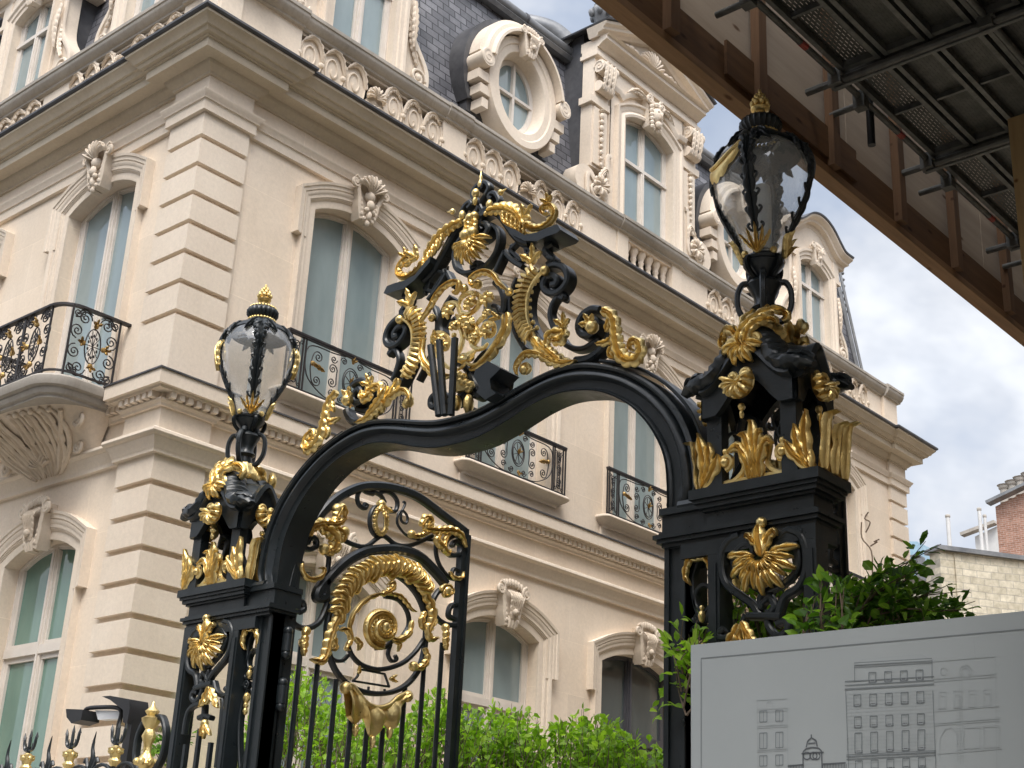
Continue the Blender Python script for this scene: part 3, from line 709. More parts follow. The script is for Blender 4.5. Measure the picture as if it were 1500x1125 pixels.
# parapet ---------------------------------------------------------------------
PP = [(-24, MY+.05), (MX-.05, MY+.05), (MX-.05, 23.40), (-20, 23.40)]
def parap(u0, u1, fac, z0=10.575, z1=11.45, d=-.05, th=.28, nm='parapet_pier', m=TRIM):
    mb = MB(); mb.box(u0, u1, -d, -d+th, z0, z1); return place(mb.mesh(nm, m, None), nm, fac, 0)
def coping(u0, u1, fac, extra=0, m=None):
    mb = MB(); e = extra
    pr = [(.0,11.44),(.045+e,11.455),(.05+e,11.48),(.085+e,11.50),(.11+e,11.545),(.12+e,11.56),(.12+e,11.60),(.135+e,11.61),(.135+e,11.655),(.10+e,11.68),(-.30,11.71),(-.30,11.44)]
    mb.prism([(-a+.05, b) for a, b in pr], u0, u1, 0)
    place(mb.mesh('parapet_coping', COPE, 35), 'parapet_coping', fac, 0)
mould([(.02,10.56),(.02,10.64),(-.03,10.66),(-.33,10.66)], PP).build('parapet_plinth', TRIM, MANS, None)
def scrolls(u0, u1, fac):
    mb = MB(); L = u1-u0; n = 3 if L > 2 else 2; cw = .30; step = (L/2-cw/2)/n; uc = (u0+u1)/2
    y = .05
    for sd in (-1, 1):
        for k in range(n):
            c = uc+sd*(cw/2+step*(k+.5)); rx = step*.46; rz = .26; zc = 11.16
            E = [(c+rx*cos(a*pi/12), zc+rz*sin(a*pi/12)) for a in range(24)]
            mb.prism(E, y, y+.12, 1)
            sp = [V((c+sd*(rx-.03)*(1-.85*t)*cos(-pi/2+t*2.6*pi)*1.0, y-.004, zc+(rz-.035)*(1-.85*t)*sin(-pi/2+t*2.6*pi))) for t in [q/26 for q in range(27)]]
            mb.tube(sp, .016, 5)
            mb.tube([V((c+(rx+.006)*cos(a*pi/10), y-.002, zc+(rz+.006)*sin(a*pi/10))) for a in range(21)], .014, 5)
            acanthus(mb, crom([V((c-sd*rx*1.1,y-.01,zc+.02)), V((c-sd*rx*.7,y-.02,zc+.20)), V((c,y-.02,zc+.27)), V((c+sd*rx*.8,y-.01,zc+.17))], 5), .12, NO, h=.035, lobe=.06, side=1)
            mb.ball((c+sd*rx*1.12, y+.0, zc-.02), .045, 6)
        # running wave base
    W = []; N_ = 8*n
    for k in range(2*n*8+1):
        t = k/(2*n*8); u = u0+L*t; W.append((u, 10.80+.13*abs(cos(pi*t*n*2*1.0))**.7*1.0))
    mb.prism([(u0,10.66),(u1,10.66)][::1]+W[::-1], y+.01, y+.12, 1)
    mb.prism([(u0,11.41),(u1,11.41),(u1,11.45),(u0,11.45)], y+.0, y+.12, 1)
    fan(mb, (uc,y-.03,11.12), .15, radians(-20), radians(200), 9, NO, (1,0,0), (0,0,1), h=.05)
    mb.prism([(uc-.10,10.66),(uc+.10,10.66),(uc+.13,10.9),(uc+.16,11.02),(uc,11.2),(uc-.16,11.02),(uc-.13,10.9)], y-.02, y+.12, 1)
    for s in (-1, 1): mb.tube(spiral((uc+s*.10,y-.03,10.98), .07, .01, 0, s*1.6), .018, 5); acanthus(mb, crom([V((uc,y-.04,11.0)), V((uc+s*.09,y-.05,10.88)), V((uc+s*.2,y-.03,10.76))], 5), .12, NO, h=.04, lobe=.05)
    place(mb.mesh('scrollwork_panel', CARV, 45), 'scrollwork_panel', fac, 0)
def balustrade(u0, u1, fac):
    n = 6
    for za, zb in ((10.66, 10.74), (11.39, 11.45)): mb = MB(); mb.box(u0, u1, .05, .25, za, zb); place(mb.mesh('balustrade_rail', TRIM, None), 'balustrade_rail', fac, 0)
    b = MB(); b.lathe([(.075,.0),(.075,.04),(.05,.06),(.06,.09),(.088,.16),(.09,.21),(.07,.29),(.045,.37),(.036,.43),(.05,.46),(.05,.48),(.04,.50),(.06,.56),(.075,.585),(.075,.65)], n=14)
    bm = b.mesh('baluster', TRIM, 50)
    for i in range(n): place(bm, 'baluster', fac, u0+(i+.5)*(u1-u0)/n, -.15, 10.74)
R_ = [('p',7.30,8.50,.03),('s',8.50,10.92,0),('p',10.92,11.36,.02),('s',11.36,13.80,0),('p',13.80,14.66,0),('p',14.66,14.92,.02),('b',14.92,16.06,.02),('p',16.06,16.32,.02),('p',16.32,17.06,0),('s',17.06,19.50,0),('p',19.50,19.94,.02),('s',19.94,22.36,0),('p',22.36,22.9,0),('p',22.9,23.42,.06)]
for k, a, b, e in R_:
    if k == 'p': parap(a+.001, b-.001, 'R', d=-.05+e)
    elif k == 's': scrolls(a, b, 'R')
    else: balustrade(a, b, 'R')
    coping(a, b+(.08 if b > 23 else 0), 'R', e)
for k, a, b, e in (('p',-12.02,-11.32,.03),('s',-14.46,-12.02,0),('p',-15.06,-14.46,.0),('s',-17.5,-15.06,0),('p',-18.1,-17.5,0),('s',-20.5,-18.1,0),('p',-24,-20.5,0)):
    if k == 'p': parap(a+.001, b-.001, 'L', d=-.05+e)
    else: scrolls(a, b, 'L')
    coping(a, b, 'L', e)
mb = MB(); mb.box(-11.60,-11.221,7.315,7.60,10.66,11.45); mb.build('parapet_corner', TRIM, MANS, None)
mb = MB(); mb.box(-11.80,-11.10,7.19,8.0,11.50,11.70); mb.build('corner_coping', COPE, MANS, None)

# mansard roof ------------------------------------------------------------------
ZR0, ZR1 = 11.0, 14.55
def slope(fac, a0, b0, a1, b1):
    mb = MB(); n = 1
    mb.add([(a0,.36,ZR0),(b0,.36,ZR0),(b1,.80,ZR1),(a1,.80,ZR1)], [(0,1,2,3)]); return place(mb.mesh('mansard_slope', SLATE, None), 'roof', fac, 0, label='dark slate mansard slope')
slope('R', MY+.36, 22.95, MY+.80, 22.55); slope('L', -24, MX-.36, -24, MX-.80)
mb = MB(); mb.add([(MX-.36,22.95,ZR0),(-24,22.95,ZR0),(-24,22.55,ZR1),(MX-.80,22.55,ZR1)], [(0,1,2,3)]); mb.build('roof', SLATE, MANS, None)
mb = MB(); mb.add([(-24,MY+.80,ZR1+.06),(MX-.80,MY+.80,ZR1+.06),(MX-.80,22.55,ZR1+.06),(-24,22.55,ZR1+.06)], [(0,1,2,3)]); mb.box(-24,-11.7,8.1,22.7,10.2,10.9); mb.build('flat_roof', ZINC, MANS, None)
mb = MB(); c1 = [V((-24,MY+.72,ZR1+.05)), V((MX-.72,MY+.72,ZR1+.05)), V((MX-.72,22.63,ZR1+.05)), V((-24,22.63,ZR1+.05))]
mb.sweep(c1, [(.0+.09*cos(a*pi/6),.09*sin(a*pi/6)) for a in range(12)], (0,0,1)); mb.sweep([p+V((0,0,-.13)) for p in c1], [(-.05,-.06),(.05,-.06),(.09,.0),(.05,.05),(-.05,.05)], (0,0,1))
mb.build('roof_gutter_roll', ZINC, MANS, 40)
for k in range(10):
    u = 8.6+1.5*k; mb = MB(); mb.tube([(MX-.72,u,ZR1+.05),(MX-.72,u+.05,ZR1+.05)], .105, 12); mb.build('gutter_joint', DARKLEAD, MANS, 40)
mb = MB(); mb.tube([(MX-.34,22.97,ZR0),(MX-.78,22.57,ZR1)], .05, 8); mb.tube([(MX-.26,22.99,ZR0),(MX-.70,22.60,ZR1)], .03, 8)
for k in range(9): mb.ball((MX-.62-.035*k/9, 22.76-.03*k/9, 13.3+.14*k), .045, 6, (1,1,.8))
mb.build('hip_flashing', ZINC, MANS, 40)

# dormers -------------------------------------------------------------------------
def slab_open(h, W, zb, zs, rise, zt, y0=0, th=.12):
    """front slab of half width W with an arched opening"""
    mb = MB(); A = arc(h, zs, rise, 12)
    q = lambda a, b, c, d: mb.add([(a,y0,c),(b,y0,c),(b,y0,d),(a,y0,d)], [(0,1,2,3)])
    q(-W, -h, zb, zt); q(h, W, zb, zt)
    for i in range(12): mb.add([(A[i].x,y0,A[i].z),(A[i+1].x,y0,A[i+1].z),(A[i+1].x,y0,zt),(A[i].x,y0,zt)], [(0,1,2,3)])
    P = [V((-h,0,zb)), *A, V((h,0,zb))]
    for i in range(len(P)-1):
        p, r = P[i], P[i+1]; mb.add([(p.x,y0,p.z),(r.x,y0,r.z),(r.x,y0+.22,r.z),(p.x,y0+.22,p.z)], [(0,3,2,1)])
    mb.box(-W, -W+.02, y0, y0+.26, zb, zt); mb.box(W-.02, W, y0, y0+.26, zb, zt)
    return mb
def dorm_window(h, zb, zs, rise, tr, y0):
    fr, gl = french_window(h, zb, zs, rise, dep=y0+.12, transom=None, fw_=.05)
    fr.box(-h, h, y0+.08, y0+.16, tr-.028, tr+.028)
    return fr.mesh('window', FRAME, 35), gl.mesh('pane', PANE, None)
def volute_side(mb, s, x0, x1, zt, zb, y0):
    """flaring scroll wing beside a dormer (s=side)"""
    out = [(x0,zt),(x0+.07,zt-.02),(x0+.085,zt-.35),(x0+.13,zt-.75),(x1-.05,zb+.42),(x1,zb+.22),(x1-.04,zb+.04),(x1-.18,zb),(x0,zb)]
    P = crom([V((a,0,b)) for a, b in out[:-1]], 4)+[V((x0,0,zb))]
    mb.prism([(s*p.x, p.z) for p in P][::(1 if s > 0 else -1)], y0, y0+.20, 1)
    rim = crom([V((s*a, y0-.008, b)) for a, b in out[:-1]], 4)
    mb.sweep(rim, [(-.035,-.01),(-.035,.02),(0,.03),(.035,.02),(.035,-.01)], NO, mit=False)
    mb.tube(spiral((s*(x1-.17), y0-.03, zb+.19), .14, .02, 0, s*1.7), .022, 6); mb.ball((s*(x1-.17), y0-.02, zb+.19), .05, 8)
    acanthus(mb, crom([V((s*(x1-.2),y0-.03,zb+.36)), V((s*(x0+.13),y0-.03,zb+.62)), V((s*(x0+.06),y0-.02,zt-.5))], 6), .12, NO, h=.04, lobe=.07, tip=.3)
def dormer_A():
    y0 = -.13; st = slab_open(.50, .72, 11.70, 13.22, .16, 13.72, y0)
    P = [V((-.50,y0,11.72)), *[p+V((0,y0,0)) for p in arc(.50, 13.22, .16)], V((.50,y0,11.72))]
    st.sweep(P, [(0,-.002),(0,.02),(.06,.025),(.07,.045),(.12,.05),(.14,.075),(.18,.08),(.18,-.002)], NO, flip=-1)
    for s in (-1, 1):
        volute_side(st, s, .72, 1.16, 13.25, 11.71, y0+.04)
        st.box(*sorted((s*.66, s*.94)), y0-.03, y0+.5, 13.25, 13.33); st.box(*sorted((s*.70, s*.90)), y0-.02, y0+.5, 13.33, 13.66)
        acanthus(st, crom([V((s*.8,y0-.03,12.95)), V((s*.8,y0-.06,12.6)), V((s*.82,y0-.04,12.25))], 5), .12, NO, h=.05, lobe=.07)
    C = [V((-1.12,y0+.12,13.66)), V((-.78,y0+.12,13.67)), V((-.55,y0+.12,13.80)), V((-.28,y0+.12,14.0)), V((0,y0+.12,14.07)), V((.28,y0+.12,14.0)), V((.55,y0+.12,13.80)), V((.78,y0+.12,13.67)), V((1.12,y0+.12,13.66))]
    st.sweep(crom(C, 4), [(-.02,-.0),(-.02,.13),(.05,.15),(.06,.24),(.10,.25),(.13,.32),(.15,.34),(.18,.34),(.18,-.0)], NO, flip=-1)
    T = crom(C, 4); 
    st.prism([(-.94,13.2),(.94,13.2)]+[(p.x,p.z+.02) for p in T[::-1]], y0+.02, y0+.1, 1) if False else None
    for i in range(len(T)-1): st.add([(T[i].x,y0+.001,13.70),(T[i+1].x,y0+.001,13.70),(T[i+1].x,y0+.001,T[i+1].z+.03),(T[i].x,y0+.001,T[i].z+.03)], [(0,1,2,3)])
    k = keystone(1); k.xf(Matrix.Translation((0,y0+.02,13.34)) @ Matrix.Scale(.8,4)); st.join(k)
    cap = MB(); cap.sweep([p+V((0,.2,.01)) for p in T], [(.17,-.9),(.17,.56),(.20,.57),(.20,-.9)], NO, flip=-1)
    for s in (-1, 1): cap.box(*sorted((s*.70, s*.74)), y0+.262, y0+1.3, 11.7, 13.7)
    return st.mesh('dormer', TRIM, 35), cap.mesh('dormer_cap', DARKLEAD, None), dorm_window(.50, 11.72, 13.22, .16, 12.87, y0)
def dormer_B():
    y0 = -.13; st = slab_open(.64, .98, 11.70, 13.50, .20, 14.25, y0)
    P = [V((-.64,y0,11.72)), *[p+V((0,y0,0)) for p in arc(.64, 13.50, .20)], V((.64,y0,11.72))]
    st.sweep(P, [(0,-.002),(0,.05),(.04,.06),(.09,.03),(.11,.045),(.17,.05),(.19,.08),(.22,.085),(.22,-.002)], NO, flip=-1)
    st.sweep([V((-1.0,y0,13.86)), V((-.80,y0,13.86))]+[p+V((0,y0,0)) for p in arc(.72, 13.80, .30)]+[V((.80,y0,13.86)), V((1.0,y0,13.86))], [(-.03,0),(-.03,.05),(.03,.08),(.05,.08),(.05,0)], NO, flip=-1)
    for s in (-1, 1):
        # flanking pilaster with bell-flower drop, console above, volute below
        st.box(*sorted((s*.98, s*1.38)), y0+.05, y0+.25, 12.35, 13.42); st.box(*sorted((s*.95, s*1.44)), y0+.0, y0+.25, 13.42, 13.54)
        st.box(*sorted((s*1.02, s*1.34)), y0+.02, y0+.06, 12.4, 13.38)
        for q in range(9): st.ball((s*1.18, y0-.01, 13.26-.105*q), .05-.002*q, 8, (1, .7, .85 if q % 2 else 1.1))
        st.lathe([(.03,0),(.055,.02),(.03,.04)], (s*1.18, y0-.01, 13.33), 8)
        # console
        st.box(*sorted((s*1.0, s*1.36)), y0+.02, y0+.25, 13.54, 14.25)
        st.tube([(s*1.0,y0-.07,14.05),(s*1.36,y0-.07,14.05)], .11, 12); st.tube([(s*1.02,y0-.03,13.72),(s*1.34,y0-.03,13.72)], .09, 12)
        for q in range(3): acanthus(st, crom([V((s*(1.08+.1*q),y0-.16,14.12)), V((s*(1.08+.1*q),y0-.15,13.9)), V((s*(1.08+.1*q),y0-.10,13.66))], 4), .11, NO, h=.03, lobe=.07)
        for q in (1.0, 1.36): st.tube([V((s*q, y0-.07+r*cos(a), 14.05+r*sin(a))) for r, a in [(.10*(1-t), t*9) for t in [w/16 for w in range(15)]]], .014, 5)
        volute_side(st, s, .98, 1.52, 12.62, 11.71, y0-.02)
        st.tube([(s*1.5,y0,12.0),(s*1.5,y0+.24,12.0)], .27, 14)
        fan(st, (s*1.25,y0-.05,12.0), .17, 0, 2*pi, 9, NO, (1,0,0), (0,0,1), h=.05)
    # entablature + pediment
    st.box(-1.40, 1.40, y0-.06, y0+.28, 14.25, 14.32); st.box(-1.36, 1.36, y0-.02, y0+.28, 14.32, 14.42)
    pe = [(-1.0,.0)]
    st.prism([(-.05+y0-.0,14.42),(-.12+y0,14.47),(-.20+y0,14.50),(-.20+y0,14.56),(-.26+y0,14.58),(.3+y0,14.58),(.3+y0,14.42)], -1.36, 1.36, 0)
    st.add([(-1.2,y0+.03,14.58),(1.2,y0+.03,14.58),(0,y0+.03,15.22)], [(0,1,2)])
    Rk = [V((-1.42,y0+.1,14.56)), V((0,y0+.1,15.18)), V((1.42,y0+.1,14.56))]
    st.sweep(Rk, [(-.0,0),(-.0,.16),(.05,.20),(.06,.30),(.10,.31),(.13,.37),(.16,.38),(.17,.38),(.17,0)], NO, flip=-1)
    fan(st, (0,y0-.02,14.68), .34, radians(20), radians(160), 9, NO, (1,0,0), (0,0,1), h=.08)
    for s in (-1, 1): acanthus(st, crom([V((s*.15,y0-.02,14.66)), V((s*.5,y0-.04,14.78)), V((s*.95,y0-.02,14.64))], 6), .22, NO, h=.06, lobe=.09)
    # mask keystone with volutes and side sprays
    k = MB(); k.prism([(-.12,-.12),(.12,-.12),(.2,.38),(-.2,.38)], -.12, .02, 1); k.ball((0,-.16,.08), .13, 14, (.85,.8,1.15)); k.ball((0,-.27,.06), .028, 8, (.8,1,1.5))
    for s in (-1, 1):
        k.ball((s*.045,-.25,.115), .022, 6, (1.3,.6,.7)); k.tube(spiral((s*.17,-.15,.33), .09, .015, pi/2, s*1.6), .025, 6)
        for q in range(6): k.ball((s*(.13-.005*q),-.16+.0*q,.2-.07*q), .042, 6)
        acanthus(k, crom([V((s*.2,-.1,.32)), V((s*.42,-.08,.36)), V((s*.62,-.05,.24))], 5), .12, NO, h=.05, lobe=.07)
        k.ball((s*.05,-.2,.24), .05, 6)
    k.tube([(-.035,-.265,.005),(0,-.275,0),(.035,-.265,.005)], .012, 5); k.ball((0,-.2,-.09), .06, 8); k.ball((-.05,-.14,-.16), .04, 6); k.ball((.05,-.14,-.16), .04, 6)
    k.xf(Matrix.Translation((0,y0,13.72))); st.join(k)
    cap = MB(); cap.sweep([p+V((0,.3,.02)) for p in Rk], [(.165,-.9),(.165,.72),(.19,.73),(.19,-.9)], NO, flip=-1)
    for s in (-1, 1):
        cap.box(*sorted((s*.95, s*1.36)), y0+.26, y0+1.3, 11.7, 14.24); cap.tube([(s*1.49,y0+.25,12.0),(s*1.49,y0+.9,12.0)], .26, 14)
    cap.box(-1.3, 1.3, y0+.3, y0+1.4, 14.24, 14.9)
    return st.mesh('dormer', TRIM, 35), cap.mesh('dormer_cap', DARKLEAD, None), dorm_window(.64, 11.72, 13.50, .20, 12.88, y0)
def oeil():
    y0 = -.05; st = MB(); zc = 12.72
    E = lambda rx, rz, y, n=40, z=zc: [V((rx*cos(2*pi*i/n), y, z+rz*sin(2*pi*i/n))) for i in range(n)]
    rings = [E(.74,.88,y0+.22), E(.74,.88,y0-.02), E(.72,.86,y0-.06), E(.62,.76,y0-.06), E(.60,.74,y0-.04), E(.50,.64,y0-.035), E(.47,.61,y0), E(.42,.56,y0+.22)]
    n = 40; st.add([p for r in rings for p in r], [(i*n+k, i*n+(k+1)%n, (i+1)*n+(k+1)%n, (i+1)*n+k) for i in range(len(rings)-1) for k in range(n)])
    H = [V((.83*cos(a), y0, zc+.08+.92*sin(a))) for a in [radians(8+164*i/30) for i in range(31)]]
    st.sweep(H, [(-.10,.0),(-.10,.04),(-.04,.06),(-.02,.12),(.04,.13),(.07,.18),(.11,.18),(.11,-.16),(-.10,-.16)], NO, flip=-1)
    for s in (-1, 1):
        st.tube(spiral((s*.83, y0-.12, zc+.10), .13, .02, pi/2, -s*1.6), .03, 6); st.tube([(s*.83,y0-.14,zc+.10),(s*.83,y0+.2,zc+.10)], .13, 14)
        for k in range(3): st.box(*sorted((s*(.66), s*(.92-.07*k))), y0-.05+.02*k, y0+.2, zc-.22-.19*k, zc-.08-.19*k)
    k = keystone(1); k.xf(Matrix.Translation((0,y0-.04,zc+.60)) @ Matrix.Scale(.85,4)); st.join(k)
    cap = MB(); Rr = [E(.72,.86,y0+.9), E(.72,.86,y0+.2)]; cap.add([p for r in Rr for p in r], [(k, (k+1)%40, 40+(k+1)%40, 40+k) for k in range(40)])
    for s in (-1, 1): cap.box(*sorted((s*.5, s*.86)), y0+.21, y0+.9, zc-.62, zc+.2)
    cap.sweep([p+V((0,.25,0)) for p in [V((.90*cos(a), y0, zc+.08+.99*sin(a))) for a in [radians(-30+240*i/30) for i in range(31)]]], [(-.12,-.9),(-.12,.09),(-.03,.09),(-.02,.06),(-.02,-.9)], NO, flip=-1)
    fr = MB(); fr.sweep(E(.43,.57,y0+.17), [(-.06,-.02),(-.06,.02),(.0,.03),(.02,.02),(.02,-.02)], NO, closed=True)
    fr.box(-.022,.022,y0+.13,y0+.19,zc-.54,zc+.54); fr.box(-.40,.40,y0+.13,y0+.19,zc-.022,zc+.022)
    gl = MB(); gl.add(E(.42,.56,y0+.185), [tuple(range(40))[::-1]])
    return st.mesh('round_dormer', TRIM, 35), cap.mesh('dormer_cap', DARKLEAD, 40), (fr.mesh('window', FRAME, 35), gl.mesh('pane', PANE, None))
dA, dB, dO = dormer_A(), dormer_B(), oeil()
def put_dormer(D, fac, u, d=0):
    o = place(D[0], 'dormer' if D is not dO else 'round_dormer', fac, u, d); sub(D[1], 'lead_cap', o); w = sub(D[2][0], 'window', o)
    g = place(D[2][1], 'pane', fac, u, d); return o
put_dormer(dA, 'R', 9.5, -.25); put_dormer(dO, 'R', 12.5, -.2); put_dormer(dB, 'R', 15.50, -.25); put_dormer(dO, 'R', 18.15, -.2); put_dormer(dA, 'R', 20.66, -.25)
put_dormer(dA, 'L', -13.0, -.25); put_dormer(dA, 'L', -15.95, -.25); put_dormer(dA, 'L', -18.9, -.25)
# lead urn on the pediment corner and the cowl behind it
mb = MB(); mb.lathe([(.10,0),(.10,.05),(.05,.08),(.06,.12),(.13,.24),(.17,.36),(.15,.42),(.10,.46),(.11,.50),(.05,.54),(.07,.60),(.09,.66),(.05,.74),(.01,.78)], (-11.62,14.55,15.05), 16, 8, .12)
for q in range(6): mb.ball((-11.62+.16*cos(q*pi/3), 14.55+.16*sin(q*pi/3), 15.36), .06, 6, (1,1,1.3))
mb.box(-11.8,-11.4,14.4,14.7,14.6,15.05); mb.build('roof_urn', ZINC, MANS, 50)
mb = MB(); mb.tube(crom([(-13.0,13.0,14.75),(-12.55,13.55,15.02),(-12.2,14.0,15.0),(-12.0,14.25,14.75)], 5), .17, 14, None); mb.tube(spiral((-12.05,14.2,14.85), .14, .04, 0, 1.5, (0,1,0), (0,0,1)), .06, 8)
mb.build('lead_scroll_vent', ZINC, MANS, 50)
# ------------------------------------------------------------------ the gateway
XC = -5.875; GY = 6.0; NG = V((0,-1,0))
GATE = thing('gateway', (XC, 6.1, 0), 'black and gilded iron gateway with a scrolled crest over its open arch', 'gate')
def Zm(ox, oy, s): return lambda L: [(ox+x/s, oy+y/s) for x, y in L]
def G(L, y=6.1): return [at(px, py, 1, y) for px, py in L]
def GC(L, y=6.1, k=5): return crom(G(L, y), k)
zA, zB, zC, zD = Zm(540,250,7.03), Zm(680,250,7.03), Zm(540,390,7.03), Zm(680,390,7.03)
zE, zF, zG = Zm(450,500,7.03), Zm(600,480,6.25), Zm(780,430,7.03)
# arch: inner and outer edges traced on the right half, mirrored to the left
inn = [(668,647),(698,641),(730,624),(757,606.7),(783,590.7),(815,577),(850,572),(882,574.7),(917,590.7),(943,614.7),(962,644),(972.7,673),(976,705),(976.7,745)]
out = [(668,611),(700,598),(730,582.7),(757,567),(783,553),(815,538.7),(850,530.7),(882,532),(917,540),(943,552),(970,570.7),(996.7,600),(1012.7,633),(1023,670.7),(1027,712)]
def half_to_full(L, y):
    P = [at(a, b, 1, y) for a, b in L]; P = [p for p in P if p.x > XC+.04]; z0 = P[0].z-.008
    M = [V((2*XC-p.x, p.y, p.z)) for p in P[::-1]]; return crom(M+[V((XC, y, z0))]+P, 4)
I = resample(half_to_full(inn, GY), .03); O = resample(half_to_full(out, GY), .03)
# close the feet on the piers
def feet(P, x, z): return [V((XC-x, GY, z))]+P+[V((XC+x, GY, z))]
n_ = 170
def renum(P, n):
    L = [0]
    for i in range(1, len(P)): L.append(L[-1]+(P[i]-P[i-1]).length)
    o = []; j = 0
    for i in range(n+1):
        s = L[-1]*i/n
        while j < len(L)-2 and L[j+1] < s: j += 1
        d = L[j+1]-L[j]; o.append(P[j].lerp(P[j+1], (s-L[j])/d if d > 1e-9 else 0))
    return o
I = renum(feet(I, 1.625, 3.78), n_); O = renum(feet(O, 1.80, 3.80), n_)
prof = [(0,.0),(0,.20),(1,.20),(1.0,.02),(.96,-.012),(.88,-.022),(.80,-.012),(.77,.012),(.74,.014),(.70,-.004),(.62,-.018),(.54,-.02),(.48,-.006),(.45,.02),(.42,.026),(.14,.028),(.12,.018),(.05,.008),(0.02,.012)]
mb = MB(); vs = []
for a, b in zip(I, O):
    for t, d in prof: p = a.lerp(b, t); vs.append((p.x, GY+d, p.z))
m_ = len(prof); mb.add(vs, [(i*m_+k, (i+1)*m_+k, (i+1)*m_+(k+1)%m_, i*m_+(k+1)%m_) for i in range(n_) for k in range(m_)]+[tuple(range(m_))[::-1], tuple(n_*m_+k for k in range(m_))])
mb.build('arch', IRON, GATE, 40)
# thin flashing rib standing proud on the haunches
mb = MB(); hp = [V((p.x, 0, p.z)) for p in O if 3.9 < p.z and abs(p.x-XC) > 1.1]
for s in (-1, 1):
    mb = MB(); q = [V((p.x, 6.1, p.z)) for p in hp if (p.x-XC)*s > 0]
    mb.bar([p+V((s*.03*min(1,(abs(p.x-XC)-1.1)*3),0,.02)) for p in q], .02, .17, NG); mb.build('arch_rib', IRON, GATE, 40)

# ---- crest ironwork -----------------------------------------------------------
def mk(): return MB()
ir = mk(); W = .042; Dp = .075
def B(L, z, w=W, d=Dp, ws=None, y=6.1, k=5, m=None):
    P = GC(z(L), y, k); (m or ir).bar(P, w, d, NG, ws=ws); return P
# shelf cornices
shelf = G(zB([(560,640),(640,672),(720,722),(850,694),(975,640),(1060,612),(1092,668),(1060,700),(940,742),(850,786),(720,780),(640,740),(560,700)]))
ir.prism([(p.x,p.z) for p in shelf], 6.0, 6.19, 1)
B([(180,590),(200,500),(290,440),(380,460),(450,540),(520,640),(600,730),(700,760)], zB, .055, .10)
B([(935,760),(875,800),(860,850),(905,905),(935,935),(880,985)], zB, .05, .08)
B([(850,70),(900,25),(970,5),(1045,25),(1088,85),(1092,165),(1050,240),(980,292),(905,292),(855,250),(848,185),(890,125),(950,118),(988,155),(975,200),(930,208)], zD, .045, .10)
B([(1048,345),(1010,330),(1020,300),(960,350),(922,420),(905,500),(922,590),(960,680)], zD, .036, .07)
ir.ball(G(zD([(1040,325)]))[0], .03, 8, (1,1.2,1))
B([(840,60),(765,150),(715,260),(692,380),(692,500),(717,610),(765,710),(840,810)], zD, .042, .09)
B([(560,130),(520,220),(495,330),(490,450),(510,580),(550,710),(640,860)], zD, .032, .06)
B([(340,1060),(395,940),(440,845)], zB, .036); B([(440,845),(510,930),(625,1005)], zB, .036)
for L in ([(480,830),(560,745)], [(560,745),(700,835)], [(700,835),(600,935)], [(600,935),(485,830)], [(500,780),(480,890)], [(640,780),(660,890)]): B(L, zB, .026, .05)
for q in ((500,780),(690,880),(490,890),(600,935)): ir.ball(G(zB([q]))[0], .022, 6)
# lyre ring below the feather
B([(120,690),(170,715),(240,690),(285,620),(255,570),(200,600),(215,640)], zB, .05, .11)
B([(255,568),(330,585),(376,650),(376,760),(335,880),(255,980),(170,1030),(110,1040)], zB, .034, .08)
B([(215,1040),(160,1000),(185,960),(130,950)], zB, .03, .05); ir.ball(G(zB([(170,975)]))[0], .03, 8)
# feather
B([(110,475),(140,440),(185,340),(240,250),(268,180),(240,135),(190,140),(172,180),(195,205)], zB, .036, .06)
B([(150,480),(230,410),(330,365),(372,325),(340,250),(290,245),(270,285),(300,300)], zB, .034, .06)
ir.join(mk())
# oval medallion frame, black part and its strut work
B([(345,175),(400,230),(432,320),(440,420),(420,500)], zD, .05, .09)
B([(300,410),(345,425),(370,480)], zD, .03, .04)
# lower arcs behind the flag holders
B([(100,690),(190,640),(300,310),(450,320),(560,420),(620,570)], zF, .04, .05) if False else None
B([(415,318),(480,335),(560,420),(610,520),(625,590)], zF, .045, .06)
B([(415,660),(500,640),(560,600),(600,590)], zF, .032, .06)
B([(790,600),(768,545),(775,500),(825,455),(885,470),(890,530),(850,575),(812,560),(815,510)], zF, .042, .10)
B([(560,590),(640,640),(700,600),(760,620)], zF, .04, .10)
# volute over the arch haunch
B([(320,475),(370,540),(460,580),(550,575),(640,520),(700,470)], zG, .036, .07)
B([(470,712),(600,690),(720,610),(800,500),(830,420)], zG, .055, .10)
B([(745,195),(660,190),(570,250),(528,340),(540,420),(590,460),(660,440),(712,380),(705,310),(650,290),(615,340)], zG, .045, .14)
ir.both(XC)
cr = ir.build('crest', IRON, GATE, 40)

g = mk()
def A(L, z, w, h=.035, lobe=.05, side=0, tip=.3, root=.5, y=6.05, m=None):
    acanthus(m or g, GC(z(L), y, 6), w*.80, NG, h=h*.75, lobe=lobe*.8, side=side, tip=tip*.8, root=root)
def Bg(L, z, r, y=6.05, sc=(1,1,1)):
    g.ball(G(z([L]), y)[0], r, 8, sc)
def Tg(L, z, r, y=6.05, n=6, tp=(.5,.4)):
    r *= .78
    P = GC(z(L), y, 5); g.tube(P, r, n, [a for a, b in taper(len(P), *tp)])
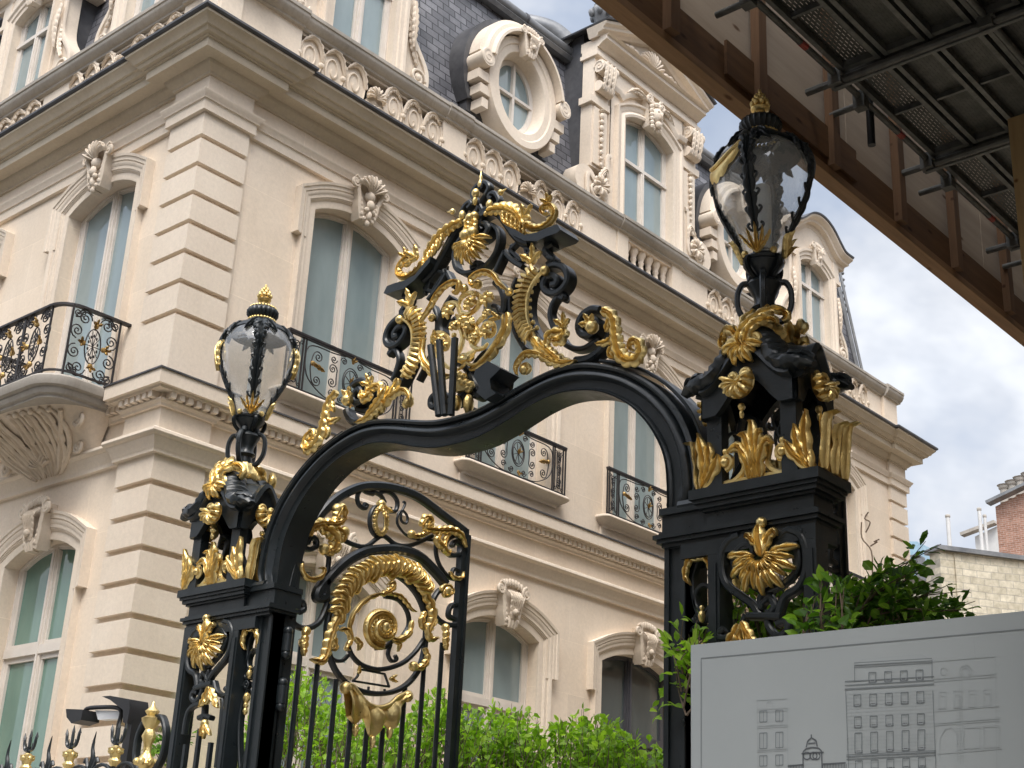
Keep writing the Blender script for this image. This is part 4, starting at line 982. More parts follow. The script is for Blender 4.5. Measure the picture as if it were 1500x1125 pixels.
# shelf acanthus and curled tip
A([(250,430),(340,400),(440,400),(530,440),(590,520),(610,610),(600,700)], zB, .15, .06, .05, 0, .35)
A([(640,560),(700,600),(790,605),(870,560),(930,490),(945,420),(900,360),(840,365),(800,410),(830,455),(870,440)], zB, .11, .05, .05, -1, .3, .8)
Tg([(640,640),(720,650),(820,620),(900,590),(960,580)], zB, .022); leaf_spray(g, G(zB([(610,490)]), 6.0)[0], (.8,0,.5), .11, NG, .5, 3); leaf_spray(g, G(zB([(870,340)]), 6.05)[0], (0,0,1), .07, NG, .5, 3)
for q in range(5): A([(400+45*q,420+28*q),(400+42*q,500+30*q),(430+36*q,560+24*q)], zB, .04, .03, .03, y=6.02)
# crescent with gadroons
R1 = GC(zD([(830,45),(770,90),(705,180),(662,280),(645,380),(648,500),(672,620),(725,730)]), 6.04, 6); g.tube(R1, .013, 6); g.ball(R1[0], .035, 8)
C1 = GC(zD([(760,40),(680,110),(635,200),(605,300),(592,390),(592,490),(610,590),(650,680),(715,755)]), 6.06, 6)
acanthus(g, C1, .10, NG, h=.03, lobe=.10, root=.9, tip=.8)
RC = resample(C1, .034)
for i, p in enumerate(RC[:-1]):
    t = (RC[i+1]-p).normalized(); s_ = t.cross(NG).normalized(); 
    g.tube([p-s_*.052+V((0,-.01,0)), p-s_*.02+V((0,-.05,0))+t*.008, p+s_*.03+V((0,-.045,0))+t*.012, p+s_*.06+V((0,-.005,0))+t*.004], .0125, 5, [.7,1.1,1.1,.6])
    if i % 2: g.ball(p-s_*.068, .017, 5)
leaf_spray(g, G(zB([(700,960)]), 6.03)[0], (.15,0,1), .13, NG, .45, 3)
# centre drop, head and shell
A([(105,470),(112,560),(90,640),(80,700),(78,770)], zB, .09, .05, .035, y=6.02); Bg((105,470), zB, .035, 6.02); Bg((85,640), zB, .045, 6.0); Bg((78,745), zB, .045, 6.0)
c_ = G(zB([(80,745)]), 6.04)[0]; c_.x = XC+.008
# medallion scroll frame
A([(135,185),(110,215),(78,190),(78,130),(150,72),(240,55),(320,95),(380,180),(480,272)], zD, .085, .05, .05, 1, .35, .6, 6.0)
A([(455,490),(455,600),(415,720),(340,840),(250,950),(150,1030),(70,1070)], zD, .12, .05, .07, -1, .4, .6, 6.02)
Tg([(400,500),(395,620),(350,730),(290,830),(210,930),(130,1000)], zD, .02)
Tg([(60,960),(90,930),(85,890),(40,900),(15,950),(50,1010),(110,1010),(180,980)], zD, .018); Bg((62,940), zD, .03)
Bg((140,185), zD, .035); Bg((465,265), zD, .03)
Bg((330,520), zD, .02); leaf_spray(g, G(zD([(360,530)]), 6.02)[0], (-1,0,.3), .07, NG, .5, 2)
# feather tips and buds
# haunch foliage
A([(720,745),(790,850),(890,935),(1010,985),(1125,990)], zD, .15, .055, .06, 0, .3, .4, 6.03)
A([(1000,975),(900,900),(830,830),(790,760)], zD, .10, .05, .05, 0, .3, .5, 6.0)
A([(900,960),(760,900),(640,900),(560,980),(530,1060),(545,1120)], zD, .10, .045, .05, -1, .3, .5, 6.02)
Tg([(640,1110),(680,1060),(640,1010),(590,1040),(600,1090)], zD, .02); Bg((620,1065), zD, .035)
A([(150,560),(170,450),(230,405),(330,400),(345,350)], zG, .10, .05, .05, 0, .4, .5, 6.0)
A([(225,480),(290,490),(345,430),(350,370)], zG, .12, .06, .05, 0, .3, .5, 5.98); leaf_spray(g, G(zG([(320,350)]), 6.0)[0], (.2,0,1), .09, NG, .5, 3)
A([(120,640),(200,680),(320,715),(455,690)], zG, .12, .045, .05, 1, .2, .6, 6.0)
A([(735,180),(810,215),(860,300),(868,400),(880,500),(905,610),(970,680),(1060,690),(1120,630),(1125,550),(1080,490),(1020,500),(1005,555),(1050,590)], zG, .13, .06, .055, 0, .3, .6, 5.99)
for L in ([(850,420),(780,500),(690,520),(655,515)], [(860,480),(830,560),(800,620),(840,680)], [(880,560),(900,640),(930,700),(960,720)], [(800,250),(780,330),(760,400)], [(1060,690),(1110,680),(1125,720)]): A(L, zG, .07, .04, .04, 0, .3, .5, 5.99)
Bg((612,345), zG, .045, 6.0); leaf_spray(g, G(zG([(600,330)]), 6.0)[0], (-.4,0,1), .08, NG, .6, 3)
fan(g, c_, .175, radians(-178), radians(-2), 13, NG, (1,0,0), (0,0,1), h=.05, lean=.12) if False else None
g.both(XC)
petals(g, c_, .165, radians(-174), radians(-6), 13, NG, (1,0,0), (0,0,1), .27, .2, .035); petals(g, c_+V((0,-.04,0)), .10, radians(-165), radians(-15), 8, NG, (1,0,0), (0,0,1), .3, .25, .02)
sp = G(zB([(155,65),(150,150)]), 6.05); sp = [V((XC+.0,6.08,p.z)) for p in sp]
g.lathe([(.002,.13),(.007,.10),(.014,.085),(.008,.065),(.018,.04),(.022,.025),(.012,0)][::-1], (XC,6.08,sp[1].z), 10)
bz = G(zB([(150,280)]))[0].z
g.ball((XC,6.04,bz), .030, 8, (1,1,1.2)); g.ball((XC,6.04,bz-.06), .02, 6, (1,1,1.8))
for s in (-1, 1):
    p = G(zB([(375,225)]), 6.05)[0]; q = G(zB([(435,185)]), 6.05)[0]; b_ = G(zB([(260,350)]), 6.05)[0]
    X = lambda v: V((XC+s*(v.x-XC), v.y, v.z))
    g.ball(X(p), .022, 8); g.tube([X(p), X(q)], .014, 6, [1,.2]); g.ball(X(b_), .026, 8, (1,1,1.5)); g.ball(X(b_+V((-.03,0,-.06))), .016, 6, (1,1,1.4))
cg = g.build('crest_gilding', GOLD, GATE, 50)
# open arabesque inside the medallion (not mirror-symmetrical in the photograph)
g = mk(); yy = 6.04
for L in ([(650,800),(655,730),(710,685),(780,705),(825,770),(800,850),(750,840),(760,780)], [(840,600),(880,580),(940,640),(970,750),(940,860),(880,950),(1000,960),(1080,890),(1120,840)], [(860,720),(900,700)],
          [(760,470),(790,400),(860,375),(920,400),(940,470),(980,520),(1060,590)], [(900,500),(950,560),(1000,610),(1080,600),(1130,640)], [(930,400),(960,320),(1040,275),(1120,300)]): Tg(L, zC, .024, yy)
for L in ([(0,300),(70,268),(150,300),(162,370),(110,450),(30,495),(-40,460),(-50,400)], [(100,455),(170,370),(215,300),(270,290),(300,340)], [(0,570),(70,590),(130,650),(145,740),(100,820)], [(130,650),(70,690),(75,790),(130,850),(200,840),(245,790)], [(60,640),(20,700),(50,760)],
          [(130,600),(180,540),(240,500)], [(180,660),(220,590),(290,590),(310,660),(270,720),(210,700)], [(110,860),(60,920),(20,960)]): Tg(L, zD, .024, yy)
for q, r in (((60,390),.055), ((240,340),.06), ((50,600),.06), ((235,490),.04), ((235,670),.06), ((90,720),.03), ((110,300),.03)): rosette(g, G(zD([q]), yy-.02)[0], r*.95, NG, 6, random.random())
for q, r in (((830,470),.06), ((870,620),.035), ((960,560),.05), ((1050,600),.05), ((740,760),.05), ((1080,740),.04), ((780,820),.04)): rosette(g, G(zC([q]), yy-.02)[0], r*.95, NG, 6, random.random())
for (a, b, z) in (((900,640),(1000,900),zC),):
    pass
A([(880,650),(960,600),(1060,610),(1125,650)], zC, .07, .04, .04, y=yy); A([(130,640),(120,720),(90,800)], zD, .07, .04, .04, y=yy); A([(1000,440),(1060,400),(1120,350)], zC, .06, .04, .04, y=yy)
q_ = G(zF([(440,430),(575,500),(570,575),(440,600)]), 6.06); g.prism([(p.x,p.z) for p in q_], 6.03, 6.07, 1)
for k in range(7): g.ball(q_[0].lerp(q_[2], k/6)+V((.02*(k%3),-.03,0)), .03, 6)
Bg((540,700), zF, .04, 6.04, (.8,1,1.8)); Bg((430,690), zF, .04, 6.04, (.8,1,1.4))
g.build('medallion_arabesque', GOLD, GATE, 50)
# flag holders: three tubes and a square socket
for (a, b) in (((192,165),(268,805)), ((272,118),(320,800)), ((415,98),(380,800))):
    fh = mk(); P = G(zF([a, b]), 5.93); fh.bar(P, .042, .045, NG); fh.build('flag_holder', IRON, GATE, 30)
fh = mk(); P = G(zF([(600,385),(715,305),(833,372),(735,470),(745,560),(790,600),(690,660),(610,590),(640,540),(585,440)]), 5.9); fh.prism([(p.x,p.z) for p in P], 5.9, 6.08, 1)
fh.build('flag_socket', IRON, GATE, 30)

# ---- piers ------------------------------------------------------------------------
zR = Zm(960,700,4.5); zP = Zm(990,400,3.515); zL = Zm(240,880,4.592)
FY = 5.95
def X_(v, s): return V((XC+s*(v.x-XC), v.y, v.z))
def GR(L, z=None, y=FY, k=5):
    L = z(L) if z else L; return crom([at(a, b, 1, y) for a, b in L], k)
def GLm(L, z, y=FY, k=5):   # traced on the left pier, returned in right-pier space
    return [V((2*XC-p.x, p.y, p.z)) for p in crom([at(a, b, 1, y) for a, b in z(L)], k)]
def flip(mb, s): return mb if s > 0 else mb.mirrored(XC)
def pier(s):
    P = mk(); a0, a1, a2, a3, a4 = 1.625, 1.755, 1.925, 1.995, 2.555
    x = lambda q: XC+q
    ybk = FY+.215; ypb = FY+.12
    P.box(x(a0), x(a1), GY, GY+.20, 0, 3.64); P.box(x(a0)-.0, x(a0)+.03, GY-.014, GY+.1, 0, 3.62); P.box(x(a1)-.03, x(a1), GY-.014, GY+.1, 0, 3.62)
    for (p, q) in ((a2, a3), (a4-.075, a4)):
        Q = mk(); Q.box(x(p), x(q), FY, ypb, .45, 3.499); Q.box(x(p)+.018, x(q)-.018, FY-.008, FY-.001, .5, 3.45); flip(Q, s).build('post', IRON, GATE, 30)
    P.box(x(a1), x(a4), FY+.02, ypb-.01, .0, .45)
    o = flip(P, s).build('pier', IRON, GATE, 30)
    C = mk()
    def mold(u0, u1, y0, y1, prof):
        for (e, za, zb) in prof: C.box(x(u0-e), x(u1+e), y0-e, y1+e, za, zb)
    mold(a0, a4, FY+.01, ybk, [(.0,3.58,3.60),(.02,3.60,3.62),(.035,3.622,3.645),(.012,3.647,3.66)])
    C.box(x(a1), x(a4)+.0, FY+.0, ybk, 3.50, 3.578)
    mold(a2-.02, a4, FY, ybk, [(-.01,3.66,3.73),(.01,3.731,3.745),(.03,3.746,3.77),(.045,3.771,3.79),(.06,3.791,3.845)])
    C.box(x(a0-.012), x(a2), GY-.02, GY+.22, 3.66, 3.76); C.box(x(a0-.02), x(a2-.04), GY-.04, GY+.22, 3.762, 3.80)
    C.tube([(x(a1-.03),GY-.01,3.80),(x(a2-.05),GY-.01,3.80)], .035, 8)
    flip(C, s).build('pier_cap', IRON, GATE, 25)
    # front heart scroll (and the same on the back of the cage)
    H = mk(); w = .036
    def hb(L, z=zR, w=w, d=.05): H.bar(GR(L, z, FY+.02), w, d, NG)
    hb([(980,360),(880,350),(820,400)]) ; hb([(880,345),(955,375),(995,460),(1000,600),(955,720),(860,790),(820,900)], w=.040, d=.055)
    hb([(560,380),(500,410),(450,490),(445,610),(480,710),(570,780),(650,840),(690,905)], w=.040, d=.055)
    hb([(600,505),(645,500),(640,455),(590,445),(540,490),(522,560),(565,650),(660,720),(750,780),(790,850),(745,905)], d=.045)
    hb([(835,490),(800,480),(815,440),(870,420),(925,450),(945,540),(925,630),(850,700),(750,745),(700,790),(700,850)], d=.045)
    hb([(700,790),(730,770),(745,800),(715,830),(700,870)], w=.03)
    hb([(620,915),(840,918)], w=.036, d=.07)
    for L in ([(270,545),(262,620),(225,680),(195,660),(205,615),(235,620)], [(345,545),(365,615),(410,640),(440,615),(420,590)], [(250,690),(190,720),(160,780),(140,900)], [(400,660),(402,720),(385,900),(360,1125)], [(280,700),(275,780),(270,810)], [(240,790),(280,775),(325,790)]):
        H.bar(GLm(L, zL, FY+.02), .034, .05, NG)
    for k in (0,): H.box(x(a3), x(a4-.075), FY+.01, FY+.04, 1.2, 1.24)
    for q in (2.10, 2.24, 2.38): H.box(x(q)-.014, x(q)+.014, FY+.0, FY+.028, .45, 2.75 if q != 2.24 else 2.85)
    
    # side of the cage facing outward
    M = Matrix.Translation((x(a4)-.02, 6.1, 0)) @ Matrix.Rotation(pi/2, 4, 'Z') @ Matrix.Translation((-x(2.24), -FY, 0)) @ Matrix.Diagonal((.42,1,1,1))
    flip(H, s).build('pier_scrollwork', IRON, GATE, 40)
    # gilded heart shell
    g2 = mk(); c = at(960+715/4.5, 700+515/4.5, 1, FY)
    petals(g2, c, .20, radians(-186), radians(6), 13, NG, (1,0,0), (0,0,1), .26, .25, .03); petals(g2, c+V((0,-.035,0)), .12, radians(-170), radians(-10), 9, NG, (1,0,0), (0,0,1), .26, .3, .02)
    g2.tube([c+V((.055*cos(a),-.03,.055*sin(a))) for a in [radians(-180+180*i/12) for i in range(13)]], .012, 6)
    acanthus(g2, GR([(715,520),(700,440),(690,360),(700,290)], zR, FY-.02), .09, NG, h=.05, lobe=.06); g2.ball(at(960+700/4.5,700+295/4.5,1,FY-.03), .03, 8)
    for L in ([(700,480),(660,420),(610,380),(600,400)], [(720,470),(755,400),(790,350),(800,380)]): acanthus(g2, GR(L, zR, FY-.02), .06, NG, h=.04, lobe=.04)
    # lower gilding, traced on the left pier
    for L, ww in (([(310,580),(290,630),(265,680),(240,715)], .07), ([(320,590),(335,640),(350,690),(365,720)], .07), ([(300,620),(285,660),(290,690),(310,660),(310,620)], .03), ([(275,820),(262,870),(250,910)], .05), ([(280,830),(300,870),(315,905)], .05), ([(275,840),(275,890),(270,930)], .04)):
        P_ = GLm(L, zL, FY-.02); acanthus(g2, P_, ww, NG, h=.03, lobe=.04)
    g2.ball(GLm([(275,825),(275,826)], zL, FY-.02)[0], .03, 8)
    flip(g2, s).build('gilt_shell', GOLD, GATE, 50)
    # narrow panel between jamb and cage
    N_ = mk(); y = GY+.05; xm = x((a1+a2)/2)
    for zc in (3.28,):
        for t in (-1, 1):
            N_.bar(crom([V((xm+t*.03,y,3.52)), V((xm+t*.07,y,3.42)), V((xm+t*.06,y,3.30)), V((xm+t*.015,y,3.17))], 5), .026, .05, NG)
            N_.bar(spiral((xm+t*.045,y,3.13), .035, .006, 0 if t > 0 else pi, t*1.4), .02, .04, NG); N_.bar(spiral((xm+t*.045,y,3.20), .028, .006, 0 if t > 0 else pi, -t*1.4), .02, .04, NG)
            N_.bar(crom([V((xm+t*.02,y,3.10)), V((xm+t*.065,y,3.0)), V((xm+t*.068,y,2.85)), V((xm+t*.02,y,2.62)), V((xm-t*.04,y,2.45)), V((xm-t*.075,y,2.2)), V((xm-t*.05,y,2.0))], 5), .022, .05, NG)
            N_.bar(crom([V((xm-t*.05,y,2.0)), V((xm+t*.06,y,1.7)), V((xm+t*.05,y,1.3)), V((xm,y,1.1))], 5), .022, .05, NG)
    N_.bar([V((xm+.055*cos(a*pi/10),y,3.30+.07*sin(a*pi/10))) for a in range(21)], .022, .05, NG)
    flip(N_, s).build('narrow_scrollwork', IRON, GATE, 40)
    g3 = mk()
    for t in (-1, 1): acanthus(g3, crom([V((xm,y-.04,3.50)), V((xm+t*.05,y-.06,3.50)), V((xm+t*.085,y-.05,3.42)), V((xm+t*.06,y-.04,3.37))], 5), .05, NG, h=.03, lobe=.035)
    g3.ball((xm,y-.05,3.52), .03, 8); g3.ball((xm,y-.03,3.20), .022, 6, (1,1,1.6)); g3.ball((xm,y-.03,3.245), .015, 6)
    for zz in (3.04, 2.99, 2.95): g3.ball((xm,y-.03,zz), .026 if zz > 3 else .018, 6, (1,1,1.5))
    g3.ball((xm,y-.03,2.22), .04, 8, (.8,1,1.5)); leaf_spray(g3, (xm,y-.05,2.25), (0,0,1), .09, NG, .5, 3)
    flip(g3, s).build('narrow_panel_gilding', GOLD, GATE, 50)
    # canopy pavilion
    K = mk(); xa, xb = a2+.085, a4-.10; ya, yb = FY+.035, ybk-.035; xm = x((xa+xb)/2); hx = (xb-xa)/2; ym = (ya+yb)/2; hy = (yb-ya)/2+.06
    ya, yb = ym-hy, ym+hy
    for sx in (-1, 1):
        for yy in (ya, yb): K.box(xm+sx*hx-.045, xm+sx*hx+.045, yy-.035, yy+.035, 3.845, 4.27)
    def ogee(t): t = abs(t); return 4.325+.20*(.5+.5*cos(pi*min(1, t*1.05)))**1.1
    def band(pa, pb, half, L):
        n = 20; top, bot = [], []
        for i in range(n+1):
            t = -1+2*i/n; z = ogee(t); top.append((t, z+.035)); bot.append((t, max(4.215, z-.135)))
        for i in range(n):
            vs = []
            for (t, zt), (_, zb) in ((top[i], bot[i]), (top[i+1], bot[i+1])):
                for off, zz in ((.0, zb), (-.0, zt)):
                    q = pa.lerp(pb, (t+1)/2); vs.append((q.x, q.y, zz))
            for k, th in ((0, .03),):
                nrm = V((pb.y-pa.y, pa.x-pb.x, 0)).normalized()
                A_ = [V(v)+nrm*.022 for v in vs]; B_ = [V(v)-nrm*.022 for v in vs]
                K.add(A_+B_, [(0,2,3,1),(4,5,7,6),(0,4,6,2),(1,3,7,5)])
        P_ = [pa.lerp(pb, (t+1)/2)+V((0,0,z)) for t, z in top]; nrm = V((pb.y-pa.y, pa.x-pb.x, 0)).normalized()
        K.sweep(P_, [(-.02,-.0),(-.02,.05),(.01,.06),(.02,.04),(.03,.0)], nrm, flip=1)
    e = .05; c00, c10, c11, c01 = V((xm-hx-e,ya-e,0)), V((xm+hx+e,ya-e,0)), V((xm+hx+e,yb+e,0)), V((xm-hx-e,yb+e,0))
    for a, b in ((c00,c10),(c10,c11),(c11,c01),(c01,c00)): band(a, b, 0, 0)
    # roof skin and draped corner ribs ending in horns
    n = 12; vs = []; fs = []
    for i in range(n+1):
        for j in range(n+1):
            u, v = -1+2*i/n, -1+2*j/n; m = max(abs(u), abs(v)); q = min(abs(u), abs(v))
            z = (ogee(min(abs(u), abs(v)))+.04)*(m**1.5)+(4.64)*(1-m**1.5); vs.append((xm+u*(hx+e+.01), ym+v*(hy+e+.01), z))
    K.add(vs, [(i*(n+1)+j, (i+1)*(n+1)+j, (i+1)*(n+1)+j+1, i*(n+1)+j+1) for i in range(n) for j in range(n)])
    for sx in (-1, 1):
        for sy in (-1, 1):
            f = lambda r, z: V((xm+sx*(hx+e)*r, ym+sy*(hy+e)*min(1.04, .62+.42*r), z))
            P_ = crom([f(.05,4.66), f(.28,4.63), f(.55,4.52), f(.82,4.425), f(1.08,4.41), f(1.32,4.40), f(1.46,4.375)], 5); P_ = resample(P_, .012); n2 = len(P_); vs = []
            for i, p in enumerate(P_):
                t = i/(n2-1); T = (P_[min(i+1,n2-1)]-P_[max(i-1,0)]).normalized(); S = T.cross(V((0,0,1))).normalized(); U = S.cross(T); r = (.056+.022*sin(pi*t))*(1-.55*max(0,(t-.72)/.28)**1.3)
                rip = 1+.16*sin(t*62+0)
                for k in range(12):
                    a = 2*pi*k/12; vs.append(p+S*(r*1.25*cos(a)*(1+.06*cos(6*a+t*20)))+U*(r*.72*sin(a)*rip))
            K.add(vs, [(i*12+k, i*12+(k+1)%12, (i+1)*12+(k+1)%12, (i+1)*12+k) for i in range(n2-1) for k in range(12)]+[tuple(range(12))[::-1], tuple((n2-1)*12+k for k in range(12))])
            acanthus(K, [p+V((0,0,.03)) for p in P_[int(n2*.6):]], .14, (0,0,1), h=.04, lobe=.06)
    K.lathe([(.16,4.60),(.10,4.66),(.08,4.72),(.06,4.76)], (xm,ym,0), 14)
    for sx in (-1, 1):   # inner lantern-like curls under the canopy
        K.bar(crom([V((xm+sx*hx,ym,3.9)), V((xm+sx*.12,ym,4.05)), V((xm+sx*.05,ym,4.2)), V((xm+sx*.14,ym,4.26)), V((xm+sx*.17,ym,4.16))], 6), .028, .05, NG)
        K.bar([V((xm+sx*.16+.045*cos(a*pi/8),ya+.05,4.10+.05*sin(a*pi/8))) for a in range(17)], .014, .02, NG)
    flip(K, s).build('canopy', IRON, GATE, 40)
    g4 = mk()
    # gilded crown of leaves round the canopy feet: front, sides, back
    def palm(c, U, N, H, W_, k=3):
        for t in [(-1+2*i/(2*k)) for i in range(2*k+1)]:
            L_ = H*(1-.38*abs(t)); P2 = crom([c+U*(t*.03), c+U*(t*W_*.35)+V((0,0,L_*.5))+N*.02, c+U*(t*W_*.75)+V((0,0,L_*.92))+N*.03, c+U*(t*W_*1.12)+V((0,0,L_*.93-abs(t)*.03))+N*.05], 5)
            acanthus(g4, P2, .075, N, h=.035, lobe=.075, tip=.55)
    def side(c0, c1, N, full=True):
        U = (c1-c0).normalized(); L_ = (c1-c0).length; mid = (c0+c1)/2
        palm(mid, U, N, .325, .115, 2)
        for e_, sg in ((c0, 1), (c1, -1)):
            for q, (h_, w_) in enumerate(((.30,.015),(.235,.085),(.16,.14))):
                P2 = crom([e_+U*(sg*.02)+V((0,0,.0)), e_+U*(sg*(.03+w_*.5))+V((0,0,h_*.5))+N*.02, e_+U*(sg*w_)+V((0,0,h_))+N*.04], 5); acanthus(g4, P2, .085, N, h=.04, lobe=.07)
            cc = e_+U*(sg*L_*.25)
            for sg2 in (-1, 1): g4.tube(crom([mid if False else cc+U*(sg2*.085)+V((0,0,.17)), cc+U*(sg2*.10)+V((0,0,.07)), cc+U*(sg2*.04)+V((0,0,.015)), cc+V((0,0,.012))], 5), .018, 6)
            g4.tube(spiral(cc+V((0,0,.12))+N*.02, .045, .01, -pi/2, sg*1.6, U, V((0,0,1))), .015, 6); g4.ball(cc+V((0,0,.115))+N*.03, .028, 8); g4.ball(cc+V((0,0,.175))+N*.02, .02, 6)
        g4.tube([c0+V((0,0,.012)), c1+V((0,0,.012))], .016, 6)
    ox = .075; F0, F1, F2, F3 = V((x(a2-.02),FY-.03,3.845)), V((x(a4)+.03,FY-.03,3.845)), V((x(a4)+.03,ybk+.03,3.845)), V((x(a2-.02),ybk+.03,3.845))
    side(F0, F1, V((0,-1,0))); side(F2, F3, V((0,1,0)))
    def cap_side(a, b, N):
        U = (b-a).normalized(); L_ = (b-a).length
        vs = []; n = 14
        for i in range(n+1):
            t = i/n; H = .20+.085*abs(cos(pi*t))**1.5+.012*cos(t*40)
            for j in range(7): q = j/6; vs.append(a+U*(L_*t)+V((0,0,H*q))+N*(.012+.022*sin(q*pi)+.05*max(0,q-.8)*5*.6))
        g4.add(vs, [(i*7+j, (i+1)*7+j, (i+1)*7+j+1, i*7+j+1) for i in range(n) for j in range(6)])
        for t in (.12, .5, .88):
            c = a.lerp(b, t)+N*.02; acanthus(g4, crom([c, c+V((0,0,.13))+N*.015, c+V((0,0,.24+.04*abs(t-.5)*2))+N*.03, c+V((0,0,.26+.04*abs(t-.5)*2))+N*.085], 5), .10, N, h=.03, lobe=.2, tip=.9, root=.8)
    cap_side(F1, F2, V((1,0,0))); cap_side(F3, F0, V((-1,0,0)))
    flip(g4, s).build('gilt_leaf_crown', GOLD, GATE, 50)
    # shells under the eaves and the ruffled collar under the lantern
    for (c, U, N) in ((V((xm-.02,ya-.085,4.345)), V((1,0,0)), V((0,-1,0))), (V((xm+hx+.085,ym,4.33)), V((0,1,0)), V((1,0,0))), (V((xm-hx-.085,ym,4.33)), V((0,-1,0)), V((-1,0,0)))):
        g5 = mk()
        fan(g5, c+V((0,0,.01)), .095, radians(-212), radians(32), 8, N, U, (0,0,1), h=.05, lean=.1, r0=.04)
        for t in (-1, 1): g5.tube(spiral(c+U*(t*.035)+V((0,0,.05))+N*.02, .035, .008, 0, t*1.5, U, V((0,0,1))), .012, 6); g5.ball(c+U*(t*.035)+V((0,0,.05))+N*.025, .016, 6)
        g5.ball(c-V((0,0,.12)), .022, 6); g5.ball(c-V((0,0,.16)), .014, 6, (1,1,1.8)); flip(g5, s).build('gilt_shell_pendant', GOLD, GATE, 50)
    g5 = mk()
    for sy, yq in ((-1, ya), (1, yb)):
        nn = V((0,sy,0)); q3 = lambda dx, dy, z: V((xm+dx*.85, yq+sy*dy, 4.52+(z-4.52)*.80))
        acanthus(g5, crom([q3(.02,.09,4.52), q3(-.02,.10,4.62), q3(.03,.08,4.72), q3(.11,.02,4.81), q3(.19,-.03,4.83), q3(.23,-.05,4.78), q3(.20,-.04,4.75)], 6), .085, (nn+V((0,0,.25))).normalized(), h=.04, lobe=.05, tip=.4)
        acanthus(g5, crom([q3(.03,.10,4.58), q3(.06,.09,4.68), q3(.12,.05,4.74), q3(.18,.02,4.74), q3(.20,.02,4.70)], 6), .07, nn, h=.04, lobe=.05, tip=.4)
        acanthus(g5, crom([q3(-.01,.09,4.60), q3(-.08,.07,4.70), q3(-.16,.02,4.75), q3(-.22,-.01,4.71), q3(-.205,-.0,4.64), q3(-.17,.0,4.66)], 6), .075, (nn+V((0,0,.25))).normalized(), h=.05, lobe=.07, tip=.4)
        acanthus(g5, crom([q3(.01,.07,4.68), q3(-.02,.03,4.78), q3(.0,-.03,4.89)], 6), .11, nn, h=.04, lobe=.06); acanthus(g5, crom([q3(.03,.06,4.72), q3(.08,.0,4.82), q3(.10,-.04,4.90)], 6), .08, nn, h=.04, lobe=.06)
        petals(g5, q3(.0,.085,4.60), .13, radians(-160), radians(-20), 7, nn, (1,0,0), (0,0,1), .4, .15, .03)
        for t_ in (-1, 1): g5.tube(spiral(q3(t_*.075,.09,4.60), .045, .01, -pi/2, t_*1.5), .016, 6)
    g5.lathe([(.09,4.64),(.12,4.67),(.11,4.71),(.075,4.76),(.06,4.79)], (xm,ym,0), 18, 9, .25)
    
    flip(g5, s).build('gilt_collar', GOLD, GATE, 50)
    return (XC+s*(xm-XC), ym)
LC = [pier(-1), pier(1)]

# ---- leaf -----------------------------------------------------------------------------
LX = -7.53; NL = V((1,0,0)); z4 = Zm(350,750,3); zl1 = Zm(410,700,6.25); zl3 = Zm(540,760,5.625); zl2 = Zm(400,760,5.627)
def LP(L, z=z4, off=0, k=5): return crom([at(a, b, 0, LX)+V((off,0,0)) for a, b in (z(L) if z else L)], k)
fr = mk()
def lb(L, z=z4, w=.032, d=.035, ws=None): fr.bar(LP(L, z), w, d, NL, ws=ws)
ident = lambda L: L
top = LP([(417,905),(424,860),(437,812),(458,770),(487,735),(520,716),(548,712),(580,716),(612,728),(645,752),(681,779)], ident)
hz = top[0]; fz = top[-1]
fr.bar([V((LX,hz.y,.15))]+top[:-1]+[fz], .07, .06, NL); fr.box(LX-.03, LX+.03, fz.y-.05, fz.y+.02, .15, fz.z+.02); fr.box(LX-.03, LX+.03, hz.y, fz.y, .15, .25); fr.box(LX-.025, LX+.025, hz.y, fz.y, 1.15, 1.2)
fr.box(LX-.045, LX+.045, fz.y+.0, fz.y+.03, .15, fz.z-.03)
lb([(385,300),(350,345),(345,375),(375,370),(378,320),(420,262),(490,205),(570,172),(680,165),(780,190),(850,250),(905,315)], w=.075, d=.08)
lb([(440,112),(500,142),(560,150),(630,105),(690,143),(760,145),(850,105)]); lb([(640,190),(645,168)]); lb([(565,150),(560,170)]); lb([(700,150),(695,165)])
lb([(880,125),(760,115),(700,60),(700,10),(720,-5),(740,20),(735,50),(715,40),(712,10),(730,-35),(722,-45)], w=.018, d=.02)
fr.bar([at(350+(610+36*cos(a*pi/14))/3, 750+(40+66*sin(a*pi/14))/3, 0, LX) for a in range(29)], .026, .035, NL)
lb([(855,150),(800,135),(745,110),(710,165),(720,240),(770,280),(795,255),(770,240)], zl1, .03); lb([(840,125),(920,160),(960,230)], zl1, .03); lb([(900,150),(960,125),(1030,150),(1075,220),(1060,300),(1010,305),(1010,270)], zl1, .03)
lb([(300,140),(312,112),(335,120),(338,150),(305,165),(275,145),(285,105),(320,75)], w=.035, d=.05)
lb([(350,345),(385,270),(395,205),(385,185)], w=.035); 
lb([(355,290),(310,300),(265,275),(250,240),(258,215),(280,225)], w=.022)
lb([(265,440),(285,425),(275,395),(240,400),(222,440),(240,490),(290,512),(350,485),(385,410),(388,370)], w=.04, d=.045)
lb([(945,470),(920,455),(930,415),(965,410),(985,450),(960,490),(910,495),(865,460),(850,400),(875,350),(900,340)], w=.04, d=.045)
lb([(935,150),(950,130),(975,150),(965,185),(930,190),(905,160),(915,120),(960,105),(985,150)], w=.035, d=.05)
lb([(870,115),(865,170),(880,230),(920,285),(960,295),(972,268),(945,250),(935,270)], w=.028)
ring = [(400,430),(385,520),(395,620),(430,705),(495,770),(580,797),(670,792),(740,755),(790,690),(815,600),(822,520)]
lb(ring, w=.036, d=.05); lb([(822,520),(812,430),(775,350),(710,285),(640,262),(560,275),(490,320),(430,390),(400,440)], w=.05, d=.05)
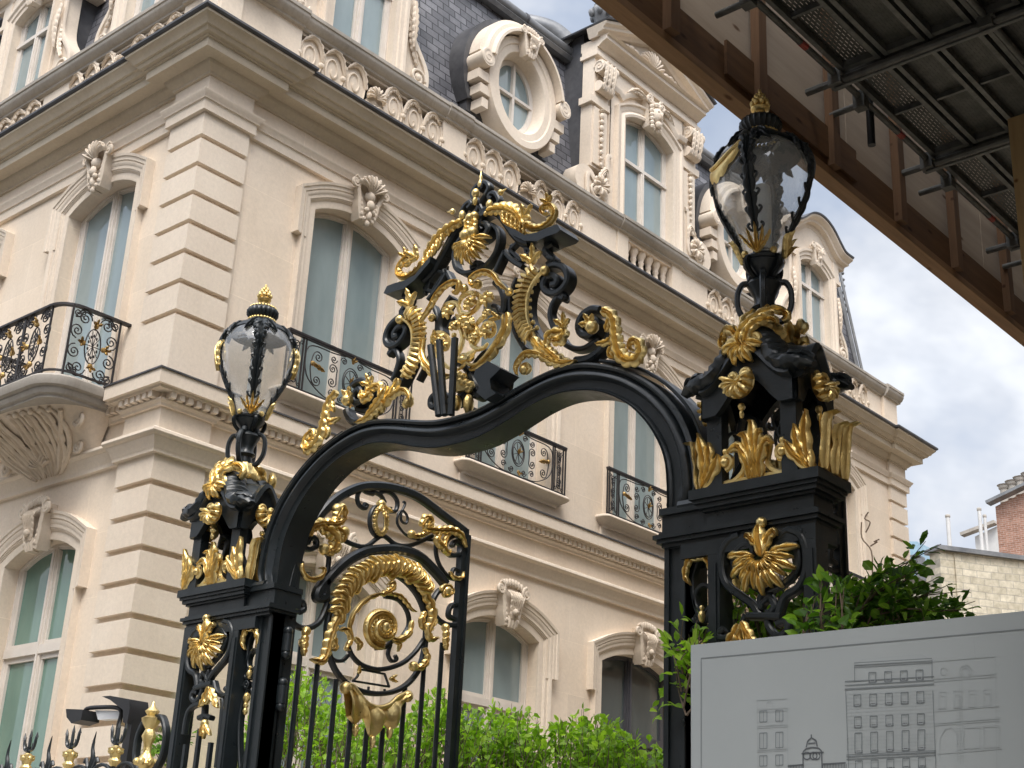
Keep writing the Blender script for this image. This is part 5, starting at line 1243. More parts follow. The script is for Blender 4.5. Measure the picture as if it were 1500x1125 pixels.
lb([(480,590),(500,635),(545,675),(620,692),(710,668),(770,620),(812,560)], w=.034); lb([(385,600),(410,645),(450,655),(480,630)], w=.024)
lb([(640,370),(700,385),(740,440),(745,500),(720,545)], w=.036); lb([(600,598),(650,590),(675,560)], w=.034); lb([(665,585),(655,625),(670,655),(692,648),(685,630)], w=.024)
for L in ([(525,690),(640,712)], [(640,712),(660,768)], [(660,768),(500,742)], [(525,690),(522,720),(500,742)], [(560,693),(562,683)], [(570,768),(568,790)], [(640,778),(640,795)]): lb(L, w=.014, d=.02)
bars = []
for a, b in (((275,560),(225,1125)), ((347,650),(300,1125)), ((427,735),(395,1125)), ((492,900),(478,1125)), ((562,950),(552,1125)), ((632,950),(625,1125)), ((730,765),(703,1125)), ((822,540),(785,1125)), ((893,575),(858,1125))):
    p = LP([a, b]); P0 = p[0]; q_ = mk(); q_.tube([V((LX,P0.y,P0.z)), V((LX,P0.y,.2))], .019, 8); bars.append(q_)
def leafparts(dx, mirror):
    def B_(m, nm, mt, par, sm=40):
        q = MB(); q.v = [((2*LX-a if mirror else a)+dx, b, c) for a, b, c in m.v]; q.f = [f[::-1] for f in m.f] if mirror else list(m.f); return q.build(nm, mt, par, sm)
    o = B_(fr, 'gate_leaf', IRON, GATE); [B_(q_, 'bar', IRON, o) for q_ in bars]; B_(lg, 'leaf_gilding', GOLD, o, 50)
lg = mk()
def lA(L, z=z4, w=.08, h=.03, lobe=.04, side=0, tip=.3, root=.5, off=.03): acanthus(lg, LP(L, z, off, 6), w*.88, NL, h=h, lobe=lobe, side=side, tip=tip, root=root)
def lB(q, r, z=z4, off=.03, sc=(1,1,1)): lg.ball(LP([q, (q[0]+.1,q[1])], z, off)[0], r, 8, sc)
lA([(230,540),(260,460),(360,430),(480,430),(570,380)], zl1, .12, .05, .05); lA([(330,460),(420,500),(470,580),(450,660),(380,690)], zl1, .16, .06, .05); lA([(480,470),(540,520),(540,600)], zl1, .10, .05, .04)
lA([(470,430),(470,380),(520,280),(560,310),(560,370)], zl1, .09, .05, .04); lB((500,300), .05, zl1); lB((560,500), .045, zl1); lB((380,660), .045, zl1); lB((430,680), .035, zl1)
lA([(175,790),(180,860),(230,920),(300,925),(360,890),(375,840),(330,830)], zl1, .07, .03, .05, 1)
lg.bar([at(350+(612+24*cos(a*pi/14))/3, 750+(42+54*sin(a*pi/14))/3, 0, LX)+V((.03,0,0)) for a in range(29)], .03, .03, NL)
for a in range(22):
    q = at(350+(612+30*cos(a*pi/11))/3, 750+(42+60*sin(a*pi/11))/3, 0, LX)+V((.03,0,0)); lg.ball(q, .016, 6)
leaf_spray(lg, LP([(900,260),(901,260)], zl1, .05)[0], (0,.1,-1), .10, NL, .5, 3); lB((900,250), .04, zl1)
# right corner foliage
lA([(310,130),(360,150),(430,130),(500,100)], zl3, .06, .04, .035); lA([(400,60),(440,0),(480,30),(440,80),(500,100)], zl3, .11, .05, .04); lA([(440,90),(560,100),(650,100),(730,140),(770,240)], zl3, .10, .05, .05)
lA([(560,110),(530,190),(570,230),(620,290),(640,260)], zl3, .09, .05, .04); lA([(640,120),(600,180),(590,260),(620,300)], zl3, .07, .04, .04); lB((330,130), .035, zl3); lB((440,30), .045, zl3)
lA([(640,440),(680,490),(740,490),(755,440)], zl3, .05, .03, .04); lA([(570,600),(580,560),(640,560),(660,610),(600,640),(590,600),(625,590)], zl3, .05, .03, .04); lB((620,600), .045, zl3)
# garland crown over the ring
gp_ = [(402,450),(420,380),(460,310),(520,262),(590,232),(660,228),(725,245),(780,285),(820,350)]
GPp = resample(LP(gp_, off=.04, k=6), .055)
for i, p in enumerate(GPp[:-1]):
    T = (GPp[i+1]-p).normalized(); S = T.cross(NL).normalized(); b = 1.25 if i % 4 == 2 else 1
    P2 = crom([p-S*.055*b+T*.0, p-S*.015+T*.035+V((.03,0,0)), p+S*.04*b+T*.03+V((.03,0,0)), p+S*.085*b-T*.02*1, p+S*.075*b-T*.05], 5)
    acanthus(lg, P2, .062*b, NL, h=.03, lobe=.05, tip=.5)
lA([(405,430),(420,460),(400,500),(380,560),(365,620),(345,655),(300,650)], w=.12, h=.05, lobe=.05); lA([(395,520),(405,570),(410,600),(395,608)], w=.07, h=.03)
lA([(780,290),(800,360),(825,410),(835,470),(815,520),(825,560),(858,555)], w=.12, h=.05, lobe=.05); lA([(800,440),(785,490),(800,520)], w=.08, h=.04)
# inner scroll and rosette
lA([(480,560),(470,510),(485,450),(530,395),(590,365),(650,360)], w=.07, h=.04, lobe=.08, side=1); lA([(610,365),(650,345),(665,315),(640,320)], w=.08, h=.04); lA([(640,360),(690,370),(720,400),(745,430),(765,440)], w=.05, h=.03); lA([(745,480),(735,530),(700,560),(665,560),(650,545)], w=.07, h=.035, lobe=.06)
lA([(430,520),(455,520),(475,560),(455,600),(470,610)], w=.06, h=.04); lA([(490,555),(515,580),(510,610)], w=.06, h=.04); lA([(665,570),(690,580),(685,615)], w=.05, h=.03)
sp_ = []
for i in range(60):
    t = i/59; a = radians(80)+t*2*pi*1.9; r = 1-t*.86
    sp_.append(at(350+(603+72*r*cos(a))/3, 750+(512+82*r*sin(a))/3, 0, LX)+V((.035+.05*t,0,0)))
acanthus(lg, sp_, .15, NL, h=.05, lobe=.03, side=1, tip=.35, root=.7); lg.tube(sp_, .02, 6); lB((605,510), .04, off=.09)
# side drops, lower spray, apron
for z_, L_ in ((z4, [(275,520),(272,560),(270,600),(268,635)]), (z4, [(895,500),(893,540),(892,575),(895,610)])): lA(L_, w=.08, h=.045, lobe=.035)
lB((283,525), .035); lB((270,575), .035); lB((895,510), .035)
lA([(800,600),(812,640),(790,680),(750,690)], w=.08, h=.04); lB((755,680), .04); leaf_spray(lg, LP([(520,705),(521,705)], off=.03)[0], (0,-1,.2), .06, NL, .5, 2); leaf_spray(lg, LP([(650,735),(651,735)], off=.03)[0], (0,1,.2), .06, NL, .5, 2)
ap_t = [(448,768),(475,765),(505,800),(540,842),(590,862),(640,850),(680,815),(715,800)]
ap_b = [(462,900),(485,925),(500,935),(530,905),(545,935),(560,985),(580,990),(600,960),(615,920),(640,955),(665,950),(680,915),(715,815)]
Tt = resample(LP(ap_t, off=.05), .012); Bb = renum(LP(ap_b, off=.05, k=6), len(Tt)-1); vs = []
for i, (a, b) in enumerate(zip(Tt, Bb)):
    ph = i/len(Tt)
    for j in range(7): q = a.lerp(b, j/6); vs.append(q+V((.035*sin(pi*j/6)+.018*cos(ph*2*pi*4),0,0)))
    for j in range(7): q = a.lerp(b, 1-j/6); vs.append(q+V((-.03,0,0)))
n2 = len(Tt); lg.add(vs, [(i*14+k, (i+1)*14+k, (i+1)*14+(k+1)%14, i*14+(k+1)%14) for i in range(n2-1) for k in range(14)])
lg.tube(Tt, .02, 8); 
for q in ((448,775),(720,812)): lB(q, .045, off=.05)
for q in ((495,960),(570,1010),(645,970)): lg.ball(LP([q, (q[0]+.1,q[1])], off=.04)[0], .03, 6, (1,.8,1.6))
leafparts(0, False); leafparts(2*XC-2*LX, True)
# hinges
for z in (3.35, 3.0, 1.2):
    for s in (-1, 1): hg = mk(); hg.tube([(XC+s*1.60, 6.12, z), (XC+s*1.60, 6.12, z+.12)], .035, 10); hg.ball((XC+s*1.60, 6.12, z+.14), .035, 8); hg.ball((XC+s*1.60,6.12,z-.02), .035, 8); hg.build('hinge', IRON, GATE, 40)
# ------------------------------------------------------------------ lanterns
def lantern(cx, cy, label, A_, swags):
    T = thing('lantern', (cx, cy, 4.76), label, 'lantern', 'lanterns on the gate piers')
    c = (cx, cy, 0)
    b = MB(); b.lathe([(.05,4.76),(.055,4.80),(.05,4.84),(.075,4.86),(.055,4.89),(.06,4.93),(.085,4.98),(.095,5.0),(.085,5.02),(.05,5.04),(.06,5.06),(.10,5.10),(.115,5.125),(.10,5.135)], c, 18); b.build('stem', IRON, T, 45)
    for k in range(4):
        b = MB(); a = k*pi/2+.5; d = V((cos(a), sin(a), 0)); q = lambda r, z: V((cx, cy, z))+d*r
        b.bar(crom([q(.07,5.06), q(.085,5.02), q(.12,5.01), q(.145,4.95), q(.14,4.86), q(.10,4.79), q(.07,4.78)], 5), .03, .036, V((-sin(a),cos(a),0)))
        for w in (0, 1): a2 = a+pi/4; d2 = V((cos(a2), sin(a2), 0)); b.tube(crom([V((cx,cy,5.02))+d2*.05, V((cx,cy,5.07))+d2*.11, V((cx,cy,5.13))+d2*.125, V((cx,cy,5.15))+d2*.09], 4), .016, 6)
        b.build('handle', IRON, T, 40)
    GP = [(.095,5.14),(.105,5.19),(.13,5.27),(.172,5.37),(.222,5.47),(.258,5.56),(.272,5.64),(.268,5.72),(.245,5.79),(.20,5.85),(.14,5.895),(.09,5.91)]
    def rad(z):
        for (r0_, z0), (r1, z1) in zip(GP, GP[1:]):
            if z <= z1: return r0_+(r1-r0_)*(z-z0)/(z1-z0)
        return GP[-1][0]
    b = MB(); pr = [(p.x, p.z) for p in crom([V((r, 0, z)) for r, z in GP], 4)]; b.lathe(pr, c, 48, cap=False); b.build('glass', LGLASS, T, 80)
    b = MB(); b.lathe([(.0015,5.2),(.045,5.2),(.05,5.28),(.05,5.55),(.045,5.62),(.0015,5.63)], c, 14); b.build('lamp_chimney', FROST, T, 50)
    b = MB(); b.lathe([(.02,5.10),(.03,5.2),(.06,5.21),(.02,5.215)], c, 10); b.lathe([(.225,5.815),(.19,5.855),(.12,5.89),(.10,5.93)], c, 30, cap=False); b.build('reflector', BLACKP, T, 50)
    for k in range(4):
        b = MB(); a = k*pi/2+A_; d = V((cos(a), sin(a), 0)); t = V((-sin(a), cos(a), 0)); zs = [5.16+.75*i/20 for i in range(21)]
        P = [V((cx,cy,z))+d*(rad(z)+.006) for z in zs]; P += [V((cx,cy,5.925))+d*.11]; b.bar(P, .02, .02, t)
        for i in range(7):
            z = 5.27+.085*i; p = V((cx,cy,z))+d*(rad(z)+.012)
            for s in (-1, 1): b.tube(crom([p, p+t*(s*.028)+V((0,0,.012)), p+t*(s*.045)+V((0,0,.04))-d*.0, p+t*(s*.030)+V((0,0,.052))], 3), .0085, 5, None)
        top = V((cx,cy,5.88))+d*.18; [acanthus(b, crom([V((cx,cy,5.93))+d*.10, V((cx,cy,5.905))+d*.155+t*(w_*.03), V((cx,cy,5.85))+d*.21+t*(w_*.075), V((cx,cy,5.785))+d*.235+t*(w_*.12)], 5), .06, (d+V((0,0,.5))).normalized(), h=.022, lobe=.04, tip=.3) for w_ in (-1, 1, -.45, .45)]; acanthus(b, crom([V((cx,cy,5.70))+d*.285, V((cx,cy,5.5))+d*(rad(5.5)+.015), V((cx,cy,5.25))+d*(rad(5.25)+.01)], 5), .075, d, h=.015, lobe=.055, tip=.3, root=.9); acanthus(b, crom([V((cx,cy,5.93))+d*.09, V((cx,cy,5.90))+d*.17, V((cx,cy,5.83))+d*.245, V((cx,cy,5.72))+d*.285, V((cx,cy,5.62))+d*.283], 5), .11, d, h=.028, lobe=.04, tip=.2)
        b.tube(spiral(V((cx,cy,5.80))+d*.265, .04, .01, pi/2, 1.5, t, V((0,0,1))), .012, 5); b.build('rib', IRON, T, 40)
    b = MB(); b.lathe([(.215,5.845),(.20,5.875),(.16,5.905),(.12,5.93),(.11,5.945),(.10,5.95)], c, 24, cap=False)
    b.build('top_ring', IRON, T, 40); b = MB(); b.lathe([(.105,5.135),(.115,5.15),(.105,5.165)], c, 20); b.build('base_ring', IRON, T, 40)
    b = MB(); b.lathe([(.085,5.955),(.10,5.975),(.118,6.00),(.118,6.03),(.10,6.055),(.07,6.07),(.05,6.085)], c, 48, 24, .10); b.build('crown', IRON, T, 60)
    b = MB()
    for k in range(26): a = 2*pi*k/26; b.ball((cx+.10*cos(a), cy+.10*sin(a), 5.952), .0125, 5)
    for k in range(4):
        a = k*pi/2+A_; d = V((cos(a), sin(a), 0)); t = V((-sin(a), cos(a), 0))
        for w in (-1, 0, 1, 2, -2): acanthus(b, crom([V((cx,cy,5.15))+d*.115, V((cx,cy,5.20))+d*(rad(5.20)+.02)+t*(w*.022), V((cx,cy,5.27-.012*abs(w)))+d*(rad(5.27)+.02)+t*(w*.04), V((cx,cy,5.31-.03*abs(w)))+d*(rad(5.3)+.03)+t*(w*.045)], 4), .026, d, h=.02, lobe=.03)
        a = k*pi/2+A_+pi/4; d = V((cos(a), sin(a), 0)); t = V((-sin(a), cos(a), 0)); b.ball(V((cx,cy,5.17))+d*.115, .022, 6)
        if k in swags:    # swag of gilt cloth across the shoulder
            vs = []; n = 16
            for i in range(n+1):
                u = -1+2*i/n; aa = a+u*pi/4*.95; dd = V((cos(aa), sin(aa), 0)); zt = 5.82-.13*(1-u*u); L = .035+.05*(1-u*u)+.018*(i % 3 != 0)
                for j in range(5):
                    z = zt-L*j/4; vs.append(V((cx,cy,z))+dd*(rad(z)+.012+.010*sin(pi*j/4)))
            b.add(vs, [(i*5+j, i*5+j+1, (i+1)*5+j+1, (i+1)*5+j) for i in range(n) for j in range(4)])
            b.tube([V((cx,cy,5.82-.13*(1-u*u)))+V((cos(a+u*pi/4*.95), sin(a+u*pi/4*.95), 0))*(rad(5.82-.13*(1-u*u))+.018) for u in [-1+2*i/16 for i in range(17)]], .012, 6)
    if not swags:
        for k in range(26): a = 2*pi*k/26; b.ball((cx+.098*cos(a), cy+.098*sin(a), 6.055), .012, 5)
        for k in (1, 3):
            a = k*pi/2+A_; d = V((cos(a), sin(a), 0)); t = V((-sin(a), cos(a), 0)); [acanthus(b, crom([V((cx,cy,5.75))+d*.27+t*(w_*.02), V((cx,cy,5.66))+d*.293+t*(w_*.05), V((cx,cy,5.55-.02*abs(w_)))+d*.277+t*(w_*.07)], 5), .06, d, h=.03, lobe=.04) for w_ in (-1, 0, 1)]
    b.build('gilt_trim', GOLD, T, 50)
    b = MB(); b.lathe([(.045,6.08),(.03,6.095),(.03,6.11),(.05,6.12),(.055,6.135),(.04,6.15),(.035,6.155)], c, 16)
    for lv, (r, z, n) in enumerate(((.045,6.165,8), (.036,6.19,7), (.026,6.213,6), (.015,6.232,4))):
        for k in range(n): a = 2*pi*(k+.5*lv)/n; b.ball((cx+r*cos(a), cy+r*sin(a), z), .017-.002*lv, 6, (1,1,1.2))
    b.ball((cx,cy,6.25), .012, 6, (1,1,1.8)); b.lathe([(.035,6.155),(.02,6.22),(.005,6.25)], c, 10); b.build('finial', GOLD, T, 50)
lantern(LC[0][0], LC[0][1], 'smoky glass lantern on the left gate pier, seen against the limestone wall', -.64, ())
lantern(LC[1][0], LC[1][1], 'smoky glass lantern on the right gate pier, its gilded tip against the timber beam', -1.30, (3,))

# ------------------------------------------------------------------ ground
def plane(name, x0, x1, y0, y1, z, m, label):
    b = MB(); b.add([(x0,y0,z),(x1,y0,z),(x1,y1,z),(x0,y1,z)], [(0,1,2,3)]); o = b.build(name, m, None, None); tag(o, label, 'ground', kind='structure'); return o
plane('ground', -400, 400, -400, 600, -.14, ASPH, 'dark ground running out to the horizon')
plane('road', -120, 120, -7.5, 1.9, -.136, ASPH, 'asphalt road in front of the gate')
b = MB(); b.box(-120, 120, 2.2, 6.35, -.13, 0); o = b.build('pavement', PAVE, None, None); tag(o, 'grey stone pavement before the gate', 'pavement', kind='structure')
b = MB(); b.box(-120, 120, 1.9, 2.2, -.13, -.004); o = b.build('kerb', TRIM, None, None); tag(o, 'pale kerb stones along the road', 'kerb', kind='structure')
plane('courtyard', -40, 30, 6.35, 60, -.004, GRAV, 'gravel courtyard behind the gate')

# ------------------------------------------------------------------ street fence with tridents
FN = thing('spiked_fence', (-10.8, 6.1, 0), 'black street fence topped with tridents and gilded collars', 'fence')
yf = 6.1; b = MB(); b.box(-20, -8.47, yf-.02, yf+.02, 2.52, 2.56); b.box(-20, -8.47, yf-.02, yf+.02, .55, .60); b.build('rail', IRON, FN, 30)
b = MB(); b.box(-20, -8.47, yf-.25, yf+.25, 0, .5); b.build('stone_plinth', TRIM, FN, None)
base = MB(); trid = MB(); coll = MB(); flm = MB(); arcs = MB()
trid.tube([(0,0,.6),(0,0,2.86)], .016, 8)
for s in (-1, 0, 1):
    if s: trid.tube(crom([V((0,0,2.83)), V((s*.05,0,2.835)), V((s*.075,0,2.87)), V((s*.085,0,2.935))], 5), .012, 6, [1]*11+[1]*4+[.3]); 
    else: trid.tube([(0,0,2.83),(0,0,2.92),(0,0,2.99)], .013, 6, [1,1,.2])
    trid.tube([(s*.088,0,2.93),(s*.092,0,2.975)] if s else [(0,0,2.94),(0,0,3.0)], .012, 5, [1.3,.1])
for s in (-1, 1): trid.tube([(s*.045,0,2.845),(s*.045,0,2.89)], .009, 5, [1,.3])
coll.lathe([(.02,2.66),(.045,2.70),(.03,2.72),(.04,2.76),(.055,2.79),(.03,2.80),(.02,2.81)], (0,0,0), 12, 6, .2)
for k in range(5): coll.ball((.04*cos(k*2*pi/5), .04*sin(k*2*pi/5), 2.77), .022, 6)
flm.tube([(0,0,.6),(0,0,2.66)], .015, 8); flm.tube(crom([V((0,0,2.66)), V((.012,0,2.74)), V((-.008,0,2.82)), V((.01,0,2.93))], 5), .022, 7, [1,1,.95,.95,.9,.85,.8,.75,.7,.6,.55,.5,.4,.3,.2,.1])
for s in (-1, 1): flm.tube(crom([V((0,0,2.64)), V((s*.04,0,2.67)), V((s*.07,0,2.73)), V((s*.09,0,2.70))], 4), .014, 6, None)
for s in (-1, 1): arcs.bar([V((s*.155+.15*cos(a*pi/10), 0, 2.55+.13*sin(a*pi/10))) for a in range(11)], .024, .03, NG)
mt = [m.mesh(n, q, 45) for m, n, q in ((trid,'trident',IRON),(coll,'gilt_collar',GOLD),(flm,'flame_spike',IRON),(arcs,'arch_scroll',IRON))]
for k in range(14):
    x = -9.30-.613*k
    o = inst(mt[0], 'trident', FN, (x,yf,0)); sub(mt[1], 'gilt_collar', o); inst(mt[2], 'flame_spike', FN, (x-.306,yf,0)); inst(mt[3], 'arch_scroll', FN, (x,yf,0))
b = MB(); cx = -8.86
for s in (-1, 1): b.bar(crom([V((cx+s*.02,yf,2.98)), V((cx+s*.10,yf,2.98)), V((cx+s*.17,yf,2.86)), V((cx+s*.16,yf,2.70)), V((cx+s*.06,yf,2.58))], 6), .04, .06, NG)
b.build('end_scroll', IRON, FN, 40)
b = MB(); b.lathe([(.02,2.45),(.035,2.5),(.02,2.56),(.03,2.62),(.07,2.66),(.05,2.70),(.025,2.74),(.03,2.80),(.05,2.85),(.03,2.90),(.06,2.95),(.065,2.98),(.03,3.0),(.05,3.03),(.02,3.06),(.005,3.10)], (cx,yf-.03,0), 14, 6, .2)
for k in range(6): b.ball((cx+.06*cos(k*pi/3), yf-.03+.06*sin(k*pi/3), 2.67), .03, 6)
b.build('gilt_baluster_ornament', GOLD, FN, 50)
# floodlight on a bent post
FL = thing('floodlight', (-9.15, 6.45, 0), 'black floodlight on a bent post above the trident fence', 'lamp')
def F(px, py, y=6.45): return at(px, py, 1, y)
b = MB(); p = [F(170,1125), F(174,1060), F(178,1044), F(172,1037), F(150,1036), F(128,1038), F(124,1046)]; p[0].z = .0; p[0].x = p[1].x
b.tube([p[0]]+crom(p[1:], 4), .018, 8); b.build('post', BLACKP, FL, 50)
b = MB(); q = [F(112,1041), F(137,1042), F(134,1057), F(120,1062), F(113,1053)]; b.prism([(v.x,v.z) for v in q], 6.35, 6.52, 1); b.build('lamp_head', BLACKP, FL, 30)
FL2 = thing('shielded_floodlight', (-9.0, 6.5, 0), 'tall black shielded floodlight with pale lens beside the gate pier', 'lamp')
b = MB(); q = [F(160,1022), F(172,1021), F(200,1026), F(201,1040), F(197,1062), F(191,1060), F(191,1042), F(172,1027)]; b.prism([(v.x,v.z) for v in q], 6.38, 6.56, 1); b.build('shield', BLACKP, FL2, 30)
b = MB(); a = F(193,1060); b.box(a.x-.045, a.x+.045, 6.42, 6.5, 0, a.z+.02); b.build('post', BLACKP, FL2, 30)
b = MB(); q = [F(138,1040), F(190,1041), F(189,1052), F(142,1054)]; b.prism([(v.x,v.z) for v in q], 6.46, 6.53, 1); b.build('lens', WHITEP, FL2, 30)

# ------------------------------------------------------------------ information panel with drawn elevation
A0 = at(1012, 945, 1, 5.35)
def atz(px, py, z):
    return at(px, py, 2, z)
B0 = atz(1500, 895, A0.z); ub = (B0-A0).normalized(); nb = ub.cross(V((0,0,1))).normalized(); 
if nb.y > 0: nb = -nb
PN = thing('site_panel', A0-V((0,0,A0.z)), 'large pale grey panel printed with a line drawing of buildings, before the right pier', 'sign')
ORI[PN.name] = V(PN.location)
def onb_(px, py, lift=0):
    d = fw*FOC + rt*(px-750) + up*(562.5-py); t = (A0-CAM).dot(nb)/d.dot(nb); return CAM+d*t+nb*lift
def bq(P, lift, m):
    m.add([onb_(*p, lift) for p in P], [tuple(range(len(P)))])
WB, HB = 2.6, 2.75
b = MB(); c = [A0, A0+ub*WB, A0+ub*WB-V((0,0,HB)), A0-V((0,0,HB))]; f = c+[p-nb*.03 for p in c]
b.add(f, [(0,3,2,1),(4,5,6,7),(0,1,5,4),(1,2,6,5),(2,3,7,6),(3,0,4,7)]); b.build('panel', BOARD, PN, None)
b = MB()
for w in (0.15, 2.4): p = A0+ub*w-nb*.08; b.box(p.x-.03,p.x+.03,p.y-.03,p.y+.03,0,A0.z-.05)
b.build('support_post', STEEL, PN, 30)
zW = Zm(950,700,2.647)
def ln(mb_, pts, w=.0035, z=zW, lift=.002, close=False):
    P = z(pts); P = P+[P[0]] if close else P
    Q = [onb_(*p, lift) for p in P]
    for a, b_ in zip(Q, Q[1:]):
        d = (b_-a); 
        if d.length < 1e-6: continue
        s = d.normalized().cross(nb)*(w/2); mb_.add([a-s, b_-s, b_+s, a+s], [(0,1,2,3)])
i1, i2, i3 = MB(), MB(), MB()
ln(i1, [(205,1130),(205,700),(1480,585)], .004); 
# centre building
def rc(m, x0, y0, x1, y1, w=.003, sl=-.065): ln(m, [(x0,y0),(x1,y0+(x1-x0)*sl),(x1,y1+(x1-x0)*sl),(x0,y1)], w, close=True)
def fillp(m, P, lift=.0015): bq(zW(P), lift, m)
fillp(i3, [(800,722),(830,700),(1060,682),(1100,705)], .0012) if False else None
fillp(i2, [(800,722),(830,702),(1060,683),(1098,705),(1098,712),(800,728)])
for y in (718, 727, 735): ln(i1, [(798,y),(1100,y-18)], .003)
ln(i1, [(800,728),(800,790)], .003); ln(i1, [(1100,705),(1100,780)], .003)
for y, h in ((790,8), (805,6), (820,10)): ln(i1, [(762,y),(1108,y-20)], .004 if h < 9 else .007)
for x in (765, 1103): ln(i1, [(x,825),(x+12,1130)], .003)
for r, (y, hgt) in enumerate(((755,40), (842,45), (928,42), (990,78), (1098,40))):
    for k in range(4 if r == 0 else 5):
        x = (855 if r == 0 else 795)+61*k+r*2; yy = y-3.2*k
        rc(i1, x, yy, x+27, yy+hgt, .0035, -.04); rc(i2, x+5, yy+5, x+22, yy+hgt-4, .002, -.04)
        fillp(i3, [(x-2,yy+hgt-10),(x+30,yy+hgt-11),(x+30,yy+hgt-2),(x-2,yy+hgt-1)])
for y in range(840, 1120, 14):
    if not (985 < y < 1000): ln(i2, [(768,y),(1108,y-17)], .0015)
    for k in range(9): ln(i2, [(770+38*k+(y//14%2)*18, y-2*k), (770+38*k+(y//14%2)*18, y+13-2*k)], .0012)
for y in (1075, 1082, 1092): ln(i1, [(768,y),(1115,y-17)], .004)
# right building
for y, a, b_ in ((712,1102,1345), (780,1105,1350), (790,1105,1350), (905,1110,1360), (952,1112,1362), (960,1112,1362), (1070,1120,1372)): ln(i2, [(a,y),(b_,y-20)], .003)
for x, y0, y1 in ((1345,692,1130),(1108,840,1130),(1215,770,1110),(1205,770,1110),(1262,630,700),(1300,960,1060)): ln(i2, [(x,y0),(x+6,y1)], .0025)
for cx_, cy_, r in ((1145,750,14),(1230,750,24),(1230,752,15)): ln(i2, [(cx_+r*cos(a*pi/10), cy_+r*sin(a*pi/10)) for a in range(21)], .003)
for k in range(4): rc(i2, 1125+58*k, 830-3*k, 1155+58*k, 895-3*k, .0025, -.05); rc(i2, 1130+58*k, 845-3*k, 1150+58*k, 893-3*k, .002, -.05)
ln(i2, [(1130,1100),(1130,1010),(1150,975),(1175,968),(1195,990),(1200,1100)], .003)
for k in range(2): rc(i2, 1225+75*k, 970-4*k, 1285+75*k, 1050-4*k, .003, -.05)
for y in range(850, 1100, 12): ln(i2, [(1195,y),(1218,y-2)], .0015)
# left building
for y in (862, 898, 908, 962, 970, 1055, 1062): ln(i2, [(420,y),(540,y-6)], .0028)
for x, y0 in ((422,862),(538,895)): ln(i2, [(x,y0),(x+4,1130)], .0025)
for k in range(2):
    for y, h in ((905,42), (990,60), (1078,40)): rc(i1, 432+62*k, y-3*k, 460+62*k, y+h-3*k, .003, -.05); ln(i1, [(446+62*k,y),(446+62*k,y+h)], .002); ln(i2, [(439+62*k,y+2),(439+62*k,y+h)], .002); ln(i2, [(453+62*k,y+2),(453+62*k,y+h)], .002)
ln(i2, [(458,890),(460,872),(470,865),(480,872),(482,888)], .003)
# drawn gate
fillp(i3, [(600,1128),(600,1068),(608,1052),(660,1048),(670,1062),(674,1128)], .0012) if False else None
for w_ in ([(600,1130),(600,1062),(612,1050),(635,1045),(660,1048),(672,1060),(674,1130)], [(594,1070),(680,1064)], [(540,1118),(600,1112)], [(676,1110),(765,1105)]): ln(i3, w_, .006)
for cx_ in (615, 640, 652): ln(i3, [(cx_+14*cos(a*pi/8), 1078+14*sin(a*pi/8)) for a in range(17)], .005)
ln(i3, [(612,1045),(618,1020),(632,1008),(650,1018),(655,1042)], .006); ln(i3, [(632,1008),(632,995)], .006); ln(i3, [(620,1030),(648,1028)], .005)
for k in range(38): ln(i3, [(545+6*k if 545+6*k < 598 or 545+6*k > 676 else 600, 1112-.05*k), (545+6*k if 545+6*k < 598 or 545+6*k > 676 else 600, 1130)], .003)
i1.build('drawn_lines', INK, PN, None); i2.build('fine_drawn_lines', INK2, PN, None); i3.build('dark_drawn_details', INKD, PN, None)

# ------------------------------------------------------------------ scaffold canopy
SX, SZ = -4.4, 7.0
HO = thing('timber_hoarding', (SX, 10, 7), 'overhead timber fascia of brown boards, posts and weathered plywood along the scaffold', 'hoarding')
b = MB(); b.box(SX-.005, SX+.04, 3.5, 26, SZ+.012, SZ+.30); o = b.build('beam', BEAM, HO, None)
b = MB(); b.box(SX-.07, SX+.05, 3.5, 26, SZ-.055, SZ+.01); b.build('edge_board', BEAMEDGE, HO, None)
for k in range(16):
    y = 4.05+1.045*k+.02*sin(k*3); b = MB(); b.box(SX+.042, SX+.11, y-.05, y+.05, SZ+.012, SZ+1.75); b.build('post', POSTW, HO, None)
for k in range(8):
    b = MB(); b.box(SX-.03, SX-.012, 3.6+2.5*k+.006, 6.1+2.5*k-.006, SZ+.015, SZ+1.9); b.build('plywood_sheet', PLY, HO, None)
for k in (1, 3, 4, 6): b = MB(); b.box(SX+.042, SX+.065, 4.2+2.6*k, 6.0+2.6*k, SZ+.05+.02*(k%2), SZ+.34); b.build('brace_board', BEAM, HO, None)
SC = thing('scaffold', (-3, 10, 0), 'galvanised scaffold with perforated steel decks seen from below', 'scaffold')
DX0, DZ = -4.07, 7.50
def tb(nm, pts, r=.026, m=STEEL): q = MB(); q.tube(pts, r, 10); return q.build(nm, m, SC, 50)
for x in (DX0, DX0+1.12, DX0+2.25): tb('tube', [(x,2.2,DZ),(x,24,DZ)], .026)
tb('tube', [(DX0+.02,2.2,DZ+1.0),(DX0+.02,24,DZ+1.0)])
lyy = [3.2, 4.75, 6.3, 7.84, 9.30, 10.96, 12.5, 14.1, 15.7, 17.3, 19.0, 21, 23]
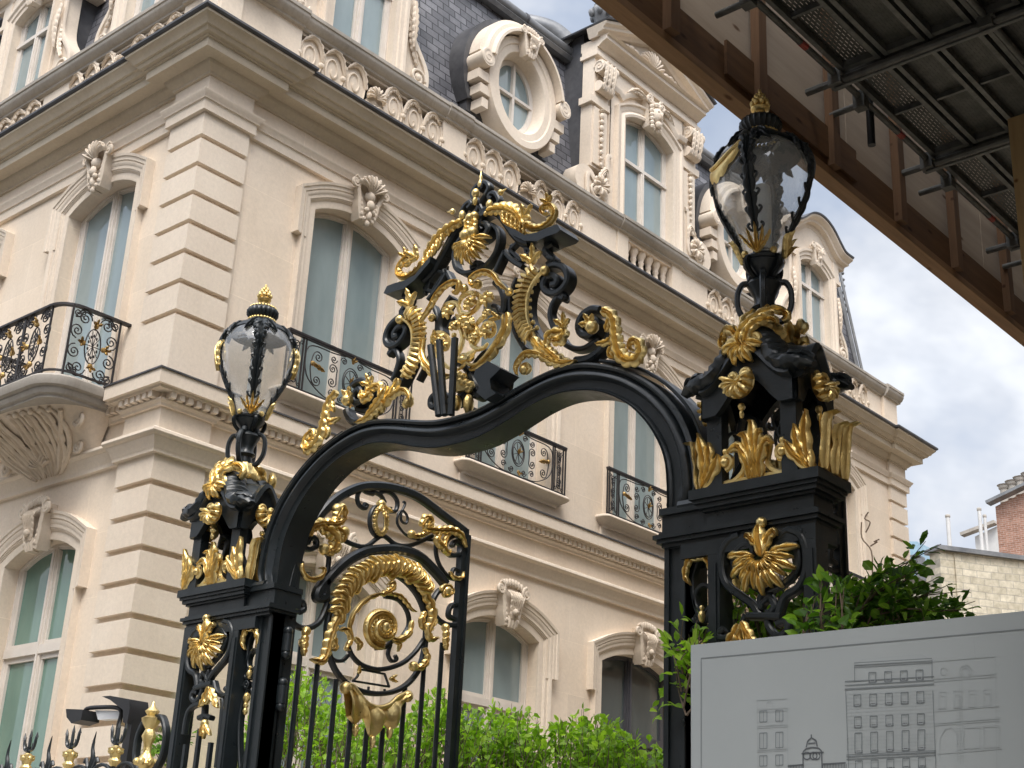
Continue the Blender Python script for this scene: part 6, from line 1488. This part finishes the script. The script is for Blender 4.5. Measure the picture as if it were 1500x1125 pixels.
for i, y in enumerate(lyy):
    q = MB(); q.bar([V((DX0-.25,y,DZ-.045)), V((-1.4,y,DZ-.045))], .05, .05, (0,0,1)); q.bar([V((DX0-.02,y,DZ-.10)), V((-1.4,y,DZ-.10))], .03, .02, (0,0,1))
    q.build('ledger', STEEL, SC, 30)
    q = MB()
    for x in (DX0, DX0+1.12): q.box(x-.05, x+.05, y-.05, y+.05, DZ-.09, DZ+.045); q.tube([(x+.06,y-.07,DZ-.03),(x+.06,y+.07,DZ-.03)], .014, 6); q.tube([(x-.07,y+.05,DZ-.06),(x+.05,y+.05,DZ-.06)], .012, 6)
    q.build('coupler', STEEL, SC, 30)
    tb('bracket_tube', [(DX0,y+.35,DZ-.06),(SX+.08,y+.35,DZ-.06)], .024)
    q = MB(); q.box(DX0-.045,DX0+.045,y+.31,y+.39,DZ-.10,DZ+.04); q.build('coupler', STEEL, SC, 30)
    (tb('standard', [(-1.55,y,0),(-1.55,y,12)], .026) if y > 5 else None)
    if i in (3, 5, 7): tb('hanging_tube', [(DX0-.03,y+.55,DZ-.30),(DX0-.03,y+.55,DZ+.5)], .03, BLACKP)
    if i: tb('marking_tape', [(DX0,y-.52,DZ),(DX0,y-.44,DZ)], .028, RUST)
pw = .335
deck = MB(); L = 1.50
for (x0, x1) in ((.0,.035),(pw-.065,pw-.03)): deck.box(x0, x1, 0, L, -.035, .035)
deck.box(0, pw-.03, 0, .04, -.03, .035); deck.box(0, pw-.03, L-.04, L, -.03, .035); deck.box(.035, pw-.065, L/2-.012, L/2+.012, -.02, .03)
dm = deck.mesh('plank_frame', STEEL, 30)
sh = MB(); sh.add([(.035,0,.02),(pw-.065,0,.02),(pw-.065,L,.02),(.035,L,.02)], [(0,3,2,1)]); sm = sh.mesh('perforated_sheet', DECK, None)
for i in range(len(lyy)-1):
    for k in range(7):
        if k == 5 and i in (2, 3): continue
        o = inst(dm, 'deck_plank', SC, (DX0+.05+pw*k, lyy[i]+.02, DZ+.03)); o.scale = (1, (lyy[i+1]-lyy[i]-.04)/L, 1); sub(sm, 'perforated_sheet', o)
q = MB(); q.box(DX0+.06, -1.3, 2.0, 25, DZ+.5, DZ+.55); q.build('sky_blocking_sheet', BLACKP, SC, None)  # added black sheet, blocks sky light behind the deck slots
q = MB(); q.box(DX0+1.85, DX0+1.87, 2.0, 9.2, DZ+.08, DZ+.7); q.build('netting', TARP, SC, None)
for y in (4.6, 6.9): tb('brace', [(DX0+1.75,y,DZ+.1),(DX0+1.2,y+1.5,DZ+1.9)], .024)
q = at(1492,200,1,9.0); pw_ = MB(); pw_.box(q.x-.05, q.x+.08, 8.95, 9.05, 5.8, 7.40); pw_.build('wooden_prop', YWOOD, SC, None)
NBH = thing('neighbouring_building', (4, 14, 0), 'tall stone building behind the scaffold', 'building')
b = MB(); b.box(-1.2, 9, 4.0, 40, 0, 17); b.build('wall', OPP, NBH, None)
bw = MB(); bw.box(-.015,.01,-.5,.5,0,2.0); bwm = bw.mesh('window', PANED, None); bf = MB(); bf.box(-.06,.01,-.62,.62,-.15,-.02); bfm = bf.mesh('window_sill', TRIM, None)
for fl in range(5):
    for k in range(7): o = inst(bwm, 'window', NBH, (-1.2, 5.5+2.7*k, 1.2+3.2*fl)); sub(bfm, 'window_sill', o)
# building across the street, mirrored in panes, gilding and paint
OB = thing('opposite_building', (-5, -14, 0), 'stone apartment building on the other side of the street', 'building')
b = MB(); b.box(-34, 22, -24, -12, 0, 15.5); b.build('wall', OPP, OB, None)
b = MB(); b.prism([(-24,15.5),(-12,15.5),(-13.2,18.5),(-22.8,18.5)], -34, 22, 0); b.build('roof', ZINC, OB, None)
bw = MB(); bw.box(-.55,.55,-.01,.02,0,2.2); bwm = bw.mesh('window', PANED, None); bf = MB(); bf.box(-.75,.75,0,.2,-.25,-.1); bfm = bf.mesh('window_ledge', TRIM, None)
for fl in range(5):
    for k in range(20): o = inst(bwm, 'window', OB, (-33+2.65*k, -12, 1.2+2.9*fl)); sub(bfm, 'window_ledge', o)

# ------------------------------------------------------------------ far buildings
def far(p, y): return at(p[0], p[1], 1, y)
d_ = V((.57,.82,0)).normalized(); P0 = at(1376,806,1,34)
# end of the wall on the sight line of the right frame edge
dd = fw*FOC+rt*(1500-750)+up*(562.5-822); 
den = dd.x*d_.y-dd.y*d_.x; tt = (P0.x*d_.y-P0.y*d_.x)/den; P1 = CAM+dd*tt
WL = thing('rubble_wall', (P0.x, P0.y, 0), 'blond rubble stone party wall with a grey coping beyond the courtyard', 'wall')
ang = atan2(d_.y, d_.x); LW = (P1-P0).length; slp = (P1.z-P0.z)/LW
WL.rotation_euler = (0,0,ang)
b = MB(); b.add([(0,0,0),(LW*2,0,0),(LW*2,0,P0.z+slp*LW*2),(0,0,P0.z),(0,.5,0),(LW*2,.5,0),(LW*2,.5,P0.z+slp*LW*2),(0,.5,P0.z)], [(0,1,2,3),(4,7,6,5),(0,3,7,4),(1,5,6,2),(3,2,6,7)])
o = b.build('wall', RUBBLE, WL, None, local=True)
b = MB(); b.add([(-.1,-.12,P0.z),(LW*2,-.12,P0.z+slp*LW*2),(LW*2,.6,P0.z+slp*LW*2),(-.1,.6,P0.z),(-.1,-.12,P0.z+.12),(LW*2,-.12,P0.z+.12+slp*LW*2),(LW*2,.6,P0.z+.12+slp*LW*2),(-.1,.6,P0.z+.12)], [(0,1,2,3)[::-1],(4,5,6,7),(0,1,5,4),(3,0,4,7)])
b.build('coping', ZINC, WL, None, local=True)
WL2 = thing('side_wall', (P0.x, P0.y, 0), 'short return of blond rubble stone wall next to the mansion', 'wall')
Q1 = at(1322, 850, 1, 36.5); a2 = atan2(Q1.y-P0.y, Q1.x-P0.x); L2 = hypot(Q1.y-P0.y, Q1.x-P0.x); WL2.rotation_euler = (0,0,a2)
b = MB(); b.add([(.02,0,0),(L2+3,0,0),(L2+3,0,Q1.z-.6),(L2,0,Q1.z),(.02,0,P0.z-.05),(.02,-.4,0),(L2+3,-.4,0),(L2+3,-.4,Q1.z-.6),(L2,-.4,Q1.z),(.02,-.4,P0.z-.05)], [(0,4,3,2,1),(5,6,7,8,9),(4,9,8,3),(3,8,7,2)]); b.build('wall', RUBBLE, WL2, None, local=True)
def farbox(name, px0, px1, ytop, y, dy, m, label, cat, zb=0):
    a = at(px0, ytop[0], 1, y); c = at(px1, ytop[1], 1, y); T = thing(name, (a.x, y, 0), label, cat)
    q = MB(); q.add([(a.x,y,zb),(c.x,y,zb),(c.x,y,c.z),(a.x,y,a.z),(a.x,y+dy,zb),(c.x,y+dy,zb),(c.x,y+dy,c.z),(a.x,y+dy,a.z)], [(0,1,2,3),(4,7,6,5),(0,3,7,4),(1,5,6,2),(3,2,6,7)]); q.build('wall', m, T, None); return T, a, c
T, a, c = farbox('brick_building', 1458, 1600, (742,672), 52, 10, REDBRICK, 'red brick gable with a row of chimney pots at the right edge', 'building')
q = MB(); q.sweep([V((a.x-.2,51.9,a.z+.1)), V((c.x,51.9,c.z+.1))], [(-.06,-.1),(.06,-.1),(.06,.35),(-.06,.35)], (0,-1,0)); q.build('coping', ZINC, T, None)
for k in range(9):
    p = a.lerp(c, .05+.085*k)+V((0,.6,.2)); q = MB(); q.lathe([(.22,0),(.20,.1),(.18,.55),(.24,.6),(.24,.7),(.30,.74),(.05,.82)], tuple(p), 10); q.build('chimney_pot', COPE, T, 50)
T, a, c = farbox('white_building', 1428, 1462, (786,770), 58, 8, RENDER, 'white rendered gable between the metal flues and the brick gable', 'building')
q = MB(); q.sweep([V((a.x-.5,57.9,a.z+.1)), V((c.x,57.9,c.z+.1))], [(-.07,-.1),(.07,-.1),(.07,.3),(-.07,.3)], (0,-1,0)); q.build('roof_edge', COPE, T, None)
for (px, pt, pb, w, y, lab) in ((1388,754,812,8,50,'single white metal flue with a dark cap standing free against the clouds'), (1434,744,818,7,49,'taller of two pale flues in front of the white gable'), (1442,754,818,6,49.5,'shorter of two pale flues in front of the white gable')):
    t_ = at(px, pt, 1, y); r = w*.36*(t_-CAM).length/2053; T = thing('flue', (t_.x, y, 0), lab, 'chimney flue')
    q = MB(); q.tube([(t_.x,y,0),(t_.x,y,t_.z-.1)], r, 12); q.build('pipe', RENDER, T, 50); q = MB(); q.lathe([(r*1.0,-.12),(r*1.25,-.10),(r*1.25,-.02),(r*1.0,0)], tuple(t_), 12); q.build('cap', COPE, T, 50)
T, a, c = farbox('glass_tower', 1328, 1343, (793,793), 140, 15, BLUEGL, 'distant blue glass tower just beside the mansion corner', 'building')
p = at(1334, 832, 1, 30); T = thing('roof_skylight', (p.x,30,0), 'small grey framed skylight low beside the mansion corner', 'skylight')
q = MB(); u_ = .23; q.box(p.x-u_, p.x+u_, 29.9, 30.3, p.z-.28, p.z+.28); q.build('frame', ZINC, T, None); q = MB(); q.box(p.x-u_+.05, p.x+u_-.05, 29.88, 29.9, p.z-.23, p.z+.23); q.build('pane', BLUEGL, T, None)

# ------------------------------------------------------------------ foliage
def leafq(mb, p, d, n, L, w):
    """folded pointed leaf from p along d"""
    d = d.normalized(); s = d.cross(n)
    if s.length < 1e-4: s = V((1,0,0))
    s.normalized(); n = s.cross(d); k = w*L
    a, b, c, e = p, p+d*L*.35, p+d*L*.7, p+d*L-n*L*.12
    mb.add([a, b+s*k*.5+n*L*.07, c+s*k*.42+n*L*.05, e, c-s*k*.42+n*L*.05, b-s*k*.5+n*L*.07, b, c-n*L*.02], [(0,6,1),(6,7,2,1),(7,3,2),(0,5,6),(5,4,7,6),(4,3,7)])
def shrub(name, label, cat, base, twigs, m, L=(.05,.085), group=None, wid=.55):
    T = thing(name, base, label, cat, group); tw = MB(); lf = MB()
    for (p0, p1, sag, n) in twigs:
        mid = p0.lerp(p1, .5)+V((random.uniform(-.06,.06), random.uniform(-.06,.06), sag)); P = crom([p0, mid, p1], 6); tw.tube(P, .006, 5, [1-.7*i/(len(P)-1) for i in range(len(P))])
        for i in range(n):
            t = random.random()**.7; q = P[min(len(P)-1, int(t*(len(P)-1)))]; T_ = (P[-1]-P[0]).normalized()
            d = (T_*random.uniform(-.1,.9)+V((random.gauss(0,.6), random.gauss(0,.6), random.gauss(.15,.45))))
            if d.length < .05: d = V((0,0,1))
            nn = V((random.gauss(0,.5), random.gauss(-.3,.5), 1)); off = d.normalized()*random.uniform(0,.05)
            leafq(lf, q+off, d, nn, random.uniform(*L), wid)
    tw.build('stems', BARK, T, 50); lf.build('foliage', m, T, None); return T
# bright hedge behind the gate
labs = ['bright green hedge shrub behind the bars of the open gate leaf, leftmost of the row', 'bright green hedge shrub in front of the arched white ground floor window', 'bright green hedge shrub between the white window and the grey framed window', 'bright green hedge shrub below the grey framed window beside the right jamb']
def hz_(px): # top line of the hedge in the photograph, by pixel column
    T = [(330,1080),(400,1020),(440,985),(490,1010),(520,1040),(600,1050),(640,1010),(700,1050),(760,1045),(800,1070),(850,1050),(900,1060),(950,1095),(985,1110)]
    for (a, b), (c, d) in zip(T, T[1:]):
        if px <= c: return b+(d-b)*(px-a)/(c-a)
    return T[-1][1]
for i, (x0, x1) in enumerate(((330,520), (520,690), (690,840), (840,990))):
    tws = []
    for k in range(150):
        px = random.uniform(x0, x1); y = 8.6+random.uniform(-.35,.35); hp_ = at(px, hz_(px)+random.uniform(-18,30)+abs(random.gauss(0,22)), 1, y); g0 = V((hp_.x+random.uniform(-.25,.25), y+random.uniform(-.2,.2), hp_.z-random.uniform(.5,.9)))
        tws.append((g0, hp_, .0, 22))
    for k in range(40):
        px = random.uniform(x0, x1); y = 8.7; hp_ = at(px, 1160, 1, y); tws.append((V((hp_.x,y,0)), hp_, .0, 4))
    c = at((x0+x1)/2, 1125, 1, 8.6); shrub('hedge_shrub', labs[i], 'shrub', (c.x, 8.6, 0), tws, LEAFB, (.045,.08), 'hedge shrubs behind the gate', .62)
# shrub rising above the panel behind the right pier
tws = []
def P_(px, py, y): return at(px, py, 1, y)
br = [((1215,960),(1120,965)),((1180,960),(1040,900)),((1200,950),(1185,850)),((1230,950),(1240,845)),((1240,940),(1300,815)),((1250,930),(1335,850)),((1260,925),(1395,840)),((1280,920),(1430,880)),((1300,930),(1425,905)),((1240,960),(1340,905)),((1220,960),(1270,880)),((1150,970),(1030,930)),((1100,980),(1000,935)),((1060,1000),(990,945)),((1230,900),(1380,805)),((1200,940),(1160,870)),((1100,960),(1090,920))]
for a, b in br:
    for k in range(9):
        y = 6.9+random.uniform(-.25,.25); j = lambda q, s=14: (q[0]+random.uniform(-s,s), q[1]+random.uniform(-s,s)); e = j(b, 20); t = random.uniform(.5,1); e = (a[0]+(e[0]-a[0])*t, a[1]+(e[1]-a[1])*t)
        tws.append((P_(*j(a, 25), y), P_(*e, y), .02, 17))
for k in range(75):
    px = random.uniform(1000,1370); top_ = 960-.10*(px-1000)-random.uniform(0,45); y = 6.9+random.uniform(-.25,.25); tws.append((P_(px+random.uniform(-20,20), 1010, y), P_(px, top_, y), 0, 16))
for k in range(8): px = 1060+40*k; tws.append((V((P_(px,1010,6.9).x, 6.9, 0)), P_(px,1010,6.9), 0, 3))
for k in range(18): y = 5.72; px = random.uniform(1185,1235); tws.append((P_(px, 975, y), P_(px+random.uniform(-30,30), 925-random.uniform(0,85), y), 0, 9))
shrub('shrub', 'dark green shrub rising over the grey panel beside the right pier', 'shrub', (-3.4, 6.9, 0), tws, LEAFD, (.05,.085), None, .6)
tws = []
for k in range(34): y = 6.3+random.uniform(-.2,.2); tws.append((P_(1005+random.uniform(-8,50), 1120-k*5, y), P_(995+random.uniform(-22,150), 895+k*5+random.uniform(-10,30), y), 0, 9))
for k in range(16): y = 5.88; px = random.uniform(996,1012); tws.append((P_(px, 1010+random.uniform(-60,40), y), P_(px-random.uniform(-30,26), 905+random.uniform(0,85), y), 0, 8))
for k in range(26): y = 6.55+random.uniform(-.1,.1); px = random.uniform(1065,1190); tws.append((P_(px, 985, y), P_(px+random.uniform(-30,20), 930-random.uniform(0,80), y), 0, 9))
shrub('climbing_plant', 'sparse climbing stems with fresh leaves along the right jamb of the gate', 'plant', (-4.1, 6.3, 0), [(V((P_(1000,1120,6.35).x,6.35,0)), P_(1000,1120,6.35), 0, 3)]+tws, LEAFB, (.05,.08))
tws = [(P_(250,1120,6.9), P_(232+random.uniform(-20,50),1072+random.uniform(-4,25),6.9), 0, 12) for k in range(16)]+[(V((P_(250,1120,6.9).x,6.9,0)), P_(250,1120,6.9), 0, 3)]
shrub('small_shrub', 'small green shrub showing beside the left pier above the fence', 'shrub', (-9.2, 6.9, 0), tws, LEAFD, (.05,.08))
# bare winter twigs by the far window
tws = [(P_(1278,840,20), P_(1262,765,20), .0, 0), (P_(1275,800,20), P_(1288,790,20), 0, 0), (P_(1268,780,20), P_(1272,750,20), 0, 0), (V((P_(1278,840,20).x,20,0)), P_(1278,840,20), 0, 0)]
T = thing('bare_climber', (P_(1278,840,20).x, 20, 0), 'bare climbing twigs against the far end of the courtyard wall', 'plant'); q = MB()
for a, b, c, d in tws: q.tube(crom([a, a.lerp(b,.4)+V((.06,0,.02)), a.lerp(b,.7)-V((.05,0,0)), b], 4), .012, 5)
q.build('stems', BARK, T, 50)

# ------------------------------------------------------------------ light and sky
SUN_EL, SUN_AZ = radians(56), radians(140)     # azimuth clockwise from +Y
w = bpy.data.worlds.new('World'); scene.world = w; w.use_nodes = True; nt = w.node_tree; bg = nt.nodes['Background']; out = nt.nodes['World Output']
sky = nt.nodes.new('ShaderNodeTexSky'); sky.sky_type = 'NISHITA'; sky.sun_disc = False; sky.sun_elevation = SUN_EL; sky.sun_rotation = SUN_AZ; sky.dust_density = 2.0; sky.ozone_density = 1.5
tc = nt.nodes.new('ShaderNodeTexCoord'); mp = nt.nodes.new('ShaderNodeMapping'); mp.inputs['Scale'].default_value = (1, 1, 1.35); mp.inputs['Location'].default_value = (3.1, .7, .35); nt.links.new(tc.outputs['Generated'], mp.inputs['Vector'])
def noise(sc, det, r=.6, dist=0):
    n = nt.nodes.new('ShaderNodeTexNoise'); n.inputs['Scale'].default_value = sc; n.inputs['Detail'].default_value = det; n.inputs['Roughness'].default_value = r; n.inputs['Distortion'].default_value = dist; nt.links.new(mp.outputs[0], n.inputs['Vector']); return n.outputs['Fac']
def ramp(f, st):
    r = nt.nodes.new('ShaderNodeValToRGB'); e = r.color_ramp.elements
    while len(e) < len(st): e.new(.5)
    for q, (p, c) in zip(e, st): q.position = p; q.color = (*c, 1)
    nt.links.new(f, r.inputs['Fac']); return r.outputs['Color']
def mx(a, b, f, mode='MIX'):
    x = nt.nodes.new('ShaderNodeMix'); x.data_type = 'RGBA'; x.blend_type = mode
    for k, v in ((0, f), (6, a), (7, b)):
        if hasattr(v, 'is_linked'): nt.links.new(v, x.inputs[k])
        else: x.inputs[k].default_value = v if k == 0 else (*v, 1)
    return x.outputs[2]
K = 5.9
cl = ramp(noise(2.4, 6, .56, .15), [(.36, (.46*K,.54*K,.69*K)), (.46, (.60*K,.67*K,.80*K)), (.53, (.86*K,.89*K,.95*K)), (.62, (1.3*K,1.31*K,1.32*K))])
cov = ramp(noise(1.5, 7, .6), [(.30, (.45,.45,.45)), (.55, (.93,.93,.93))])
c = mx(sky.outputs[0], cl, cov)
# the veiled sun brightens the cloud around it
dv = nt.nodes.new('ShaderNodeVectorMath'); dv.operation = 'DOT_PRODUCT'; nt.links.new(tc.outputs['Generated'], dv.inputs[0]); dv.inputs[1].default_value = (sin(SUN_AZ)*cos(SUN_EL), cos(SUN_AZ)*cos(SUN_EL), sin(SUN_EL))
gl = ramp(dv.outputs['Value'], [(.0, (.92,.92,.92)), (.45, (1.35,1.33,1.3)), (.8, (2.6,2.52,2.4)), (1, (4.6,4.4,4.1))])
c = mx(c, gl, 1.0, 'MULTIPLY'); nt.links.new(c, bg.inputs['Color']); bg.inputs['Strength'].default_value = .10
sl_ = bpy.data.lights.new('sun', 'SUN'); sl_.energy = 1.25; sl_.angle = radians(22); sl_.color = (1, .955, .89); so = bpy.data.objects.new('sun', sl_); COL.objects.link(so)
sd = V((sin(SUN_AZ)*cos(SUN_EL), cos(SUN_AZ)*cos(SUN_EL), sin(SUN_EL))); so.rotation_euler = sd.to_track_quat('Z', 'Y').to_euler(); so.location = (0, -5, 30)
vs_ = scene.view_settings; vs_.view_transform = 'Standard'; vs_.look = 'None'; vs_.gamma = 1; vs_.exposure = .90; vs_.use_curve_mapping = False
scene.render.resolution_x = 1024; scene.render.resolution_y = 768
scene.render.engine = 'CYCLES'; scene.cycles.max_bounces = 8; scene.cycles.transparent_max_bounces = 16
